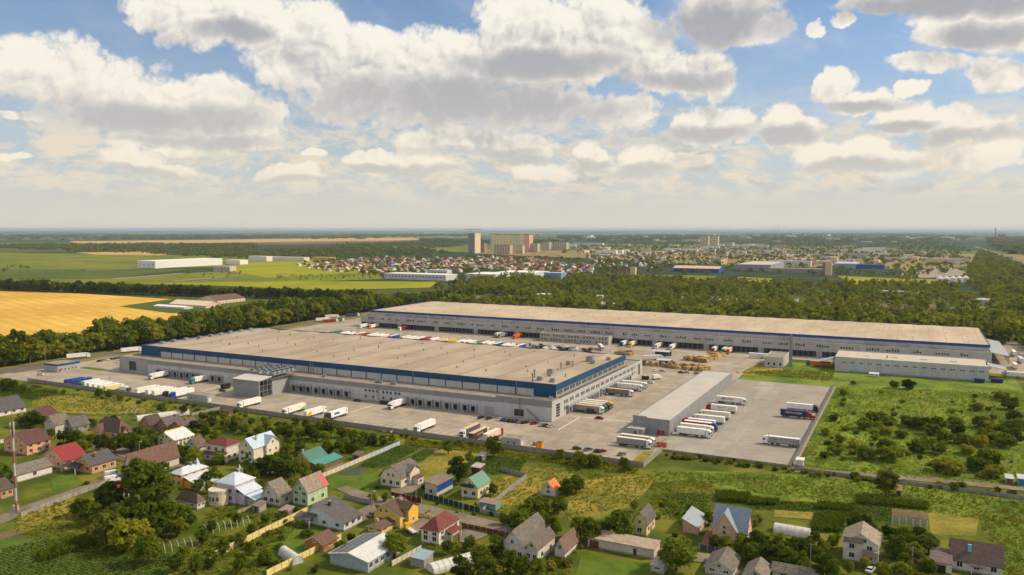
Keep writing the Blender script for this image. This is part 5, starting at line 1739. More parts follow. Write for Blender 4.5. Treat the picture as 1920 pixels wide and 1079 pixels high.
def house(label, C, XL, XR, eave, ridge, axis, wall, roof, rk='tile', wf=(2, 1), ws=(2, 1), chim=(), gable_win=True, name='house', cat='house', form='gable', skew=0.5, over=0.45, base=None,
          trim=None, door=None, y1=None, x0=None, frame=None, big=None, rot=0.0, group=None, hgt=None):
    X1, Y0 = G(*C)
    X0 = x0 if x0 is not None else u_at(XL, Y0, 0)
    Y1 = y1 if y1 is not None else v_at(XR, X1, 0)
    Y1 = max(Y1, Y0 + 3.0)
    ze = hgt[0] if hgt else z_at(X1, Y0, eave)
    if hgt:
        zr = hgt[1]
    elif form == 'hip':
        zr = z_at((X0 + X1) / 2, Y0 + min(X1 - X0, Y1 - Y0) / 2, ridge)
    elif axis == 'y':
        zr = z_at(X0 + (X1 - X0) * skew, Y0, ridge)
    else:
        zr = z_at(X1, (Y0 + Y1) / 2, ridge)
    ze = max(2.2, ze)
    zr = max(zr, ze + 0.5)
    FOOT.append((X0 - 1.2, Y0 - 1.2, X1 + 1.2, Y1 + 1.2))
    T = Thing(name, label, cat, (X1, Y0, 0), group=group)
    wm = wallm(wall)
    rm = roofm(roof, rk)
    w, d = X1 - X0, Y1 - Y0
    tm = trim or WHITE_TRIM
    if form == 'gable':
        if axis == 'y':
            T.part('wall', MB().extrude([(X0, 0), (X1, 0), (X1, ze), (X0 + w * skew, zr), (X0, ze)], 'y', Y0, Y1), wm)
            T.part('roof', MB().extrude(chevron(X0, X1, ze, zr, over, 0.16, skew), 'y', Y0 - over, Y1 + over), rm)
            am = X0 + w * skew
            for s, (ax, az) in enumerate(((X0 - over, ze - over * (zr - ze) / (am - X0)), (X1 + over, ze - over * (zr - ze) / (X1 - am)))):
                T.part('bargeboard', MB().face([(ax, Y0 - over - 0.03, az - 0.12), (am, Y0 - over - 0.03, zr - 0.12), (am, Y0 - over - 0.03, zr + 0.12), (ax, Y0 - over - 0.03, az + 0.12)]), tm)
        else:
            T.part('wall', MB().extrude([(Y0, 0), (Y1, 0), (Y1, ze), ((Y0 + Y1) / 2, zr), (Y0, ze)], 'x', X0, X1), wm)
            T.part('roof', MB().extrude(chevron(Y0, Y1, ze, zr, over, 0.16), 'x', X0 - over, X1 + over), rm)
            T.part('bargeboard', MB().face([(X1 + over + 0.03, Y0 - over, ze - over * (zr - ze) / (d / 2) - 0.12), (X1 + over + 0.03, (Y0 + Y1) / 2, zr - 0.12), (X1 + over + 0.03, (Y0 + Y1) / 2, zr + 0.12), (X1 + over + 0.03, Y0 - over, ze - over * (zr - ze) / (d / 2) + 0.12)]), tm)
    elif form == 'hip':
        T.part('wall', MB().box(X0, Y0, 0, X1, Y1, ze), wm)
        o = over
        q = min(w, d) / 2
        if d >= w:
            r0, r1 = (X0 + w / 2, Y0 - o + q + o, zr), (X0 + w / 2, Y1 + o - q - o, zr)
        else:
            r0, r1 = (X0 - o + q + o, Y0 + d / 2, zr), (X1 + o - q - o, Y0 + d / 2, zr)
        a, b, c, e = (X0 - o, Y0 - o, ze), (X1 + o, Y0 - o, ze), (X1 + o, Y1 + o, ze), (X0 - o, Y1 + o, ze)
        mb = MB()
        if d >= w:
            mb.face([a, b, r0]).face([b, c, r1, r0]).face([c, e, r1]).face([e, a, r0, r1])
        else:
            mb.face([a, b, r1, r0]).face([b, c, r1]).face([c, e, r0, r1]).face([e, a, r0])
        mb.face([a, e, c, b])
        T.part('roof', mb, rm)
        T.part('eaves', MB().box(X0 - o, Y0 - o, ze - 0.18, X1 + o, Y1 + o, ze - 0.005), tm)
    elif form == 'gambrel':
        zk = ze + (zr - ze) * 0.62
        prof_w = [(X0, 0), (X1, 0), (X1, ze), (X1 - w * 0.17, zk), (X0 + w / 2, zr), (X0 + w * 0.17, zk), (X0, ze)]
        T.part('wall', MB().extrude(prof_w, 'y', Y0, Y1), wm)
        up = [(X0 - 0.4, ze - 0.25), (X0 + w * 0.16, zk + 0.08), (X0 + w / 2, zr + 0.1), (X1 - w * 0.16, zk + 0.08), (X1 + 0.4, ze - 0.25)]
        T.part('roof', MB().extrude(up + [(p[0], p[1] + 0.2) for p in up[::-1]], 'y', Y0 - 0.35, Y1 + 0.35), rm)
    elif form in ('mono', 'flat'):
        zb = zr if form == 'mono' else ze + 0.25
        T.part('wall', MB().extrude([(Y0, 0), (Y1, 0), (Y1, zb), (Y0, ze)] if axis == 'x' else [(X0, 0), (X1, 0), (X1, ze), (X0, zb)], 'x' if axis == 'x' else 'y', X0 if axis == 'x' else Y0, X1 if axis == 'x' else Y1), wm)
        if axis == 'x':
            T.part('roof', MB().extrude([(Y0 - 0.4, ze - 0.05), (Y0 - 0.4, ze + 0.15), (Y1 + 0.3, zb + 0.2), (Y1 + 0.3, zb)], 'x', X0 - 0.3, X1 + 0.3), rm)
        else:
            T.part('roof', MB().extrude([(X0 - 0.3, zb), (X0 - 0.3, zb + 0.2), (X1 + 0.4, ze + 0.15), (X1 + 0.4, ze - 0.05)], 'y', Y0 - 0.3, Y1 + 0.3), rm)
    # plinth
    T.part('plinth', MB().box(X0 - 0.06, Y0 - 0.06, 0, X1 + 0.06, Y1 + 0.06, 0.45), base or CONC_WALL)
    st = 2.75

    def put_row(face, cols, rows):
        L = w if face in ('-y', '+y') else d
        for r in range(rows):
            zz = 1.15 + r * st
            if zz + 1.3 > ze + 0.1 and r > 0:
                zz = ze - 1.5
            for c in range(cols):
                t_ = L * (c + 0.5) / cols
                ww = min(1.6, L / cols * 0.6)
                hh = min(1.6, max(0.7, ze - zz - 0.3))
                if face == '-y':
                    add_window(T, X0 + t_, Y0, zz, ww, hh, 0.0, frame)
                else:
                    add_window(T, X1, Y0 + t_, zz, ww, hh, math.pi / 2, frame)

    put_row('-y', *wf)
    put_row('+x', *ws)
    if gable_win and form in ('gable', 'gambrel') and zr - ze > 1.9:
        if axis == 'y':
            n = 2 if w > 9 else 1
            for k in range(n):
                add_window(T, X0 + w * skew + (k - (n - 1) / 2) * 2.2, Y0, ze + 0.15, 1.05, min(1.35, (zr - ze) * 0.5), 0.0, frame)
        else:
            add_window(T, X1, (Y0 + Y1) / 2, ze + 0.2, 1.05, min(1.3, (zr - ze) * 0.5), math.pi / 2, frame)
    if big:
        T.part('garage_door', MB().box(X0 + w * big[0], Y0 - 0.07, 0.02, X0 + w * big[1], Y0 - 0.062, min(2.4, ze - 0.2)), hexmat(big[2], 0.7))  # panel also paints the dark inside of an open garage
    if door:
        f, t_, c = door
        if f == '-y':
            T.part('door', MB().box(X0 + w * t_ - 0.5, Y0 - 0.1, 0.1, X0 + w * t_ + 0.5, Y0 - 0.062, 2.2), hexmat(c, 0.6))
        else:
            T.part('door', MB().box(X1 + 0.062, Y0 + d * t_ - 0.5, 0.1, X1 + 0.1, Y0 + d * t_ + 0.5, 2.2), hexmat(c, 0.6))
    for (fx, fy, c) in chim:
        cx, cyy = X0 + w * fx, Y0 + d * fy
        # roof height under the chimney
        if axis == 'y':
            zz = zr - abs(fx - skew) * 2 * (zr - ze)
        else:
            zz = zr - abs(fy - 0.5) * 2 * (zr - ze)
        m = hexmat(c, 0.9, var=0.2, scale=3.0)
        ch = T.part('chimney', MB().box(cx - 0.35, cyy - 0.35, zz - 0.5, cx + 0.35, cyy + 0.35, max(zz + 1.0, zr + 0.5)), m)
        T.part('chimney_cap', MB().box(cx - 0.45, cyy - 0.45, max(zz + 1.0, zr + 0.5), cx + 0.45, cyy + 0.45, max(zz + 1.0, zr + 0.5) + 0.12), CONC_POST, parent=ch)
    T.box = (X0, Y0, X1, Y1, ze, zr)
    return T


def cross_gable(T, face, t0, t1, depth, ze, zr, wall, roof, rk='tile', win=True):
    """gabled bay on a face; t0, t1 = fractions along that face"""
    X0, Y0, X1, Y1, _, _ = T.box
    if face == '-y':
        a, b = X0 + (X1 - X0) * t0, X0 + (X1 - X0) * t1
        T.part('bay_wall', MB().extrude([(a, 0), (b, 0), (b, ze), ((a + b) / 2, zr), (a, ze)], 'y', Y0 - 1.2, Y0 + depth), wallm(wall))
        T.part('bay_roof', MB().extrude(chevron(a, b, ze, zr, 0.4, 0.16), 'y', Y0 - 1.6, Y0 + depth), roofm(roof, rk))
        for s in (0, 1):
            e = (a - 0.4, b + 0.4)[s]
            zz = ze - 0.4 * (zr - ze) / ((b - a) / 2)
            T.part('bargeboard', MB().face([(e, Y0 - 1.63, zz - 0.1), ((a + b) / 2, Y0 - 1.63, zr - 0.1), ((a + b) / 2, Y0 - 1.63, zr + 0.14), (e, Y0 - 1.63, zz + 0.14)]), WHITE_TRIM)
        if win:
            add_window(T, (a + b) / 2, Y0 - 1.2, max(0.8, ze - 1.7), 1.2, 1.3)
            if zr - ze > 2:
                add_window(T, (a + b) / 2, Y0 - 1.2, ze + 0.1, 1.0, 1.2)
    else:
        a, b = Y0 + (Y1 - Y0) * t0, Y0 + (Y1 - Y0) * t1
        T.part('bay_wall', MB().extrude([(a, 0), (b, 0), (b, ze), ((a + b) / 2, zr), (a, ze)], 'x', X1 - depth, X1 + 1.2), wallm(wall))
        T.part('bay_roof', MB().extrude(chevron(a, b, ze, zr, 0.4, 0.16), 'x', X1 - depth, X1 + 1.6), roofm(roof, rk))
        if win:
            n = max(1, int((b - a) / 3))
            for r in range(max(1, int((ze - 0.5) / 2.7))):
                for k in range(n):
                    add_window(T, X1 + 1.2, a + (b - a) * (k + 0.5) / n, 1.1 + r * 2.7, 1.1, 1.3, math.pi / 2)
            if zr - ze > 2:
                add_window(T, X1 + 1.2, (a + b) / 2, ze + 0.1, 1.0, 1.2, math.pi / 2)


def porch(T, face, t0, t1, out, z0, z1, roof, wall=None, rk='tile', posts=True):
    X0, Y0, X1, Y1, _, _ = T.box
    if face == '-y':
        a, b = X0 + (X1 - X0) * t0, X0 + (X1 - X0) * t1
        o = T.part('porch_roof', MB().extrude([(Y0 - out, z0), (Y0 - out, z0 + 0.15), (Y0 - 0.01, z1 + 0.15), (Y0 - 0.01, z1)], 'x', a, b), roofm(roof, rk))
        if wall:
            T.part('porch_wall', MB().box(a + 0.3, Y0 - out + 0.3, 0, b - 0.3, Y0 - 0.07, z0 - 0.01), wallm(wall))
            add_window(T, (a + b) / 2, Y0 - out + 0.3, 0.9, min(1.6, (b - a) * 0.4), 1.2)
        elif posts:
            for x in (a + 0.25, b - 0.25):
                T.part('porch_post', MB().box(x - 0.1, Y0 - out + 0.15, 0, x + 0.1, Y0 - out + 0.35, z0), WHITE_TRIM)
    else:
        a, b = Y0 + (Y1 - Y0) * t0, Y0 + (Y1 - Y0) * t1
        T.part('porch_roof', MB().extrude([(X1 + 0.01, z1), (X1 + 0.01, z1 + 0.15), (X1 + out, z0 + 0.15), (X1 + out, z0)], 'y', a, b), roofm(roof, rk))
        if wall:
            T.part('porch_wall', MB().box(X1 + 0.07, a + 0.3, 0, X1 + out - 0.3, b - 0.3, z0 - 0.01), wallm(wall))
            add_window(T, X1 + out - 0.3, (a + b) / 2, 0.9, min(1.6, (b - a) * 0.4), 1.2, math.pi / 2)
        elif posts:
            for y in (a + 0.25, b - 0.25):
                T.part('porch_post', MB().box(X1 + out - 0.35, y - 0.1, 0, X1 + out - 0.15, y + 0.1, z0), WHITE_TRIM)


S_BURG, S_BROWN, S_DKBROWN, S_RED, S_SLATE, S_OLD, S_SILVER, S_GREEN, S_GREY = (94, 62, 60), (88, 74, 66), (80, 64, 56), (138, 42, 40), (84, 82, 84), (118, 110, 98), (196, 204, 214), (62, 112, 96), (98, 96, 94)
W_WHITE, W_CREAM, W_ORANGE, W_YEL, W_GREY = (218, 212, 202), (216, 204, 174), (212, 160, 116), (222, 184, 70), (186, 182, 174)
house('white walled house with dark grey roof at the left edge', (-12, 785), -45, 49, 775, 752, 'y', W_WHITE, S_SLATE, ws=(4, 1))
house('house under a plain burgundy roof behind grey sheds', (84, 796), 52, 110, 782, 766, 'y', W_GREY, S_BURG, ws=(2, 1))
house('grey walled outbuilding with old grey roof beside the burgundy roof', (104, 818), 84, 132, 797, 780, 'y', W_GREY, S_OLD, 'old', name='outbuilding', cat='outbuilding')
house('grey shed house with dark roof right of the grey outbuilding', (137, 814), 120, 168, 801, 785, 'y', (150, 144, 134), S_GREY, 'old', name='outbuilding', cat='outbuilding')
house('peach walled house with plain burgundy roof beside the red roofed one', (51, 855), 8, 96, 834, 812, 'y', (226, 168, 122), S_BURG, wf=(2, 2), ws=(3, 2))
T = house('long peach house under a bright red metal roof', (121, 881), 78, 163, 865, 840, 'y', (228, 178, 146), S_RED, 'metal', ws=(3, 1))
porch(T, '-y', -0.45, 0.05, 0.01, 4.3, 4.4, S_RED, None, 'metal', False)
T = house('brick house with slate roof and white gable trim beside two vans', (173, 890), 139, 218, 873, 854, 'y', (206, 158, 112), S_SLATE, ws=(3, 1), chim=((0.72, 0.35, (150, 92, 64)),))
porch(T, '-y', -0.25, 0.55, 4.0, 2.6, 3.6, (60, 60, 64))
house('long low white barn with grey roof beside the red and white mast', (32, 906), 6, 98, 891, 876, 'y', W_WHITE, (120, 112, 104), 'old', wf=(0, 0), ws=(1, 1), gable_win=False, name='barn', cat='barn')
house('small brick shed with brown roof at the left edge', (2, 937), -30, 25, 920, 902, 'y', (206, 140, 96), S_BROWN, ws=(2, 1), name='shed', cat='shed')
T = house('hipped brown roofed house with tall brick chimney', (224, 826), 176, 250, 814, 783, 'y', W_ORANGE, (104, 76, 66), form='hip', chim=((0.75, 0.5, (190, 120, 70)),))
cross_gable(T, '-y', 0.05, 0.45, 5, 3.4, 6.4, W_ORANGE, (104, 76, 66))
cross_gable(T, '+x', 0.15, 0.5, 5, 3.6, 6.0, W_ORANGE, (104, 76, 66))
house('timber gabled house, first of the brown cluster', (284, 808), 261, 306, 798, 781, 'y', (186, 140, 92), S_DKBROWN, ws=(1, 1))
house('timber gabled house with grey roof, middle of the brown cluster', (316, 810), 292, 345, 801, 784, 'y', (170, 112, 64), (94, 88, 88), ws=(1, 1), chim=((0.6, 0.8, (180, 92, 62)),))
house('timber gabled house with dark roof, last of the brown cluster', (346, 815), 314, 378, 806, 790, 'y', (164, 108, 66), (98, 84, 78), ws=(1, 1), chim=((0.6, 0.5, (170, 88, 62)),))
T = house('pale yellow house with white metal roof and parapet', (328, 844), 295, 364, 826, 812, 'y', (222, 214, 150), (206, 210, 212), 'metal', wf=(2, 2), ws=(5, 2), skew=0.45)
X0, Y0, X1, Y1, ze, zr = T.box
for k in range(4):
    T.part('ridge_parapet', MB().box(X0 + (X1 - X0) * 0.42, Y0 + (Y1 - Y0) * k / 4, zr - 0.4, X0 + (X1 - X0) * 0.46, Y0 + (Y1 - Y0) * (k + 0.9) / 4, zr + 0.7), wallm((222, 214, 150)))
house('low house with dark brown roof behind the pale yellow one', (372, 848), 348, 388, 838, 822, 'y', W_GREY, (106, 92, 82), 'old')
T = house('white house with red brown hipped roof and two porch roofs', (425, 866), 386, 455, 838, 820, 'y', W_WHITE, (112, 58, 46), form='hip', wf=(3, 2), ws=(3, 1))
porch(T, '-y', 0.0, 0.5, 2.0, 2.6, 3.2, (112, 58, 46), W_WHITE)
porch(T, '-y', 0.55, 1.1, 3.4, 3.2, 4.0, (112, 58, 46), W_WHITE)
T = house('tall cream house with pale blue metal roof and side gable', (476, 872), 448, 521, 841, 823, 'y', (222, 212, 192), (178, 196, 214), 'metal', wf=(2, 2), ws=(1, 2), chim=((0.7, 0.3, (190, 184, 176)),))
X0, Y0, X1, Y1, ze, zr = T.box
cross_gable(T, '+x', 0.45, 0.98, 6, ze, zr - 0.4, (228, 216, 192), (150, 168, 190), 'metal')
T = house('yellow house with green metal roof and lower teal annex', (582, 884), 553, 614, 866, 849, 'y', W_YEL, S_GREEN, 'metal', wf=(1, 1), ws=(0, 0), chim=((0.3, 0.2, (160, 160, 160)),))
T2 = house('teal roofed annex with brown boarded side beside the yellow house', (598, 888), 583, 642, 875, 868, 'y', (120, 96, 74), (74, 138, 130), 'metal', wf=(0, 0), ws=(0, 0), form='mono', name='annex', cat='annex', gable_win=False)
# orange and lilac houses with silver roofs and little spires
for (C, XL, XR, ev, rd, wl, lb) in (((341, 916), 321, 389, 891, 876, (226, 166, 70), 'orange walled house with silver metal roofs and a spire'), ((441, 946), 407, 478, 910, 884, (206, 190, 212), 'lilac house with silver roofs, spire and round bay')):
    T = house(lb, C, XL, XR, ev, rd, 'y', wl, S_SILVER, 'metal', form='hip', wf=(2, 2), ws=(3, 2), chim=((0.55, 0.55, (120, 116, 112)), (0.6, 0.72, (120, 116, 112))))
    X0, Y0, X1, Y1, ze, zr = T.box
    T.part('spire', MB().cyl((X0 + (X1 - X0) * 0.35, Y1 - 1.5, ze - 0.2), (X0 + (X1 - X0) * 0.35, Y1 - 1.5, zr + 1.6), 1.5, 8, 0, 0.03), roofm(S_SILVER, 'metal'))
    porch(T, '+x', 0.05, 0.98, 4.2, ze * 0.55, ze * 0.8, S_SILVER, wl, 'metal')
    T.part('lower_roof', MB().extrude([(X1 + 4.2, ze * 0.50), (X1 + 4.2, ze * 0.50 + 0.15), (X1 + 8.6, ze * 0.34 + 0.15), (X1 + 8.6, ze * 0.34)], 'y', Y0 + 1, Y1 - 1), roofm(S_SILVER, 'metal'))
    T.part('lower_wall', MB().box(X1 + 4.25, Y0 + 1.4, 0, X1 + 8.3, Y1 - 1.4, ze * 0.34), wallm(W_GREY))
    if 'lilac' in lb:
        bx, by = X0 + 3.0, Y0 - 1.8
        T.part('round_bay', MB().cyl((bx, by, 0), (bx, by, 4.6), 3.6, 20), wallm(W_CREAM), smooth=False)
        T.part('balustrade', MB().cyl((bx, by, 4.6), (bx, by, 5.5), 3.7, 20), wallm((206, 196, 172)))
        for a in (-2.1, -1.7, -1.3, -0.9):
            o = add_window(T, bx + 3.62 * math.cos(a), by + 3.62 * math.sin(a), 1.7, 1.0, 1.8, a + math.pi / 2)
house('steep gabled grey house with weathered tan roof', (526, 951), 493, 549, 932, 905, 'y', (206, 200, 190), (128, 118, 104), 'old', wf=(3, 1), ws=(1, 1), skew=0.34)
T = house('tall mint green house with tan roof and red roof patch', (577, 951), 549, 614, 923, 899, 'y', (178, 196, 160), (146, 134, 120), 'old', wf=(2, 2), ws=(2, 1))
X0, Y0, X1, Y1, ze, zr = T.box
sl = (zr - ze) / ((X1 - X0) / 2)
T.part('red_roof_patch', MB().face([(X1 + 0.45, Y1 - 2.6, ze - 0.45 * sl + 0.2), (X1 + 0.45, Y1 + 0.5, ze - 0.45 * sl + 0.2), (X1 - 2.6, Y1 + 0.5, ze + 2.6 * sl + 0.24), (X1 - 2.6, Y1 - 2.6, ze + 2.6 * sl + 0.24)]), roofm((176, 56, 60), 'metal'))
T = house('white house with broad charcoal roof and corner porch beside the yellow wall', (645, 997), 572, 679, 982, 946, 'y', (206, 210, 216), (92, 88, 86), wf=(3, 1), ws=(3, 1), skew=0.24, chim=((0.45, 0.4, (60, 58, 56)),))
porch(T, '-y', -0.12, 0.3, 3.6, 2.8, 3.9, (92, 88, 88))
T = house('yellow house with brown cross gabled roofs', (750, 992), 702, 780, 968, 946, 'y', (226, 186, 76), (92, 72, 60), wf=(2, 1), ws=(2, 2), skew=0.38, chim=((0.35, 0.6, (214, 190, 120)), (0.6, 0.7, (214, 190, 120))))
X0, Y0, X1, Y1, ze, zr = T.box
cross_gable(T, '+x', 0.35, 0.95, 6, ze + 1.2, zr - 0.2, (226, 186, 76), (86, 66, 56))
house('small yellow annex with brown roof left of the yellow house', (716, 1004), 690, 741, 996, 983, 'y', (222, 182, 80), (98, 80, 68), name='annex', cat='annex', chim=((0.3, 0.4, (214, 178, 90)),))
T = house('large grey metal barn with solar panelled roof slope', (690, 1075), 619, 752, 1054, 1037, 'y', (158, 166, 174), (206, 206, 202), 'metal', wf=(0, 0), ws=(6, 1), gable_win=False, name='barn', cat='barn')
X0, Y0, X1, Y1, ze, zr = T.box
sl = (zr - ze) / ((X1 - X0) / 2)
pv = hexmat((74, 76, 88), 0.25, var=0.1, spec=0.6)
for i in range(9):
    for j in range(3):
        ya, yb = Y0 + (Y1 - Y0) * (i + 0.04) / 9, Y0 + (Y1 - Y0) * (i + 0.96) / 9
        xa, xb = X0 + (X1 - X0) / 2 * (j + 0.06) / 3, X0 + (X1 - X0) / 2 * (j + 0.94) / 3
        T.part('solar_panel', MB().face([(xa, ya, ze + (xa - X0) * sl + 0.3), (xb, ya, ze + (xb - X0) * sl + 0.3), (xb, yb, ze + (xb - X0) * sl + 0.3), (xa, yb, ze + (xa - X0) * sl + 0.3)]), pv)
T = house('white house with red brown hipped roof and curved porch beside the sand yard', (823, 1024), 790, 861, 998, 968, 'y', (226, 218, 206), (112, 58, 50), form='hip', wf=(2, 2), ws=(3, 2))
porch(T, '+x', 0.3, 0.8, 2.6, 2.7, 3.6, (112, 58, 50))
T = house('cream gambrel house with grey roof and brown porch', (752, 917), 714, 787, 898, 876, 'y', (214, 202, 182), (112, 104, 96), 'old', form='gambrel', wf=(3, 1), ws=(2, 1))
X0, Y0, X1, Y1, ze, zr = T.box
cross_gable(T, '+x', 0.35, 0.85, 5, ze + 1.4, zr - 0.6, (214, 202, 182), (112, 104, 96), 'old')
porch(T, '+x', 0.45, 0.8, 4.0, 2.9, 3.4, (108, 70, 60), (206, 196, 180))
T = house('grey flat roofed shed with bright blue cladding on its long side', (819, 933), 797, 849, 911, 905, 'y', (190, 184, 172), (126, 112, 100), form='mono', wf=(1, 1), ws=(0, 0), name='shed', cat='shed')
X0, Y0, X1, Y1, ze, zr = T.box
T.part('blue_sheet', MB().box(X1 + 0.02, Y0 + 0.1, ze * 0.38, X1 + 0.08, Y1, ze - 0.1), hexmat((34, 74, 146), 0.5))
T = house('cream cottage with green metal roof and green balcony', (896, 937), 865, 919, 914, 896, 'y', (220, 204, 160), (86, 134, 114), 'metal', wf=(2, 1), ws=(2, 1), door=('-y', 0.45, (190, 196, 206)))
X0, Y0, X1, Y1, ze, zr = T.box
T.part('balcony', MB().box(X0 + 0.3, Y0 - 1.3, ze - 0.3, X1 - 1.5, Y0 - 0.07, ze + 0.7), hexmat((34, 72, 56), 0.6))
T.part('shaded_green_roof', MB().extrude([(X0 - 3.6, ze - 0.6), (X0 - 3.6, ze - 0.4), (X0 - 0.5, ze + 1.7), (X0 - 0.5, ze + 1.5)], 'y', Y0 + 2, Y1), roofm((26, 74, 58), 'metal'))  # darker green paints the shade on the left part of the roof
house('small white hut with bright orange roof in the dry plot', (1041, 933), 1015, 1051, 920, 904, 'y', (206, 200, 192), (206, 124, 78), wf=(1, 1), ws=(0, 0), name='hut', cat='hut')
T = house('white gabled house with old brown grey roof and lower wing', (985, 1054), 943, 1030, 1026, 996, 'y', (210, 204, 194), (110, 104, 96), 'old', wf=(2, 1), ws=(2, 1), skew=0.42)
house('low wing with brown roof beside the white gabled house', (1008, 1058), 985, 1040, 1030, 1014, 'y', (206, 200, 190), (108, 96, 90), 'old', name='annex', cat='annex')
house('small outbuilding with plain mauve brown roof', (1059, 1048), 1040, 1084, 1033, 1012, 'y', (214, 206, 198), (118, 92, 86), wf=(0, 0), ws=(1, 1), name='outbuilding', cat='outbuilding')
house('small cream hut with grey mansard roof among trees', (1212, 1007), 1186, 1228, 986, 962, 'y', (216, 196, 140), (104, 96, 90), 'old', form='gambrel', wf=(1, 1), ws=(2, 1), name='hut', cat='hut', door=('+x', 0.5, (70, 56, 44)))
T = house('long flat roofed garage row with red brown gate', (1226, 1049), 1102, 1240, 1031, 1026, 'x', (196, 186, 172), (170, 152, 132), form='mono', wf=(0, 0), ws=(0, 0), y1=G(1226, 1049)[1] + 6, name='garage', cat='garage', big=(0.03, 0.17, (110, 56, 36)), door=('-y', 0.72, (96, 50, 40)))
T = house('pink walled shed with grey sheet roof beside the red drive', (1309, 1004), 1280, 1326, 993, 975, 'y', (206, 160, 130), (150, 156, 164), 'metal', form='mono', wf=(0, 0), ws=(2, 1), name='shed', cat='shed')
T = house('peach house with steep blue grey roof and twin front gables', (1399, 1024), 1337, 1404, 999, 955, 'x', (214, 178, 146), (134, 146, 160), 'metal', wf=(3, 1), ws=(1, 1), y1=G(1399, 1024)[1] + 9, hgt=(4.0, 10.5))
X0, Y0, X1, Y1, ze, zr = T.box
cross_gable(T, '-y', 0.0, 0.72, 5, 4.6, 10.0, (214, 178, 146), (140, 152, 168), 'metal')
T = house('pale two storey house with weathered ridge roof beside the white car', (1646, 1061), 1580, 1652, 1024, 1001, 'y', (210, 206, 200), (150, 138, 122), 'old', wf=(2, 2), ws=(2, 1), y1=G(1646, 1061)[1] + 11)
X0, Y0, X1, Y1, ze, zr = T.box
T.part('balcony', MB().box(X0 + (X1 - X0) * 0.56, Y0 - 1.5, 2.6, X1, Y0 - 0.07, 4.3), hexmat((150, 136, 118), 0.9))
T.part('gable_boards', MB().box(X0 + 0.1, Y0 - 0.5, ze - 0.2, X0 + (X1 - X0) * 0.55, Y0 - 0.07, ze + 1.5), hexmat((136, 124, 110), 0.9))
T = house('white bungalow with dark brown tiled roof and pale blue chimney', (1879, 1084), 1783, 1895, 1057, 1020, 'x', (206, 200, 196), (92, 76, 70), wf=(3, 1), ws=(0, 0), y1=G(1879, 1084)[1] + 10, hgt=(3.2, 7.6))
X0, Y0, X1, Y1, ze, zr = T.box
T.part('chimney', MB().box(X0 + (X1 - X0) * 0.33, Y0 + 2.2, 4, X0 + (X1 - X0) * 0.33 + 0.9, Y0 + 3.0, 7.4), hexmat((120, 180, 200)))
porch(T, '-y', 0.38, 0.66, 1.8, 2.4, 2.9, (84, 72, 68))
house('garage wing with dark opening beside the white bungalow', (1784, 1078), 1745, 1788, 1054, 1032, 'x', (212, 206, 200), (108, 94, 92), wf=(0, 0), ws=(0, 0), form='mono', y1=G(1784, 1078)[1] + 8, name='garage', cat='garage', big=(0.2, 0.72, (50, 36, 28)), hgt=(3.0, 4.4))  # dark brown panel paints the shade inside the open garage
house('old brown roofed barn cut by the lower picture edge', (1374, 1086), 1322, 1392, 1066, 1046, 'y', W_GREY, (110, 104, 96), 'old', name='barn', cat='barn', hgt=(2.4, 4.6), y1=G(1374, 1086)[1] + 11)
house('old tan roofed barn with pale verge at the lower edge', (1436, 1100), 1394, 1470, 1080, 1058, 'y', W_GREY, (122, 114, 104), 'old', name='barn', cat='barn', hgt=(2.4, 4.4), y1=G(1436, 1100)[1] + 9)
house('long low roof at the lower edge right of the tan barn', (1532, 1100), 1448, 1545, 1085, 1068, 'x', W_GREY, (122, 114, 104), 'old', name='barn', cat='barn', hgt=(2.4, 4.0), y1=G(1532, 1108)[1] + 7)
house('small white hut with dark roof hidden under the big tree', (370, 957), 331, 385, 945, 922, 'y', W_WHITE, (104, 88, 76), form='hip', wf=(2, 1), ws=(2, 1))
house('house with brown roof behind the big tree', (248, 900), 232, 336, 880, 852, 'y', (200, 194, 186), (112, 84, 72))
house('small outbuilding with crimson roof behind the big tree', (228, 935), 210, 243, 922, 905, 'y', (186, 178, 172), (126, 44, 50), name='outbuilding', cat='outbuilding')
house('teal container shed beside the grey fence', (929, 958), 899, 933, 948, 944, 'x', (96, 166, 166), (140, 124, 108), form='flat', wf=(0, 0), ws=(0, 0), y1=G(929, 958)[1] + 4, name='container_shed', cat='shed')
house('timber sauna hut with brown roof on the lawn', (607, 1036), 572, 632, 1022, 1006, 'y', (170, 108, 44), (104, 78, 64), wf=(0, 0), ws=(1, 1), name='hut', cat='hut')
house('small grey hut on the worn lawn at the lower edge', (1244, 1078), 1220, 1248, 1064, 1060, 'x', (170, 166, 158), (176, 170, 160), form='flat', wf=(1, 1), ws=(0, 0), y1=G(1244, 1078)[1] + 4, name='hut', cat='hut')
house('small dark shed with sheet roof beside the green cottage', (900, 895), 884, 906, 878, 874, 'x', (104, 52, 44), (176, 170, 160), form='mono', wf=(0, 0), ws=(0, 0), y1=G(900, 895)[1] + 4, name='shed', cat='shed')
house('low tin shed by the sand yard', (795, 1066), 770, 802, 1050, 1044, 'x', (150, 146, 138), (150, 166, 174), 'metal', form='mono', wf=(0, 0), ws=(0, 0), y1=G(795, 1066)[1] + 5, name='shed', cat='shed')
house('small white kiosk outside the lot wall corner', (1506, 876), 1493, 1508, 864, 861, 'x', (214, 212, 206), (222, 220, 214), form='flat', wf=(0, 0), ws=(1, 1), y1=G(1506, 876)[1] + 3, name='kiosk', cat='kiosk')
house('white site trailer before the depot hall', (1647, 708), 1630, 1650, 702, 700, 'x', (222, 220, 214), (226, 224, 218), form='flat', wf=(2, 1), ws=(0, 0), y1=G(1647, 708)[1] + 3, name='cabin', cat='cabin')
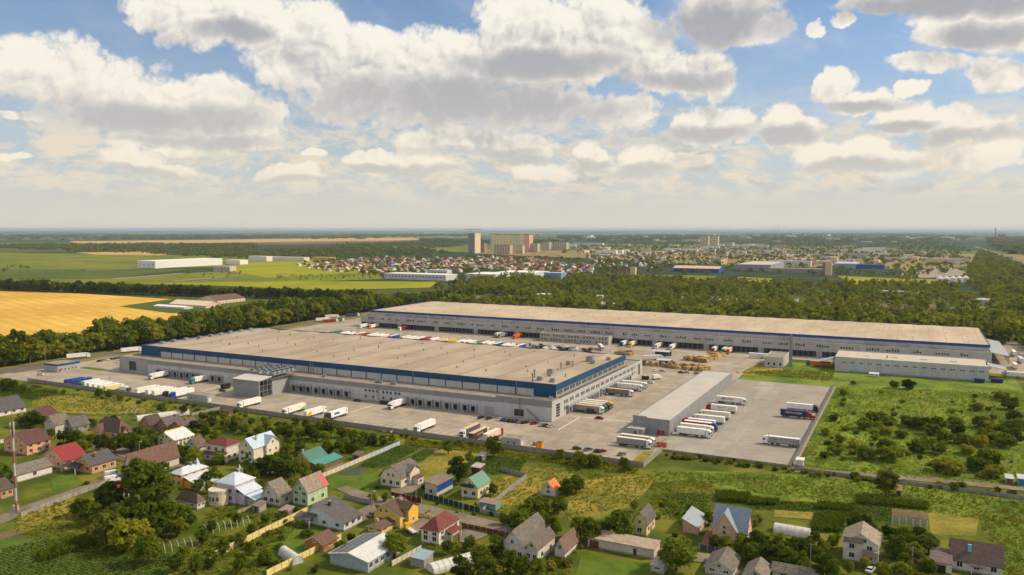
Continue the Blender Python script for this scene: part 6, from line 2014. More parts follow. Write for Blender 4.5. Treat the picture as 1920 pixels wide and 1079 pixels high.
house('grey garage at the right edge of the wasteland', (1900, 909), 1886, 1902, 899, 897, 'x', (170, 172, 176), (186, 186, 186), form='flat', wf=(0, 0), ws=(0, 0), y1=G(1900, 909)[1] + 5, name='garage', cat='garage', big=(0.1, 0.9, (126, 70, 56)))
house('blue doored garage at the right edge of the wasteland', (1922, 912), 1909, 1926, 899, 896, 'x', (160, 170, 180), (186, 190, 196), form='flat', wf=(0, 0), ws=(0, 0), y1=G(1922, 912)[1] + 5, name='garage', cat='garage', big=(0.1, 0.9, (50, 120, 170)))

for C, XL, XR, c, rc, lb in (((673, 864), 661, 677, (120, 104, 88), (110, 100, 90), 'small dark tool shed beside the pale blue fence'), ((540, 972), 524, 546, (130, 120, 104), (150, 140, 124), 'collapsed plank shed behind the yellow wall'), ((186, 872), 176, 190, (150, 130, 110), (96, 60, 54), 'tiny brown roofed shed behind the red roof'),
                             ((486, 962), 474, 490, (160, 150, 136), (130, 120, 108), 'low garden shed below the steep gabled house'), ((428, 780), 414, 432, (110, 84, 66), (92, 70, 58), 'little brown hut below the yard wall'), ((905, 865), 896, 908, (150, 146, 140), (170, 166, 160), 'tin hut beside the dark vegetable plot'), ((1690, 932), 1680, 1694, (150, 120, 90), (140, 116, 90), 'straw coloured hut in the field behind the posts')):
    house(lb, C, XL, XR, 0, 0, 'x', c, rc, 'old', form='mono', wf=(0, 0), ws=(0, 0), y1=G(*C)[1] + 3.5, name='garden_shed', cat='shed', hgt=(2.2, 2.9), door=('-y', 0.5, (70, 60, 52)))
# ------------------------------------------------------------------ village fences, poles, greenhouses
F_YEL, F_WHITE, F_GREY, F_GREEN, F_BROWN = wallm((226, 204, 136)), wallm((206, 198, 178)), wallm((140, 142, 142)), wallm((30, 62, 50)), wallm((112, 62, 44))
for lb, a, b, st, h, m in (
        ('long pale yellow garden wall beside the mown lawn', (392, 1052), (577, 962), 3.0, 2.2, F_YEL), ('pale yellow wall running down to the lower edge', (500, 1082), (640, 1012), 3.0, 2.0, F_YEL),
        ('white concrete fence beside the potato bed', (603, 897), (688, 861), 3.0, 1.9, F_WHITE), ('pale blue sheet fence continuing the white one to the yard wall', (688, 861), (750, 835), 3.0, 1.9, wallm((180, 190, 206))),
        ('grey plank fence beside the dry plot', (905, 962), (987, 897), 2.5, 1.9, F_GREY), ('grey plank fence behind the green cottage', (987, 897), (940, 884), 2.5, 1.9, F_GREY), ('dark green street fence before the blue shed', (795, 934), (900, 962), 2.5, 1.9, F_GREEN),
        ('grey fence along the street verge', (900, 962), (960, 975), 2.5, 1.5, F_GREY), ('brown fence along the street by the sand yard', (866, 990), (960, 1010), 2.5, 1.8, F_BROWN), ('maroon gate fence before the gambrel house', (734, 932), (790, 944), 2.5, 1.9, wallm((92, 34, 44))),
        ('concrete slab wall along the lane below the vans', (40, 970), (240, 893), 2.5, 1.8, CONC_WALL), ('low white wall beside the brick house lane', (215, 862), (252, 870), 2.5, 1.4, F_WHITE), ('grey panel fence beside the street at the white house', (645, 935), (700, 948), 2.5, 1.8, F_GREY),
        ('cream fence by the yellow house drive', (782, 968), (815, 976), 2.5, 1.6, F_YEL), ('white wall between the barn and the sand yard', (735, 1062), (790, 1032), 2.5, 1.6, F_WHITE), ('grey wall behind the hoop house', (446, 965), (505, 942), 2.5, 1.5, CONC_WALL),
        ('tall grey fence at the blue grey house drive', (1312, 1030), (1400, 1046), 2.5, 1.6, wallm((70, 84, 100))), ('concrete wall left of the allotments', (360, 780), (412, 768), 3.0, 1.6, CONC_WALL), ('low white wall behind the red roofed house', (0, 832), (24, 826), 3.0, 1.8, F_WHITE)):
    panel_wall('fence' if 'fence' in lb else 'garden_wall', lb, G(*a), G(*b), st, h, m, 0.1, True, 'fence' if 'fence' in lb else 'wall')


def greenhouse(px, py, L, W, deg, label, hoops=False):
    x, y = G(px, py)
    T = Thing('greenhouse', label, 'greenhouse', (x, y, 0), math.radians(deg))
    n = 10
    arc = [(-W / 2 * math.cos(math.pi * i / n), 2.5 * math.sin(math.pi * i / n)) for i in range(n + 1)]
    if not hoops:
        T.part('cover', MB().extrude(arc, 'x', -L / 2, L / 2), mat('polythene', (0.60, 0.60, 0.57), 0.35, 0.08, 0.8), world_coords=False, smooth=False)
    k = int(L / 2.0)
    for i in range(k + 1):
        mb = MB()
        xx = -L / 2 + L * i / k
        for j in range(n):
            p, q = arc[j], arc[j + 1]
            mb.cyl((xx, p[0] * 1.01, p[1] * 1.01), (xx, q[0] * 1.01, q[1] * 1.01), 0.09, 5)
        T.part('hoop', mb, mat('hoop_pipe', (0.55, 0.53, 0.48), 0.6), world_coords=False)
    FOOT.append((x - L / 2, y - L / 2, x + L / 2, y + L / 2))
    return T


greenhouse(1485, 1000, 11, 5, -2, 'white polytunnel behind the trees of the blue grey house')
greenhouse(545, 1048, 10, 3.4, -22, 'small white polytunnel on the lawn at the lower edge')
greenhouse(306, 782, 26, 5, 62, 'long low white polytunnel below the yard wall')
greenhouse(845, 1062, 14, 5, 62, 'pale polytunnel among the bushes at the lower edge')
greenhouse(425, 990, 14, 5, 62, 'bare greenhouse hoops behind the lilac house', True)
greenhouse(332, 1028, 12, 5, 62, 'bare greenhouse hoops among the trees, nearer ones', True)
greenhouse(250, 776, 5, 5, 20, 'single bare greenhouse arch in the golden plot', True)


def pole(px, py, h, label, lamp=False, m=None, nm='utility_pole'):
    x, y = G(px, py)
    T = Thing(nm, label, 'pole', (x, y, 0))
    T.part('post', MB().cyl((x, y, 0), (x, y, h), 0.14, 8, 0, 0.09), m or CONC_POST)
    if lamp:
        T.part('arm', MB().cyl((x, y, h), (x + 1.4, y - 0.4, h + 0.3), 0.05, 6), STEEL)
        T.part('lamp_head', MB().box(x + 1.2, y - 0.6, h + 0.2, x + 2.0, y - 0.3, h + 0.35), WHITE_TRIM)
    else:
        T.part('crossbar', MB().box(x - 0.9, y - 0.05, h - 0.5, x + 0.9, y + 0.05, h - 0.38), STEEL)
    return T


for px, py, h, lb, lamp in ((262, 862, 8, 'street lamp beside the flatbed lorry', True), (342, 862, 8.5, 'white pole beside the pale yellow house', False), (697, 968, 9, 'street lamp beside the street at the white house', True), (780, 935, 8, 'pole at the gambrel house gate', False), (868, 968, 8, 'leaning pole beside the street', False),
                            (1128, 985, 8, 'pole between the two dark trees', False), (1519, 1068, 8, 'pole before the lower edge trees', False), (1651, 1050, 8, 'pole beside the pale two storey house', False), (1710, 1082, 9, 'pole among trees by the bungalow', False), (40, 800, 8, 'pole behind the grey outbuildings', False),
                            (188, 838, 8, 'pole beside the village lane', False), (57, 682, 9, 'lamp beside the access road near the gatehouse', False), (85, 680, 11, 'lamp mast above the gatehouse', False), (366, 628, 12, 'lamp mast behind the near warehouse', False), (560, 612, 12, 'lamp mast at the far gate', False)):
    pole(px, py, h, lb, lamp, nm='street_lamp' if lamp else 'utility_pole')
# red and white mast
x, y = G(31, 962)
T = Thing('radio_mast', 'tall red and white banded radio mast at the left edge', 'mast', (x, y, 0))
H = z_at(x, y, 786)
MR, MW = hexmat((176, 104, 98), 0.6, var=0.15), hexmat((206, 204, 200), 0.6, var=0.1)
nseg = 7
for k in range(nseg):
    z0, z1 = H * 0.93 * k / nseg, H * 0.93 * (k + 1) / nseg
    r0, r1 = 0.48 - 0.2 * k / nseg, 0.48 - 0.2 * (k + 1) / nseg
    T.part('mast_section', MB().cyl((x, y, z0), (x, y, z1), r0, 10, 0, r1), MR if k % 2 == 0 else MW)
T.part('top_rod', MB().cyl((x, y, H * 0.93), (x, y, H + 3), 0.12, 6), MR)
for k, (dx, dy) in enumerate(((0.7, 0), (-0.4, 0.6), (-0.4, -0.6))):
    for zz in (H * 0.84, H * 0.91):
        T.part('antenna', MB().box(x + dx - 0.15, y + dy - 0.15, zz, x + dx + 0.15, y + dy + 0.15, zz + 1.8), MW)
lad = MB()
for zz in range(1, int(H * 0.9), 1):
    lad.box(x + 1.0, y - 0.25, zz, x + 1.06, y + 0.25, zz + 0.08)
for s in (-0.25, 0.25):
    lad.box(x + 1.0, y + s - 0.03, 0, x + 1.06, y + s + 0.03, H * 0.9)
T.part('ladder', lad, STEEL)
T.part('equipment_cabinet', MB().box(x - 3.2, y + 0.6, 0, x - 1.4, y + 1.8, 2.0), MW)
for k in range(10):
    a = k * 2 * math.pi / 10
    T.part('cage_post', MB().cyl((x + 2.6 * math.cos(a), y + 2.6 * math.sin(a), 0), (x + 2.6 * math.cos(a), y + 2.6 * math.sin(a), 2.4), 0.05, 5), STEEL)
# bean posts behind the cabbage bed
for k in range(6):
    x, y = G(1673 + k * 13, 984 + k * 1.6)
    o = link('garden_post', cached('gpost', lambda: MB().box(-0.12, -0.12, 0, 0.12, 0.12, 2.6).box(-0.14, -0.14, 2.6, 0.14, 0.14, 2.66).mesh('garden_post', WHITE_TRIM)), None, (x, y, 0))
    tag(o, 'white concrete post in the row behind the pale house', 'post', 'white garden posts')


# ------------------------------------------------------------------ vegetation
L_DARK = leaf_mat('leaf_dark', (0.032, 0.058, 0.007), (0.125, 0.165, 0.018), 0.42)
L_MID = leaf_mat('leaf_mid', (0.056, 0.098, 0.010), (0.205, 0.25, 0.024), 0.44)
L_LITE = leaf_mat('leaf_light', (0.088, 0.125, 0.012), (0.29, 0.29, 0.03), 0.45)
L_OLIVE = leaf_mat('leaf_olive', (0.085, 0.105, 0.016), (0.26, 0.26, 0.05), 0.42)
L_WOOD = leaf_mat('leaf_woodland', (0.05, 0.088, 0.011), (0.33, 0.34, 0.034), 0.44, 0.035)
L_FAR = leaf_mat('leaf_far', (0.036, 0.06, 0.014), (0.15, 0.18, 0.034), 0.36, 0.012)
L_CROP = leaf_mat('leaf_crop', (0.044, 0.082, 0.009), (0.145, 0.195, 0.02), 0.42, 0.5)
L_MEAD = leaf_mat('leaf_meadow', (0.15, 0.21, 0.012), (0.36, 0.395, 0.03), 0.42, 0.05)
L_WEED = leaf_mat('leaf_weed', (0.12, 0.155, 0.012), (0.31, 0.305, 0.032), 0.42, 0.12)


def leaf_cloud(seed, clumps, per, leaf, shape):
    """leaf-sized faces spread over clumps through a crown; returns (verts, faces) as arrays; tree height = 1"""
    r = np.random.default_rng(seed)
    V = []
    for c, cr in shape(r, clumps):
        d = r.normal(size=(per, 3))
        d /= np.linalg.norm(d, axis=1)[:, None]
        d[:, 2] = np.where(d[:, 2] < -0.25, -d[:, 2], d[:, 2])
        rad = cr * r.uniform(0.55, 1.08, per) ** 0.6
        p = c + d * rad[:, None] * np.array([1, 1, 0.85])
        n = d + r.normal(scale=0.5, size=(per, 3)) + np.array([0, 0, 0.25])
        n /= np.linalg.norm(n, axis=1)[:, None]
        a = np.cross(n, r.normal(size=(per, 3)))
        a /= np.linalg.norm(a, axis=1)[:, None]
        b = np.cross(n, a)
        s = leaf * r.uniform(0.6, 1.35, per)[:, None]
        V.append(np.stack([p - a * s - b * s * 0.6, p + a * s - b * s * 0.7, p + a * s * 0.8 + b * s, p - a * s * 0.7 + b * s * 0.8], axis=1).reshape(-1, 3))
    V = np.concatenate(V)
    F = np.arange(len(V)).reshape(-1, 4)
    return V, F


def s_round(r, n):
    lean = r.normal(scale=0.03, size=2)
    for i in range(n):
        d = r.normal(size=3)
        d /= np.linalg.norm(d)
        k = r.uniform(0.35, 1.0) ** 0.5
        c = np.array([0.34 * d[0] * k, 0.34 * d[1] * k, 0.50 + 0.37 * d[2] * k])
        c[:2] += lean * c[2] * 2
        yield c, r.uniform(0.10, 0.165)


def s_tall(r, n):
    for i in range(n):
        t = r.uniform(0.12, 0.95)
        w = 0.19 * math.sin(math.pi * min(1, t * 0.85 + 0.12)) + 0.04
        a = r.uniform(0, 6.283)
        k = r.uniform(0.3, 1.0)
        yield np.array([w * k * math.cos(a), w * k * math.sin(a), t]), r.uniform(0.06, 0.105)


def s_bush(r, n):
    for i in range(n):
        d = r.normal(size=3)
        d /= np.linalg.norm(d)
        k = r.uniform(0.3, 1.0) ** 0.5
        yield np.array([0.52 * d[0] * k, 0.52 * d[1] * k, max(0.12, 0.42 + 0.36 * d[2] * k)]), r.uniform(0.15, 0.25)


def s_cone(r, n):
    for i in range(n):
        t = r.uniform(0.03, 0.95)
        w = 0.22 * (1 - t) + 0.01
        a = r.uniform(0, 6.283)
        yield np.array([w * math.cos(a), w * math.sin(a), t]), 0.05 + 0.07 * (1 - t)


def np_mesh(name, V, F, m):
    me = bpy.data.meshes.new(name)
    me.vertices.add(len(V))
    me.vertices.foreach_set('co', np.ascontiguousarray(V, dtype=np.float32).ravel())
    k = F.shape[1]
    me.loops.add(F.size)
    me.loops.foreach_set('vertex_index', np.ascontiguousarray(F, dtype=np.int32).ravel())
    me.polygons.add(len(F))
    me.polygons.foreach_set('loop_start', np.arange(0, F.size, k, dtype=np.int32))
    me.polygons.foreach_set('loop_total', np.full(len(F), k, dtype=np.int32))
    me.update(calc_edges=True)
    me.materials.append(m)
    return me


def trunk_mesh(seed, h=0.55, r0=0.028):
    r = random.Random(seed)
    mb = MB().cyl((0, 0, 0), (r.uniform(-.01, .01), r.uniform(-.01, .01), h * 0.6), r0, 6, 0, r0 * 0.65)
    for k in range(4):
        a = k * 1.57 + r.uniform(-0.5, 0.5)
        mb.cyl((0, 0, h * r.uniform(0.4, 0.58)), (0.2 * math.cos(a), 0.2 * math.sin(a), h * r.uniform(0.95, 1.35)), r0 * 0.5, 5, 0, r0 * 0.15)
    return mb.mesh('trunk', BARK)


PROTO = {}
sd = 100
for kind, shape, cl_, per, leaf, mats, nv in (('round', s_round, 46, 46, 0.030, (L_DARK, L_MID, L_LITE, L_OLIVE), 3), ('tall', s_tall, 44, 40, 0.024, (L_MID, L_DARK), 2), ('bush', s_bush, 30, 42, 0.060, (L_DARK, L_MID, L_LITE, L_OLIVE), 2), ('cone', s_cone, 46, 30, 0.026, (L_DARK,), 1),
                                           ('belt', s_round, 40, 34, 0.036, (L_DARK, L_MID, L_LITE), 3)):
    for m in mats:
        for k in range(nv):
            sd += 1
            V, F = leaf_cloud(sd, cl_, per, leaf, shape)
            if kind == 'belt':
                V = V * np.array([1.0, 1.0, 1.06]) - np.array([0, 0, 0.04])
            PROTO.setdefault((kind, m.name), []).append((np_mesh('crown', V, F, m), trunk_mesh(sd, 0.5 if kind != 'bush' else 0.25, 0.03 if kind != 'bush' else 0.02)))
TONES = {'d': 'leaf_dark', 'm': 'leaf_mid', 'l': 'leaf_light', 'o': 'leaf_olive'}
rt = random.Random(77)


def plant(x, y, h, wscale, kind, tone, label, name, cat, group=None, z=0.0):
    crown, trunk = rt.choice(PROTO[(kind, TONES[tone])])
    T = link(name, None, None, (x, y, z), rt.uniform(0, 6.28), (h * wscale, h * wscale, h))
    tag(T, label, cat, group)
    link('crown', crown, T)
    if kind != 'bush':
        link('trunk', trunk, T)
    else:
        link('stem', trunk, T)
    return T


def tree_px(px, base, top, tone, label, ws=1.0, kind='round', group=None, name='garden_tree'):
    x, y = G(px, base)
    h = max(2.0, z_at(x, y, top))
    return plant(x, y, h, ws, kind, tone, label, name, 'tree', group)


NAMED = [
    (284, 966, 853, 'd', 'great dense dark tree towering over the village lane', 1.05), (925, 858, 813, 'l', 'bright green tree against the yard wall beside the small shed', 0.85), (841, 852, 822, 'm', 'round tree below the yard wall by the bare soil patch', 0.95),
    (860, 905, 852, 'd', 'large dark tree behind the blue clad shed', 1.0), (1050, 863, 840, 'm', 'round bush tree below the wall near the yellow skip', 1.0), (1172, 884, 855, 'm', 'rounded tree at the outer corner of the yard wall', 1.0),
    (1166, 1014, 951, 'd', 'big dark tree left of the cream mansard hut', 1.0), (1268, 1070, 1003, 'm', 'big spreading tree at the lane near the lower edge', 1.35), (278, 1060, 1000, 'm', 'round tree beside the nearer hoops', 1.1),
    (1661, 930, 876, 'o', 'tall olive green tree beside the field wall', 1.0), (1550, 1092, 1034, 'm', 'round tree at the lower edge right of the polytunnel', 1.1), (740, 1046, 998, 'm', 'bushy tree beside the solar barn', 1.2),
    (1088, 1010, 962, 'm', 'leafy tree right of the mauve brown roof', 1.0), (1108, 1020, 972, 'd', 'dark tree beside the end of the garage row', 1.0), (1032, 1012, 962, 'm', 'leafy tree behind the mauve brown roof', 1.05), (1002, 980, 930, 'd', 'dark tree below the orange roofed hut', 1.2),
    (8, 908, 866, 'm', 'tree at the left edge beside the white barn', 1.0), (463, 880, 848, 'd', 'dark conifer before the pale blue roofed house', 0.9), (722, 942, 922, 'l', 'small light green tree beside the street', 0.9), (700, 945, 925, 'o', 'reddish brown leaved small tree by the street lamp', 0.9),
]
for px, b, t, tone, lb, ws in NAMED:
    tree_px(px, b, t, tone, lb, ws, 'cone' if 'conifer' in lb else 'round')
CLUSTERS = [
    ('tree in the dense grove between the mast and the hoop houses', 'grove by the hoop houses', [(150, 970, 930, 'm'), (176, 986, 937, 'd'), (206, 962, 898, 'd'), (226, 1002, 946, 'm'), (256, 1002, 940, 'm'), (200, 1022, 955, 'o'), (236, 1036, 968, 'l'), (312, 990, 930, 'd'), (332, 1006, 968, 'l'), (352, 992, 952, 'm'), (215, 985, 937, 'd'), (262, 1025, 970, 'l'), (300, 1010, 962, 'm'), (345, 975, 940, 'm'), (240, 975, 930, 'm')]),
    ('tree among the upper village houses', 'upper village trees', [(56, 802, 768, 'd'), (68, 797, 772, 'd'), (40, 800, 775, 'm'), (125, 846, 806, 'd'), (141, 842, 803, 'm'), (186, 848, 812, 'd'), (215, 850, 816, 'd'), (246, 848, 806, 'd'), (266, 850, 812, 'm'), (286, 838, 802, 'd'), (158, 850, 822, 'm'), (235, 838, 808, 'd'), (300, 830, 808, 'm'), (255, 830, 800, 'd'), (175, 800, 784, 'm'), (120, 800, 790, 'd'), (200, 838, 818, 'd'), (90, 860, 840, 'm'), (278, 848, 818, 'd')]),
    ('tree in the gardens between the middle houses', 'middle garden trees', [(335, 864, 830, 'd'), (350, 862, 834, 'd'), (364, 878, 844, 'l'), (375, 870, 848, 'm'), (490, 894, 856, 'd'), (506, 890, 850, 'd'), (521, 893, 852, 'm'), (541, 898, 858, 'd'), (552, 893, 862, 'm'), (410, 905, 884, 'm'), (388, 910, 882, 'd'), (402, 902, 872, 'm'), (372, 922, 896, 'm'), (395, 925, 900, 'm'), (530, 880, 845, 'd'), (475, 905, 880, 'm'), (430, 905, 890, 'd'), (560, 870, 845, 'm')]),
    ('tree in the orchard strip below the yard wall', 'orchard strip trees', [(400, 800, 780, 'd'), (420, 805, 785, 'm'), (440, 812, 788, 'd'), (460, 815, 795, 'm'), (485, 820, 798, 'm'), (505, 825, 800, 'd'), (525, 818, 795, 'm'), (545, 822, 796, 'd'), (565, 826, 800, 'm'), (585, 825, 795, 'd'), (600, 815, 785, 'm'), (620, 815, 788, 'd'), (640, 822, 795, 'l'), (660, 830, 805, 'd'), (680, 832, 808, 'd'), (700, 836, 812, 'm'), (720, 836, 815, 'd'), (735, 832, 812, 'm'), (610, 850, 825, 'd'), (635, 850, 826, 'm'), (655, 850, 830, 'd'), (675, 846, 826, 'm'), (560, 850, 826, 'd'), (540, 845, 820, 'm'), (420, 790, 772, 'm'), (395, 790, 770, 'd'), (380, 790, 772, 'd'), (610, 800, 782, 'm'), (575, 805, 785, 'd'), (555, 800, 782, 'd'), (500, 800, 784, 'm'), (470, 798, 782, 'd'), (440, 795, 778, 'm'), (305, 775, 755, 'd'), (345, 778, 758, 'm'), (185, 745, 728, 'd'), (205, 748, 732, 'd'), (225, 752, 738, 'm'), (10, 733, 708, 'd'), (28, 733, 710, 'd'), (46, 735, 716, 'm')]),
    ('tree in the copse below the dry meadow', 'copse below the dry meadow', [(960, 995, 958, 'd'), (976, 998, 955, 'm'), (1046, 965, 928, 'd'), (985, 985, 945, 'd'), (1018, 970, 930, 'd'), (1062, 930, 895, 'd'), (1080, 926, 890, 'd'), (1070, 920, 895, 'm'), (1125, 1010, 975, 'm'), (1140, 1000, 968, 'd'), (1190, 960, 935, 'o'), (1090, 880, 850, 'm'), (1105, 875, 848, 'm'), (1120, 876, 850, 'm'), (1085, 872, 845, 'l'), (945, 985, 960, 'm'), (880, 870, 845, 'm'), (905, 925, 900, 'd'), (925, 930, 905, 'm')]),
    ('tree in the hedge row behind the lower lane', 'hedge row behind the lower lane', [(1395, 1046, 1000, 'm'), (1425, 1052, 995, 'd'), (1456, 1052, 996, 'm'), (1486, 1056, 1002, 'd'), (1512, 1052, 1006, 'm'), (1340, 1030, 1000, 'd'), (1360, 1035, 1005, 'm'), (1410, 1060, 1015, 'd'), (1440, 1064, 1015, 'd'), (1475, 1068, 1020, 'd'), (1500, 1075, 1030, 'm'), (1530, 1060, 1020, 'd'), (1545, 1040, 1010, 'm'), (1525, 1020, 995, 'd'), (1560, 1030, 1000, 'm'), (1330, 985, 955, 'd'), (1405, 990, 960, 'o'), (1420, 985, 962, 'm')]),
    ('tree in the shady garden between the pale house and the bungalow', 'shady garden trees', [(1676, 1048, 1000, 'd'), (1702, 1042, 996, 'd'), (1732, 1048, 998, 'd'), (1716, 1068, 1015, 'o'), (1690, 1092, 1052, 'm'), (1656, 1090, 1050, 'l'), (1600, 992, 958, 'd'), (1626, 992, 964, 'd'), (1668, 1020, 985, 'd'), (1690, 1020, 982, 'm'), (1745, 1035, 1000, 'o'), (1725, 1020, 985, 'd'), (1700, 1080, 1035, 'd'), (1740, 1080, 1045, 'm'), (1590, 1079, 1050, 'm'), (1620, 1068, 1045, 'l')]),
    ('tree in the wild garden at the lower edge', 'lower edge wild garden', [(862, 1085, 1040, 'd'), (900, 1064, 1020, 'd'), (930, 1044, 1002, 'd'), (882, 1034, 1002, 'm'), (952, 1080, 1030, 'm'), (1006, 1084, 1046, 'm'), (915, 1085, 1040, 'd'), (975, 1079, 1040, 'd'), (840, 1040, 1012, 'm'), (330, 1072, 1036, 'd'), (366, 1078, 1040, 'd'), (395, 1065, 1030, 'd'), (345, 1050, 1020, 'm'), (420, 1040, 1010, 'd'), (450, 1025, 995, 'm'), (470, 1005, 980, 'd'), (445, 985, 960, 'm'), (500, 985, 962, 'd'), (395, 1000, 975, 'd'), (380, 1020, 990, 'm'), (535, 975, 955, 'm'), (555, 965, 948, 'd'), (585, 960, 945, 'm'), (470, 1040, 1015, 'd'), (495, 1060, 1030, 'd'), (450, 1075, 1045, 'm'), (640, 1040, 1012, 'm'), (660, 1020, 1000, 'd')]),
]
for lb, grp, lst in CLUSTERS:
    for px, b, t, tone in lst:
        tree_px(px, b, t, tone, lb, rt.uniform(0.85, 1.15), 'round', grp)


def clear_of_houses(x, y, pad=0.0):
    return not any(a - pad < x < c + pad and b - pad < y < d + pad for a, b, c, d in FOOT)


def inside(poly, x, y):
    c = False
    n = len(poly)
    for i in range(n):
        x0, y0 = poly[i]
        x1, y1 = poly[(i + 1) % n]
        if (y0 > y) != (y1 > y) and x < (x1 - x0) * (y - y0) / (y1 - y0) + x0:
            c = not c
    return c


def scatter(pxpoly, n, seed, px=True):
    poly = [G(*p) for p in pxpoly] if px else pxpoly
    r = random.Random(seed)
    xs, ys = [p[0] for p in poly], [p[1] for p in poly]
    out, guard = [], 0
    while len(out) < n and guard < n * 60:
        guard += 1
        x, y = r.uniform(min(xs), max(xs)), r.uniform(min(ys), max(ys))
        if inside(poly, x, y):
            out.append((x, y))
    return out


for lb, grp, poly, n, hr in (('small tree among the upper village houses', 'small upper village trees', [(60, 800), (390, 785), (460, 870), (330, 872), (130, 850)], 38, (3.5, 7)),
                            ('small tree in the gardens between the middle houses', 'small middle garden trees', [(330, 870), (560, 850), (610, 900), (470, 945), (380, 935)], 24, (3.5, 6.5)),
                            ('small tree in the orchard strip below the yard wall', 'small orchard strip trees', [(395, 790), (720, 830), (640, 862), (480, 840)], 34, (3, 6))):
    for x, y in scatter(poly, n, len(lb)):
        if clear_of_houses(x, y, 0.5):
            plant(x, y, rt.uniform(*hr), rt.uniform(0.9, 1.2), 'round', rt.choice('ddmml'), lb, 'garden_tree', 'tree', grp)
# shrubs of the wasteland
SHR = [(1620, 805, 26), (1636, 792, 22), (1650, 787, 18), (1666, 797, 20), (1700, 797, 22), (1716, 803, 26), (1733, 806, 26), (1760, 803, 24), (1746, 816, 24), (1770, 828, 26), (1801, 832, 24), (1740, 842, 26), (1722, 848, 28), (1662, 848, 30), (1668, 864, 34), (1622, 862, 30), (1566, 852, 26), (1880, 752, 22), (1892, 768, 28), (1872, 747, 16),
       (1902, 792, 26), (1842, 803, 26), (1862, 812, 28), (1892, 817, 30), (1912, 806, 26), (1850, 828, 28), (1882, 838, 30), (1902, 832, 26), (1836, 838, 28), (1762, 884, 30), (1782, 888, 34), (1832, 884, 34), (1852, 874, 40), (1862, 895, 30), (1676, 728, 16), (1704, 730, 20), (1600, 722, 10), (1582, 742, 14), (1562, 790, 14), (1548, 815, 14),
       (1790, 800, 22), (1812, 852, 22), (1832, 770, 18), (1640, 826, 16), (1690, 822, 18), (1575, 830, 18), (1600, 840, 16), (1760, 850, 20), (1795, 815, 22), (1660, 815, 20), (1545, 860, 14), (1585, 808, 12)]
for px, py, hp in SHR:
    x, y = G(px, py)
    h = max(1.5, z_at(x, y, py - hp))
    wz = 'side next to the lorry park' if px < 1640 else ('middle' if px < 1800 else 'far right side')
    plant(x, y, h, rt.uniform(0.85, 1.15), 'bush', rt.choice('dmmml'), 'tall rounded shrub on the %s of the wasteland' % wz, 'shrub', 'shrub', 'tall shrubs on the %s of the wasteland' % wz)
for i, (x, y) in enumerate(scatter([(1530, 860), (1575, 735), (1915, 745), (1915, 905), (1700, 890)], 70, 4)):
    plant(x, y, rt.uniform(1.2, 3.0), rt.uniform(0.8, 1.2), 'bush', rt.choice('mlll'), 'low light green shrub on the wasteland beside the lorry park', 'shrub', 'shrub', 'low shrubs on the wasteland')
# bushes along the walls and in the gardens
nb = 0
for poly, n, hr, lb, grp in (
        ([(60, 722), (260, 748), (420, 770), (600, 797), (760, 820), (760, 828), (600, 806), (400, 780), (60, 732)], 46, (1.2, 2.8), 'bush along the village side of the yard wall', 'bushes along the yard wall'),
        ([(760, 820), (880, 834), (1040, 855), (1190, 878), (1190, 884), (1040, 864), (880, 843), (760, 828)], 34, (1.0, 2.4), 'bush in the strip of weeds under the yard wall', 'bushes in the weeds under the wall'),
        ([(1240, 852), (1370, 866), (1490, 882), (1490, 888), (1370, 874), (1240, 858)], 34, (0.9, 2.6), 'bush along the near edge of the lorry park', 'bushes along the lorry park edge'),
        ([(1500, 886), (1700, 903), (1920, 925), (1920, 934), (1700, 912), (1500, 894)], 40, (1.0, 3.2), 'bush in the hedge along the field wall', 'bushes along the field wall'),
        ([(230, 800), (400, 800), (460, 900), (380, 960), (230, 960), (60, 920), (60, 820)], 44, (1.0, 2.6), 'garden bush among the left village houses', 'left garden bushes'),
        ([(400, 940), (560, 955), (600, 1079), (320, 1079), (380, 1000)], 46, (1.0, 2.8), 'bush in the overgrown garden beside the yellow wall', 'bushes beside the yellow wall'),
        ([(640, 905), (720, 890), (860, 900), (960, 960), (860, 1010), (700, 960)], 36, (0.8, 2.0), 'garden bush round the middle street', 'middle street bushes'),
        ([(800, 1030), (1000, 1010), (1100, 1030), (1060, 1079), (800, 1079)], 34, (1.0, 2.6), 'bush in the lower middle gardens', 'lower middle bushes'),
        ([(1230, 940), (1340, 950), (1330, 1010), (1230, 1010)], 12, (1.0, 2.2), 'bush near the mansard hut', 'bushes near the mansard hut'),
        ([(1560, 985), (1740, 990), (1745, 1070), (1560, 1079)], 26, (1.0, 2.4), 'bush in the shady garden by the pale house', 'shady garden bushes')):
    for x, y in scatter(poly, n, 50 + nb):
        nb += 1
        if clear_of_houses(x, y):
            plant(x, y, rt.uniform(*hr), rt.uniform(0.85, 1.3), 'bush', rt.choice('ddmmlo'), lb, 'bush', 'bush', grp)

# ---- tree belts
TOPS = [(-200, 628), (0, 622), (50, 614), (100, 616), (165, 616), (182, 594), (250, 592), (330, 586), (370, 574), (420, 566), (480, 558), (560, 553), (650, 548), (750, 546), (850, 543), (940, 540), (1020, 540)]


def top_at(px, tops):
    for (a, b), (c, d) in zip(tops, tops[1:]):
        if a <= px <= c:
            return b + (d - b) * (px - a) / (c - a)
    return tops[0][1] if px < tops[0][0] else tops[-1][1]


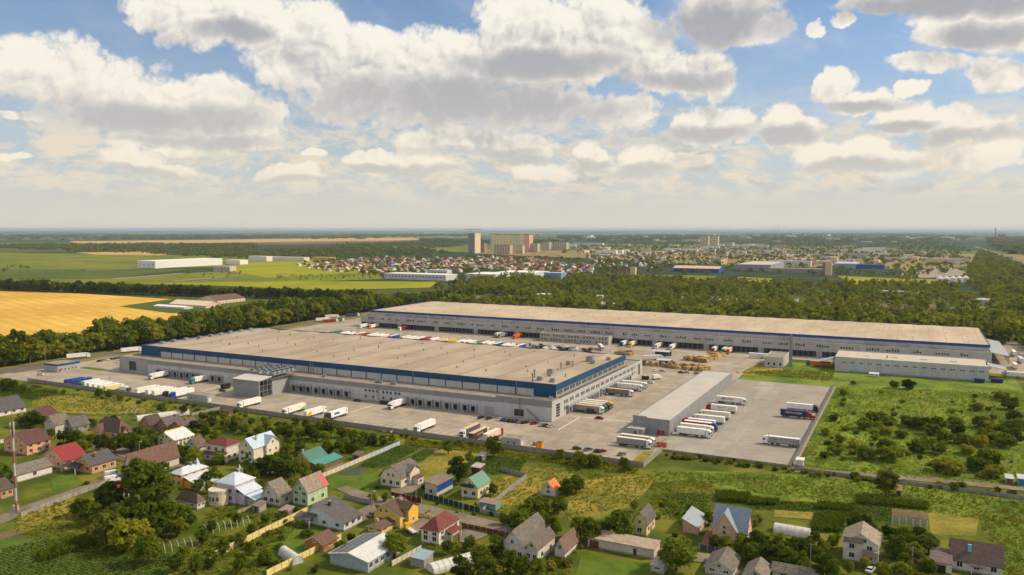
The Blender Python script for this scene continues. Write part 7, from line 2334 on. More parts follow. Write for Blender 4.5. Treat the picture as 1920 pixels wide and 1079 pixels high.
v = 292.0
BELT_N = 0
stuff_pts = []
while v < 1120:
    for row in range(3):
        x = -593 - row * 13 + rt.uniform(-3, 3)
        y = v + rt.uniform(-2.5, 2.5) + row * 3
        px, py = P(x, y, 0)
        if px < -60:
            continue
        h = min(30.0, max(10.0, z_at(x, y, top_at(px, TOPS)))) * rt.uniform(0.78, 1.05) * (0.72 if row == 0 else 1.0)
        seg_ = 'before the wheat field' if v < 430 else ('beside the near warehouse' if v < 560 else ('near the far gate' if v < 760 else 'running past the far warehouse'))
        if row < 2:
            plant(x, y, h, rt.uniform(0.75, 1.0) * (1.25 if row == 0 else 1.0), 'belt', rt.choice('mmld') if row == 0 else rt.choice('dml'), 'tall leafy tree in the %s row of the belt %s' % (('front', 'back')[row], seg_), 'belt_tree', 'tree', '%s row of the belt %s' % (('front', 'back')[row], seg_))
            BELT_N += 1
        else:
            stuff_pts.append((x, y, h, rt.uniform(0.75, 1.0)))
    v += 8.6
# dark row beyond the wheat
a, b = Vector(G(-60, 543.5)), Vector(G(700, 566))
n = 74
for i in range(n):
    p = a + (b - a) * ((i + rt.uniform(-0.3, 0.3)) / n)
    px, py = P(p.x, p.y, 0)
    h = z_at(p.x, p.y, py - 23 - rt.uniform(-3, 3))
    plant(p.x, p.y, min(h, 27), rt.uniform(0.8, 1.05), 'belt', 'd', 'dark tree in the row beyond the wheat field', 'row_tree', 'tree', 'dark row beyond the wheat field')
    for k in range(3):
        stuff_pts.append((p.x + rt.uniform(-6, 6), p.y + 8 + k * 7 + rt.uniform(-4, 4), h * rt.uniform(0.7, 1.0), rt.uniform(0.8, 1.0)))

# ---- woodland that reads as one mass: many small crowns joined
LOW = []
for k in range(6):
    LOW.append(leaf_cloud(900 + k, 13, 7, 0.075, s_round)[0] - np.array([0, 0, 0.14]))
LOWT = [leaf_cloud(920 + k, 12, 6, 0.06, s_tall)[0] for k in range(3)]
LOWF = []
for k in range(5):
    LOWF.append(leaf_cloud(940 + k, 7, 5, 0.16, s_bush)[0])


def join_plants(name, label, pts, protos, m, seed=1):
    """pts: (x, y, height, width factor)"""
    r = np.random.default_rng(seed)
    A = np.array(pts, dtype=np.float64)
    which = r.integers(0, len(protos), len(A))
    out = []
    for k, pv in enumerate(protos):
        S = A[which == k]
        if not len(S):
            continue
        t = r.uniform(0, 6.283, len(S))
        c, s = np.cos(t)[:, None], np.sin(t)[:, None]
        w = (S[:, 2] * S[:, 3])[:, None]
        X = (pv[None, :, 0] * c - pv[None, :, 1] * s) * w + S[:, 0:1]
        Y = (pv[None, :, 0] * s + pv[None, :, 1] * c) * w + S[:, 1:2]
        Z = pv[None, :, 2] * S[:, 2:3]
        out.append(np.stack([X, Y, Z], axis=2).reshape(-1, 3))
    V = np.concatenate(out)
    o = link(name, np_mesh(name, V, np.arange(len(V)).reshape(-1, 4), m))
    return tag(o, label, None, None, 'stuff')


def wood_pts(pxpoly, n, hr, seed, wr=(0.8, 1.1)):
    r = random.Random(seed)
    return [(x, y, r.uniform(*hr), r.uniform(*wr)) for x, y in scatter(pxpoly, n, seed)]


join_plants('woodland', 'leafy depth of the tree belts', stuff_pts, LOW, L_MID, 3)
rw = random.Random(5)
belt3 = []
x = -498.0
while x < 75:
    for row in range(3):
        belt3.append((x + rw.uniform(-3, 3), 800 + row * 9 + rw.uniform(-3, 3), rw.uniform(22, 29) * (0.9 + 0.1 * row), rw.uniform(0.75, 1.0)))
    x += 7.0
join_plants('woodland', 'dark tree belt behind the far warehouse', belt3, LOW, L_WOOD, 4)
pts = []
WOODS = [
    ([(985, 562), (1005, 535), (1100, 532), (1300, 541), (1500, 546), (1790, 552), (1860, 575), (1850, 598), (1700, 588), (1400, 574), (1150, 566)], 520, (9, 18)),
    ([(1000, 527), (1130, 519), (1350, 531), (1600, 534), (1800, 535), (1800, 553), (1500, 547), (1300, 542), (1100, 534), (1000, 538)], 480, (9, 17)),
    ([(1822, 500), (1838, 470), (1925, 505), (1960, 640), (1885, 640), (1850, 560), (1800, 530)], 800, (12, 20)),
    ([(820, 548), (900, 530), (1000, 524), (1030, 540), (990, 560), (920, 556)], 200, (14, 22)),
    ([(1000, 560), (1150, 566), (1400, 574), (1700, 588), (1850, 600), (1850, 614), (1500, 592), (1200, 580), (1000, 574)], 520, (8, 15)),
    ([(330, 512), (430, 510), (470, 515), (400, 524)], 20, (4, 9)), ([(520, 518), (720, 516), (730, 523), (520, 528)], 70, (3, 7)), ([(0, 502), (60, 500), (50, 508), (0, 510)], 12, (8, 12)),
    ([(1860, 600), (1925, 615), (1960, 680), (1900, 640)], 120, (10, 18)),
]
for i, (pl, n, hr) in enumerate(WOODS):
    pts += wood_pts(pl, n, hr, 300 + i)
join_plants('woodland', 'green woodland round the works behind the far warehouse', pts, LOW + LOWT[:1], L_WOOD, 6)
pts = []
for i, (pl, n, hr) in enumerate((WOODS[0], WOODS[1], WOODS[3], WOODS[4])):
    pts += wood_pts(pl, n // 3, (hr[0] - 2, hr[1]), 330 + i)
join_plants('woodland', 'light green trees coloured as if sunlit among the works', pts, LOW, L_LITE, 12)  # lighter leaf tone paints sunlight onto part of the wood
pts = []
for i, (pl, n) in enumerate((([(1050, 540), (1090, 530), (1110, 545), (1060, 552)], 26), ([(1290, 545), (1330, 540), (1330, 556), (1290, 556)], 14), ([(1680, 520), (1720, 518), (1720, 530), (1685, 532)], 14), ([(1150, 545), (1260, 545), (1260, 556), (1150, 556)], 22))):
    pts += wood_pts(pl, n, (18, 26), 360 + i, (0.8, 1.0))
join_plants('woodland', 'tall poplars standing over the works woodland', pts, LOWT, L_MID, 13)
pts = []
TOWNW = [
    ([(560, 494), (700, 484), (880, 480), (1100, 488), (1110, 522), (900, 526), (740, 520), (600, 510)], 650, (6, 12)),
    ([(1100, 480), (1300, 474), (1500, 474), (1800, 474), (1830, 500), (1780, 518), (1400, 516), (1100, 518)], 950, (7, 13)),
    ([(1100, 456), (1500, 452), (1800, 456), (1820, 474), (1400, 475), (1050, 476)], 1000, (9, 15)),
    ([(440, 474), (640, 466), (800, 470), (850, 476), (700, 482), (560, 488), (450, 486)], 700, (10, 18)),
    ([(260, 476), (470, 468), (480, 480), (420, 486), (370, 482)], 260, (10, 18)),
    ([(0, 461), (260, 459), (480, 461), (480, 470), (260, 476), (130, 473), (0, 466)], 900, (14, 20)),
    ([(620, 459), (800, 456), (880, 462), (800, 468), (640, 466)], 400, (12, 18)),
    ([(1000, 440), (1300, 440), (1310, 452), (1010, 455)], 300, (14, 20)),
]
for i, (pl, n, hr) in enumerate(TOWNW):
    pts += wood_pts(pl, n, hr, 340 + i, (0.9, 1.3))
join_plants('woodland', 'trees between the houses of the far town', pts, LOWF, L_FAR, 7)
pts = []
FARW = [
    ([(-100, 441), (200, 440), (520, 441), (700, 443), (720, 449), (400, 449), (-100, 452)], 900), ([(-100, 433.5), (960, 433), (960, 437), (-100, 438)], 900), ([(960, 433), (2020, 433.2), (2020, 439), (960, 437)], 900),
    ([(1040, 443), (1300, 441), (1400, 445), (1250, 452), (1060, 454)], 500), ([(1400, 440), (1700, 439), (1830, 444), (1780, 456), (1420, 453)], 800), ([(1850, 446), (1990, 446), (1990, 490), (1880, 478)], 420), ([(640, 440), (880, 439), (880, 444), (660, 446)], 300),
    ([(790, 449), (880, 449), (1050, 452), (1000, 458), (800, 455)], 300),
]
for i, (pl, n) in enumerate(FARW):
    r = random.Random(400 + i)
    pts += [(x, y, r.uniform(14, 22), r.uniform(2.0, 4.5)) for x, y in scatter(pl, n, 400 + i)]
join_plants('woodland', 'far dark forest below the horizon', pts, LOWF, L_FAR, 8)
# ---- weeds, crops and maize near the village
TUFT = []
for k in range(5):
    TUFT.append(leaf_cloud(970 + k, 4, 3, 0.22, s_bush)[0])


def free_pts(pxpoly, n, hr, seed, wr=(0.8, 1.4)):
    r = random.Random(seed)
    return [(x, y, r.uniform(*hr), r.uniform(*wr)) for x, y in scatter(pxpoly, n, seed) if clear_of_houses(x, y, -0.8)]


pts = []
for i, (pl, n, hr) in enumerate((
        ([(1215, 885), (1490, 892), (1925, 935), (1925, 985), (1600, 945), (1420, 925), (1300, 900)], 2600, (0.3, 0.8)), ([(1380, 700), (1560, 716), (1565, 700), (1470, 694)], 700, (0.5, 1.2)),
        ([(925, 900), (1010, 872), (1230, 892), (1190, 945), (1062, 975), (905, 960)], 2200, (0.3, 0.7)), ([(30, 965), (130, 930), (300, 960), (330, 1060), (200, 1060), (30, 1000)], 1300, (0.4, 1.0)),
        ([(60, 725), (420, 775), (760, 822), (740, 835), (400, 800), (60, 765)], 1800, (0.4, 1.0)), ([(400, 950), (575, 965), (480, 1079), (320, 1079)], 1100, (0.4, 1.0)), ([(760, 822), (1200, 878), (1190, 890), (900, 850), (760, 835)], 1500, (0.4, 1.1)),
        ([(800, 1020), (1090, 1020), (1060, 1090), (800, 1090)], 900, (0.4, 1.0)), ([(1830, 965), (1925, 975), (1925, 1090), (1885, 1080)], 700, (0.3, 0.7)), ([(400, 790), (740, 835), (640, 860), (480, 900), (400, 850)], 1300, (0.4, 1.0)), ([(1230, 890), (1340, 905), (1330, 1000), (1200, 960)], 900, (0.3, 0.9)))):
    pts += free_pts(pl, n, hr, 500 + i)
join_plants('meadow_grass', 'bright tall grass of the wasteland', free_pts([(1500, 872), (1570, 726), (1925, 738), (1925, 910), (1700, 898)], 6500, (0.4, 1.0), 560), TUFT, L_MEAD, 14)
join_plants('weeds', 'tall weeds and rough grass round the village and wasteland', pts, TUFT, L_WEED, 9)
pts = []


def rows(pxpoly, step, along, hr, seed, jit=0.15, gap=0.7):
    poly = [G(*p) for p in pxpoly]
    r = random.Random(seed)
    xs, ys = [p[0] for p in poly], [p[1] for p in poly]
    out = []
    y = min(ys)
    a0, a1, b0, b1 = (min(xs), max(xs), min(ys), max(ys)) if along == 'x' else (min(ys), max(ys), min(xs), max(xs))
    b = b0
    while b < b1:
        a = a0
        while a < a1:
            x, y = (a, b) if along == 'x' else (b, a)
            x += r.uniform(-jit, jit)
            y += r.uniform(-jit, jit)
            if inside(poly, x, y) and clear_of_houses(x, y, -0.8):
                out.append((x, y, r.uniform(*hr), r.uniform(0.8, 1.2)))
            a += gap
        b += step
    return out


for i, (pl, st, al, hr) in enumerate((
        ([(743, 837), (799, 834), (760, 857), (720, 878), (667, 877)], 1.1, 'x', (0.4, 0.7)), ([(800, 841), (817, 846), (790, 867), (735, 879), (725, 878)], 1.1, 'y', (0.4, 0.7)), ([(905, 854), (988, 863), (974, 884), (926, 891), (862, 878)], 1.2, 'x', (0.4, 0.8)),
        ([(0, 1030), (140, 1004), (238, 1022), (328, 1042), (300, 1090), (0, 1090)], 1.3, 'x', (0.4, 0.8)), ([(1238, 927), (1328, 927), (1328, 944), (1304, 988), (1247, 964)], 1.2, 'y', (0.4, 0.8)), ([(1402, 936), (1533, 946), (1528, 961), (1402, 954)], 1.2, 'x', (0.5, 0.9)),
        ([(1607, 946), (1671, 951), (1669, 984), (1602, 974)], 1.2, 'x', (0.5, 0.8)), ([(0, 716), (60, 730), (118, 738), (60, 750), (0, 744)], 1.3, 'x', (0.5, 0.9)))):
    pts += rows(pl, st, al, hr, 600 + i)
join_plants('crops', 'rows of low vegetables in the garden plots', pts, TUFT, L_CROP, 10)
pts = []
for i, (pl, n) in enumerate((([(70, 1044), (80, 1056), (180, 1024), (165, 1008)], 0), ([(1340, 925), (1408, 930), (1405, 945), (1342, 942)], 0), ([(1402, 938), (1460, 942), (1458, 950), (1402, 948)], 0), ([(1532, 946), (1604, 952), (1602, 962), (1530, 958)], 0), ([(1530, 966), (1590, 968), (1578, 1000), (1522, 998)], 0), ([(1605, 935), (1740, 948), (1740, 958), (1605, 946)], 0))):
    pts += [(x, y, h * 3.2, w * 0.32) for x, y, h, w in rows(pl, 0.75, 'x', (0.6, 0.8), 700 + i, 0.15, 0.55)]
join_plants('maize', 'upright maize standing in dense blocks', pts, TUFT, L_CROP, 11)


# ------------------------------------------------------------------ far buildings
def storey_block(name, label, C, XL, XR, top, colours, floors, bays, roofc=(120, 110, 100), depth=None, group=None, sbays=5, cat='apartment block'):
    """block with a window in each bay of each storey; colours = wall colours of equal sections from left to right"""
    x1, y0 = G(*C)
    x0 = u_at(XL, y0, 0)
    y1 = y0 + depth if depth else max(v_at(XR, x1, 0), y0 + 8)
    h = z_at(x1, y0, top)
    T = Thing(name, label, cat, (x1, y0, 0), group=group)
    n = len(colours)
    for i, c in enumerate(colours):
        a, b = x0 + (x1 - x0) * i / n, x0 + (x1 - x0) * (i + 1) / n
        T.part('wall', MB().box(a + (0.02 if i else 0), y0, 0, b, y1, h * (1.0 if i % 2 == 0 else 0.97)), wallm(c))
    T.part('roof', MB().box(x0 - 0.5, y0 - 0.5, h + 0.02, x1 + 0.5, y1 + 0.5, h + 0.8), wallm(roofc))
    fw = (x1 - x0) / bays
    fh = h / floors
    wf = cached(('fw', round(fw, 1), round(fh, 1)), lambda: MB().box(-fw * 0.2, -0.25, fh * 0.35, fw * 0.2, -0.02, fh * 0.75).mesh('window', GLASS))
    ws_ = (y1 - y0) / sbays
    wside = cached(('fs', round(ws_, 1), round(fh, 1)), lambda: MB().box(0.02, -ws_ * 0.18, fh * 0.35, 0.25, ws_ * 0.18, fh * 0.75).mesh('window', GLASS))
    for f in range(floors):
        for b in range(bays):
            T.inst('window', wf, (x0 + fw * (b + 0.5), y0, f * fh))
        for b in range(sbays):
            T.inst('window', wside, (x1, y0 + ws_ * (b + 0.5), f * fh))
    return T, x0, y0, x1, y1, h


T, x0, y0, x1, y1, h = storey_block('unfinished_tower', 'unfinished grey brick tower block with a crane on top', (890, 475), 878, 901, 438, [(170, 160, 150)], 18, 7, sbays=4, cat='tower block')
T.part('end_panel', MB().box(x1 + 0.3, y0 + 1, 0, x1 + 0.9, y1 - 1, h), wallm((214, 198, 170)))
cx, cyy = (x0 + x1) / 2, (y0 + y1) / 2
T = Thing('tower_crane', 'tower crane standing over the unfinished tower block', 'crane', (cx, cyy, 0))
T.part('mast', MB().box(cx - 0.9, y0 - 4, 0, cx + 0.9, y0 - 2.2, h + 20), STEEL)
T.part('jib', MB().box(cx - 34, y0 - 3.7, h + 15, cx + 48, y0 - 2.5, h + 17), STEEL)
storey_block('colourful_block', 'long bright apartment slab in yellow, green and red sections', (992, 473), 920, 998, 440, [(252, 234, 190), (252, 236, 184), (252, 232, 180), (252, 228, 172), (230, 230, 180), (222, 226, 172), (250, 230, 200), (240, 184, 166)], 16, 26, depth=40)  # wall colours raised to paint sunlight onto the facade
for C, XL, XR, tp, c, lb in (((958, 472), 940, 961, 449, (230, 214, 176), 'cream stepped block before the bright slab'), ((956, 477), 926, 961, 460, (204, 184, 156), 'long beige block at the foot of the bright slab'), ((980, 476), 967, 984, 460, (216, 196, 164), 'beige corner block right of the long beige block'),
                             ((1008, 473), 985, 1012, 457, (210, 190, 160), 'beige nine storey block right of the bright slab'), ((1030, 469), 1016, 1034, 454, (206, 196, 180), 'grey beige block in the middle of the estate'), ((1062, 469), 1036, 1067, 455, (206, 188, 164), 'beige block closing the estate on the right'),
                             ((908, 474), 901, 913, 457, (176, 140, 116), 'brown block beside the unfinished tower'), ((1328, 464), 1312, 1331, 443, (214, 192, 160), 'left half of a pair of far beige tower blocks'), ((1346, 466), 1330, 1348, 443, (220, 198, 164), 'right half of a pair of far beige tower blocks'),
                             ((1374, 464), 1358, 1377, 455, (206, 200, 190), 'low pale block right of the far tower blocks'), ((1885, 450), 1871, 1888, 440, (196, 100, 80), 'red brick block near the far right chimney'), ((1352, 496), 1333, 1363, 486, (206, 186, 150), 'cream office behind the blue gabled hall')):
    storey_block('apartment_block', lb, C, XL, XR, tp, [c], 7, 6, group='blocks of the far estate', sbays=2)


def hall(name, label, C, XL, XR, top, wall, roof, y1=None, cat='hall', win=0, band=None):
    T, x0, y0, x1, y1, h = simple_block(name, label, cat, C, XL, XR, top, wallm(wall), wallm(roof), 0.2, y1=y1, band=band)
    for i in range(win):
        T.inst('window', cached('hallwin', lambda: MB().box(-1.6, -0.2, 0, 1.6, -0.02, 2.2).mesh('window', GLASS)), (x0 + (x1 - x0) * (i + 0.5) / win, y0, h * 0.45))
    return T, x0, y0, x1, y1, h


hall('white_hall', 'long white hall standing alone in the green fields', (291, 504), 258, 417, 490, (226, 226, 222), (230, 226, 216), win=4)
hall('white_hall', 'small white hall right of the long field hall', (450, 497), 424, 452, 488, (226, 224, 216), (220, 214, 204), y1=G(450, 497)[1] + 30)
hall('farm_hall', 'grey works block before the long field hall', (431, 510), 400, 433, 500, (196, 186, 170), (180, 172, 160), y1=G(431, 510)[1] + 20, win=5)
hall('pale_hall', 'pale flat hall at the edge of the far town', (836, 527), 721, 858, 516, (206, 206, 204), (226, 222, 212), win=18)
hall('pale_hall', 'small upper block on the pale flat hall', (838, 518), 801, 840, 507, (196, 206, 214), (222, 220, 214), y1=G(838, 518)[1] + 20, win=6)
for i, (C, XL, XR, tp, c, rc, lb) in enumerate((
        ((925, 529), 872, 960, 515, (200, 204, 206), (226, 222, 214), 'white and blue works hall left of the belt'), ((1000, 526), 930, 1030, 512, (196, 204, 212), (232, 226, 216), 'long white roofed works hall behind the belt'), ((1052, 527), 1020, 1060, 512, (120, 156, 200), (214, 214, 214), 'blue and white works block behind the belt'),
        ((1445, 510), 1380, 1470, 497, (150, 150, 160), (190, 180, 168), 'long grey hall right of the blue gabled hall'), ((1548, 514), 1440, 1552, 505, (160, 150, 136), (176, 164, 146), 'long low building beside the square silo tower'), ((1520, 500), 1440, 1525, 490, (206, 206, 204), (200, 184, 160), 'white ended hall behind the square silo tower'),
        ((1605, 504), 1563, 1612, 495, (150, 166, 190), (170, 180, 200), 'grey blue hall right of the square silo tower'), ((1658, 505), 1606, 1664, 497, (60, 90, 150), (60, 96, 170), 'bright blue roofed hall among the works'), ((1625, 485), 1592, 1630, 476, (176, 170, 166), (150, 140, 136), 'grey hall at the far edge of the works'),
        ((1672, 481), 1636, 1676, 475, (220, 216, 208), (224, 220, 212), 'white hall at the far edge of the works'), ((1712, 485), 1694, 1716, 478, (220, 218, 210), (222, 220, 214), 'small white hall beyond the gravel works'), ((1572, 481), 1545, 1576, 474, (206, 190, 180), (170, 90, 76), 'red roofed long building beyond the works'),
        ((1020, 562), 1002, 1024, 553, (206, 204, 198), (222, 218, 210), 'low white shed behind the far belt'), ((1120, 565), 1098, 1125, 556, (214, 206, 196), (220, 214, 206), 'white house like shed behind the far belt'), ((1150, 578), 1112, 1155, 570, (214, 210, 206), (226, 222, 216), 'long white shed at the back of the far belt'),
        ((1345, 568), 1325, 1352, 560, (196, 200, 206), (206, 210, 214), 'grey shed among the trees behind the belt'), ((1375, 570), 1362, 1380, 563, (216, 212, 206), (226, 224, 220), 'white shed among the trees behind the belt'), ((1424, 572), 1400, 1430, 565, (210, 206, 200), (222, 218, 212), 'white workshop behind the belt'),
        ((1905, 622), 1890, 1912, 606, (190, 120, 90), (176, 110, 86), 'brick building at the far corner of the yard'), ((1812, 586), 1780, 1816, 580, (130, 120, 110), (110, 104, 98), 'dark flat shed beside the right wood'), ((1742, 556), 1640, 1746, 549, (150, 140, 128), (170, 156, 136), 'long weathered roof among the right woodland'),
        ((570, 491), 468, 572, 483, (214, 206, 190), (220, 210, 190), 'long pale row of sheds at the edge of the meadow'), ((620, 489), 585, 622, 483, (206, 170, 90), (214, 190, 120), 'yellow shed at the edge of the meadow'), ((840, 451), 793, 842, 447, (206, 206, 204), (216, 214, 208), 'far white hall beyond the town'),
        ((500, 491), 466, 502, 481, (222, 218, 208), (224, 220, 212), 'white row hall at the edge of the meadow'), ((1130, 462), 1075, 1134, 456, (212, 206, 196), (222, 216, 206), 'far pale hall right of the estate'), ((1440, 466), 1385, 1445, 460, (206, 202, 196), (214, 210, 204), 'far pale hall right of the tower blocks'))):
    hall('works_hall', lb, C, XL, XR, tp, c, rc, win=0, y1=None if XR - C[0] > 6 else G(*C)[1] + 25)
house('blue gabled hall with tan roof among the works', (1348, 512), 1262, 1381, 503, 497, 'x', (40, 84, 160), (206, 180, 150), wf=(0, 0), ws=(0, 0), name='works_hall', cat='hall', gable_win=False, hgt=(9, 14), y1=G(1348, 512)[1] + 50)
house('long pale roofed farm shed beside the wheat', (386, 579), 318, 390, 572, 563, 'x', (206, 190, 170), (226, 206, 176), wf=(0, 0), ws=(0, 0), name='farm_shed', cat='shed', gable_win=False, hgt=(3.5, 8.0), y1=G(386, 579)[1] + 24)
house('low white roofed farm shed beside the wheat', (345, 581), 288, 348, 577, 574, 'x', (206, 204, 200), (226, 228, 230), wf=(0, 0), ws=(0, 0), name='farm_shed', cat='shed', gable_win=False, hgt=(2.6, 3.8), y1=G(345, 581)[1] + 14)
T = house('brown roofed farm hall with clerestory beside the wheat', (408, 571), 370, 460, 563, 555, 'y', (220, 200, 168), (110, 80, 72), wf=(0, 0), ws=(8, 1), name='farm_shed', cat='shed', gable_win=False, hgt=(5.0, 10.5))
# elevator with sloping conveyor, square silo tower, chimneys
x, y = G(1191, 519)
T = Thing('grain_elevator', 'square concrete elevator tower with sloping conveyor bridge', 'elevator', (x, y, 0))
hh = z_at(x, y, 502)
T.part('tower', MB().box(x - 11, y, 0, x, y + 9, hh), wallm((214, 190, 150)))
xa = u_at(1143, y, 0)
T.part('conveyor', MB().extrude([(xa, 3), (x - 11.02, hh * 0.78), (x - 11.02, hh * 0.95), (xa, 7)], 'y', y + 2, y + 6), wallm((160, 120, 90)))
for k in range(4):
    xx = xa + (x - 11 - xa) * (k + 0.6) / 4.6
    T.part('trestle', MB().box(xx - 0.5, y + 2.2, 0, xx + 0.5, y + 5.8, 3 + (hh * 0.78 - 3) * (k + 0.6) / 4.6), wallm((150, 120, 96)))
x, y = G(1559, 517)
T = Thing('silo_tower', 'tall pale square silo tower among the works', 'tower', (x, y, 0))
hh = z_at(x, y, 490)
T.part('shaft', MB().box(x - 13, y, 0, x, y + 10, hh), wallm((220, 196, 158)))
T.part('side_panel', MB().box(x - 19, y + 1, 0, x - 13.02, y + 9, hh * 0.92), wallm((150, 130, 104)))
for px, b, t, r_, c, lb in ((1219, 483, 458, 2.2, (206, 188, 166), 'slender pale factory chimney in the far town'), (1866, 452, 428, 4.0, (90, 80, 84), 'dark chimney at the far right'), (1459, 436, 424, 9.0, (120, 130, 150), 'faint far chimney on the horizon'), (1230, 568, 556, 1.6, (226, 206, 170), 'cream silo behind the far belt'), (1279, 570, 556, 1.6, (226, 220, 206), 'white silo behind the far belt'), (1297, 568, 535, 0.5, (206, 150, 50), 'yellow crane mast behind the far belt'), (1493, 576, 560, 3.2, (226, 224, 218), 'white cement silo behind the far belt'), (1048, 494, 480, 2.0, (180, 90, 70), 'red brick water tower in the far town')):
    x, y = G(px, b)
    T = Thing('chimney' if 'chimney' in lb else ('crane_mast' if 'crane' in lb else 'silo'), lb, 'chimney' if 'chimney' in lb else 'tower', (x, y, 0))
    hh = z_at(x, y, t)
    T.part('shaft', MB().cyl((x, y, 0), (x, y, hh), r_, 12, 0, r_ * 0.7), wallm(c))
    T.part('cap', MB().cyl((x, y, hh), (x, y, hh * 1.03), r_ * 0.8, 12), wallm((110, 100, 96)))
for k in range(5):
    x, y = G(1762 + k * 12, 531 - k * 0.3)
    T = Thing('storage_silo', 'squat white silo with cone roof in the row by the gravel works', 'silo', (x, y, 0), group='white silos by the gravel works')
    T.part('shell', MB().cyl((x, y, 0), (x, y, 9), 6.0, 14), wallm((222, 218, 208)))
    T.part('cone_roof', MB().cyl((x, y, 9), (x, y, 13), 6.2, 14, 0, 0.4), wallm((226, 224, 216)))
x, y = G(1845, 573)
T = Thing('round_tank', 'round grey tank in the clearing at the right', 'tank', (x, y, 0))
T.part('shell', MB().cyl((x, y, 0), (x, y, 8), 10, 24), wallm((176, 178, 180)))
T.part('lid', MB().cyl((x, y, 8), (x, y, 9.2), 10.1, 24, 0, 6), wallm((190, 192, 194)))
# ---- houses of the far town
RC = [((150, 82, 64), 'red'), ((126, 70, 58), 'brown red'), ((180, 120, 96), 'salmon'), ((112, 92, 80), 'brown'), ((140, 136, 130), 'grey'), ((206, 198, 186), 'white'), ((158, 92, 88), 'rose'), ((74, 100, 146), 'blue')]
WC = [(226, 214, 190), (214, 190, 150), (230, 226, 218), (206, 170, 140)]


def town_mesh(i, wc, rc):
    w, d, e, r_ = 5.6 + i % 3, 4.8 + (i % 2) * 1.4, 4.6 + (i % 3) * 1.2, 8.8 + (i % 2) * 1.8
    mb = MB()
    mb.extrude([(-w, 0), (w, 0), (w, e), (0, r_), (-w, e)], 'y', -d, d, 0)
    mb.extrude(chevron(-w, w, e, r_, 0.5, 0.3), 'y', -d - 0.5, d + 0.5, 1)
    for s in (-0.5, 0.5):
        mb.box(w * s - 0.6, -d - 0.05, 1.2, w * s + 0.6, -d - 0.01, 2.8, 2)
        mb.box(w + 0.01, d * s - 0.6, 1.2, w + 0.05, d * s + 0.6, 2.8, 2)
    return mb.mesh('town_house', [wallm(wc), roofm(rc), GLASS])


TM = {nm: [town_mesh(i + k, WC[(i + k) % 4], rc) for k in range(3)] for i, (rc, nm) in enumerate(RC)}
rh = random.Random(14)


def town(poly, n, weights, where, seed):
    for x, y in scatter(poly, n, seed):
        nm = rh.choices([q[1] for q in RC], weights)[0]
        o = link('town_house', rh.choice(TM[nm]), None, (x, y, 0), rh.choice((0, 1.57, 3.14, -1.57)) + rh.uniform(-0.15, 0.15), (rh.uniform(0.65, 1.1),) * 3)
        tag(o, '%s roofed house %s' % (nm, where), 'house', '%s roofs %s' % (nm, where))


town([(575, 500), (660, 490), (880, 486), (880, 500), (740, 511), (600, 507)], 115, (7, 5, 4, 3, 2, 3, 3, 1), 'in the left half of the far town', 61)
town([(880, 486), (1000, 490), (1110, 500), (1105, 521), (960, 508), (880, 502)], 110, (8, 7, 3, 3, 2, 2, 2, 1), 'in the right half of the far town', 62)
town([(1110, 478), (1450, 470), (1600, 474), (1600, 490), (1240, 500), (1110, 506)], 75, (2, 1, 1, 2, 5, 6, 1, 1), 'among the trees right of the town', 63)

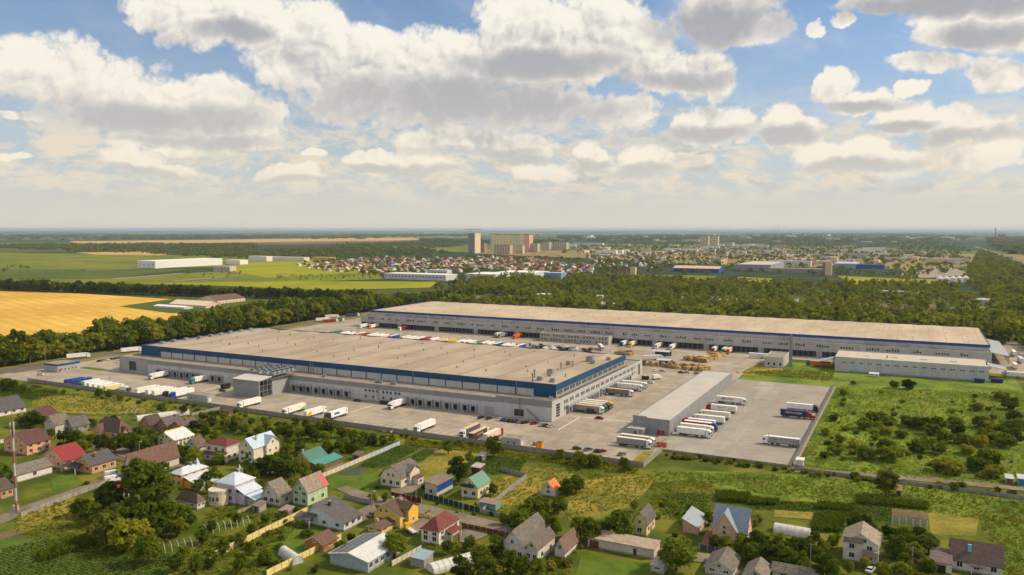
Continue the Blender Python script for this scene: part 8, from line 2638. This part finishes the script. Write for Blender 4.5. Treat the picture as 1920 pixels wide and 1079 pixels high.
# pale works and blocks out towards the horizon
FB = [MB().box(-14 - 5 * k, -7, 0, 14 + 5 * k, 7, 5 + 2 * k, 0).box(-14.3 - 5 * k, -7.3, 5 + 2 * k, 14.3 + 5 * k, 7.3, 5.6 + 2 * k, 1).box(-10, -7.1, 1.5, 10, -7.02, 3.0, 2).mesh('far_building', [wallm(c), wallm(r_), GLASS]) for k, (c, r_) in enumerate((((226, 214, 196), (226, 220, 210)), ((206, 196, 184), (180, 160, 140)), ((214, 190, 160), (190, 170, 150)), ((230, 228, 222), (206, 206, 206))))]
for i, (poly, n, where) in enumerate((([(1060, 462), (1310, 458), (1560, 462), (1700, 470), (1600, 484), (1100, 484)], 60, 'among the trees right of the estate'), ([(1100, 442), (1500, 440), (1840, 446), (1800, 458), (1400, 457), (1080, 456)], 46, 'out towards the horizon'), ([(1380, 500), (1600, 488), (1790, 486), (1820, 500), (1700, 506)], 22, 'behind the works'))):
    for x, y in scatter(poly, n, 800 + i):
        k = rh.randrange(4)
        o = link('far_building', FB[k], None, (x, y, 0), rh.choice((0, 0, 1.57)) + rh.uniform(-0.1, 0.1), (rh.uniform(0.8, 1.6) * (1.6 if i == 1 else 1.0),) * 3)
        tag(o, '%s flat building %s' % (('cream', 'brown roofed', 'tan', 'white')[k], where), 'building', '%s buildings %s' % (('cream', 'brown roofed', 'tan', 'white')[k], where))
# house roofs too many and too small to pick apart
mb = MB()
for i, (poly, n) in enumerate((([(560, 500), (700, 484), (1000, 484), (1110, 500), (1105, 524), (940, 512), (740, 513), (600, 509)], 260), ([(1080, 470), (1560, 464), (1760, 474), (1700, 496), (1110, 506)], 420))):
    for x, y in scatter(poly, n, 850 + i):
        w, d, e = rh.uniform(3.5, 6), rh.uniform(4, 7), rh.uniform(2.6, 4.5)
        c, m = rh.randrange(3), 3 + rh.randrange(5)
        mb.box(x - w, y - d, 0, x + w, y + d, e, c)
        if rh.random() < 0.5:
            mb.extrude(chevron(x - w, x + w, e, e + w * 0.7, 0.4, 0.25), 'y', y - d, y + d, m)
        else:
            mb.extrude(chevron(y - d, y + d, e, e + d * 0.6, 0.4, 0.25), 'x', x - w, x + w, m)
tag(link('far_roofs', mb.mesh('far_roofs', [wallm(WC[0]), wallm(WC[2]), wallm(WC[3])] + [roofm(RC[k][0]) for k in (0, 2, 3, 4, 5)])), 'mass of small roofs filling the far town', None, None, 'stuff')

# ------------------------------------------------------------------ haze
hz = bpy.data.materials.new('haze')
hz.use_nodes = True
t = NT(hz.node_tree)
t.n.clear()
pv = t.new('ShaderNodeVolumePrincipled')
pv.inputs['Color'].default_value = (0.62, 0.78, 1.0, 1)
pv.inputs['Density'].default_value = 0.00003
pv.inputs['Anisotropy'].default_value = 0.2
mo = t.new('ShaderNodeOutputMaterial')
t.l.new(pv.outputs[0], mo.inputs['Volume'])
tag(link('haze', MB().box(-60000, -60000, -1.5, 60000, 60000, 135).mesh('haze', hz)), 'thin blue summer haze over the whole plain', None, None, 'stuff')
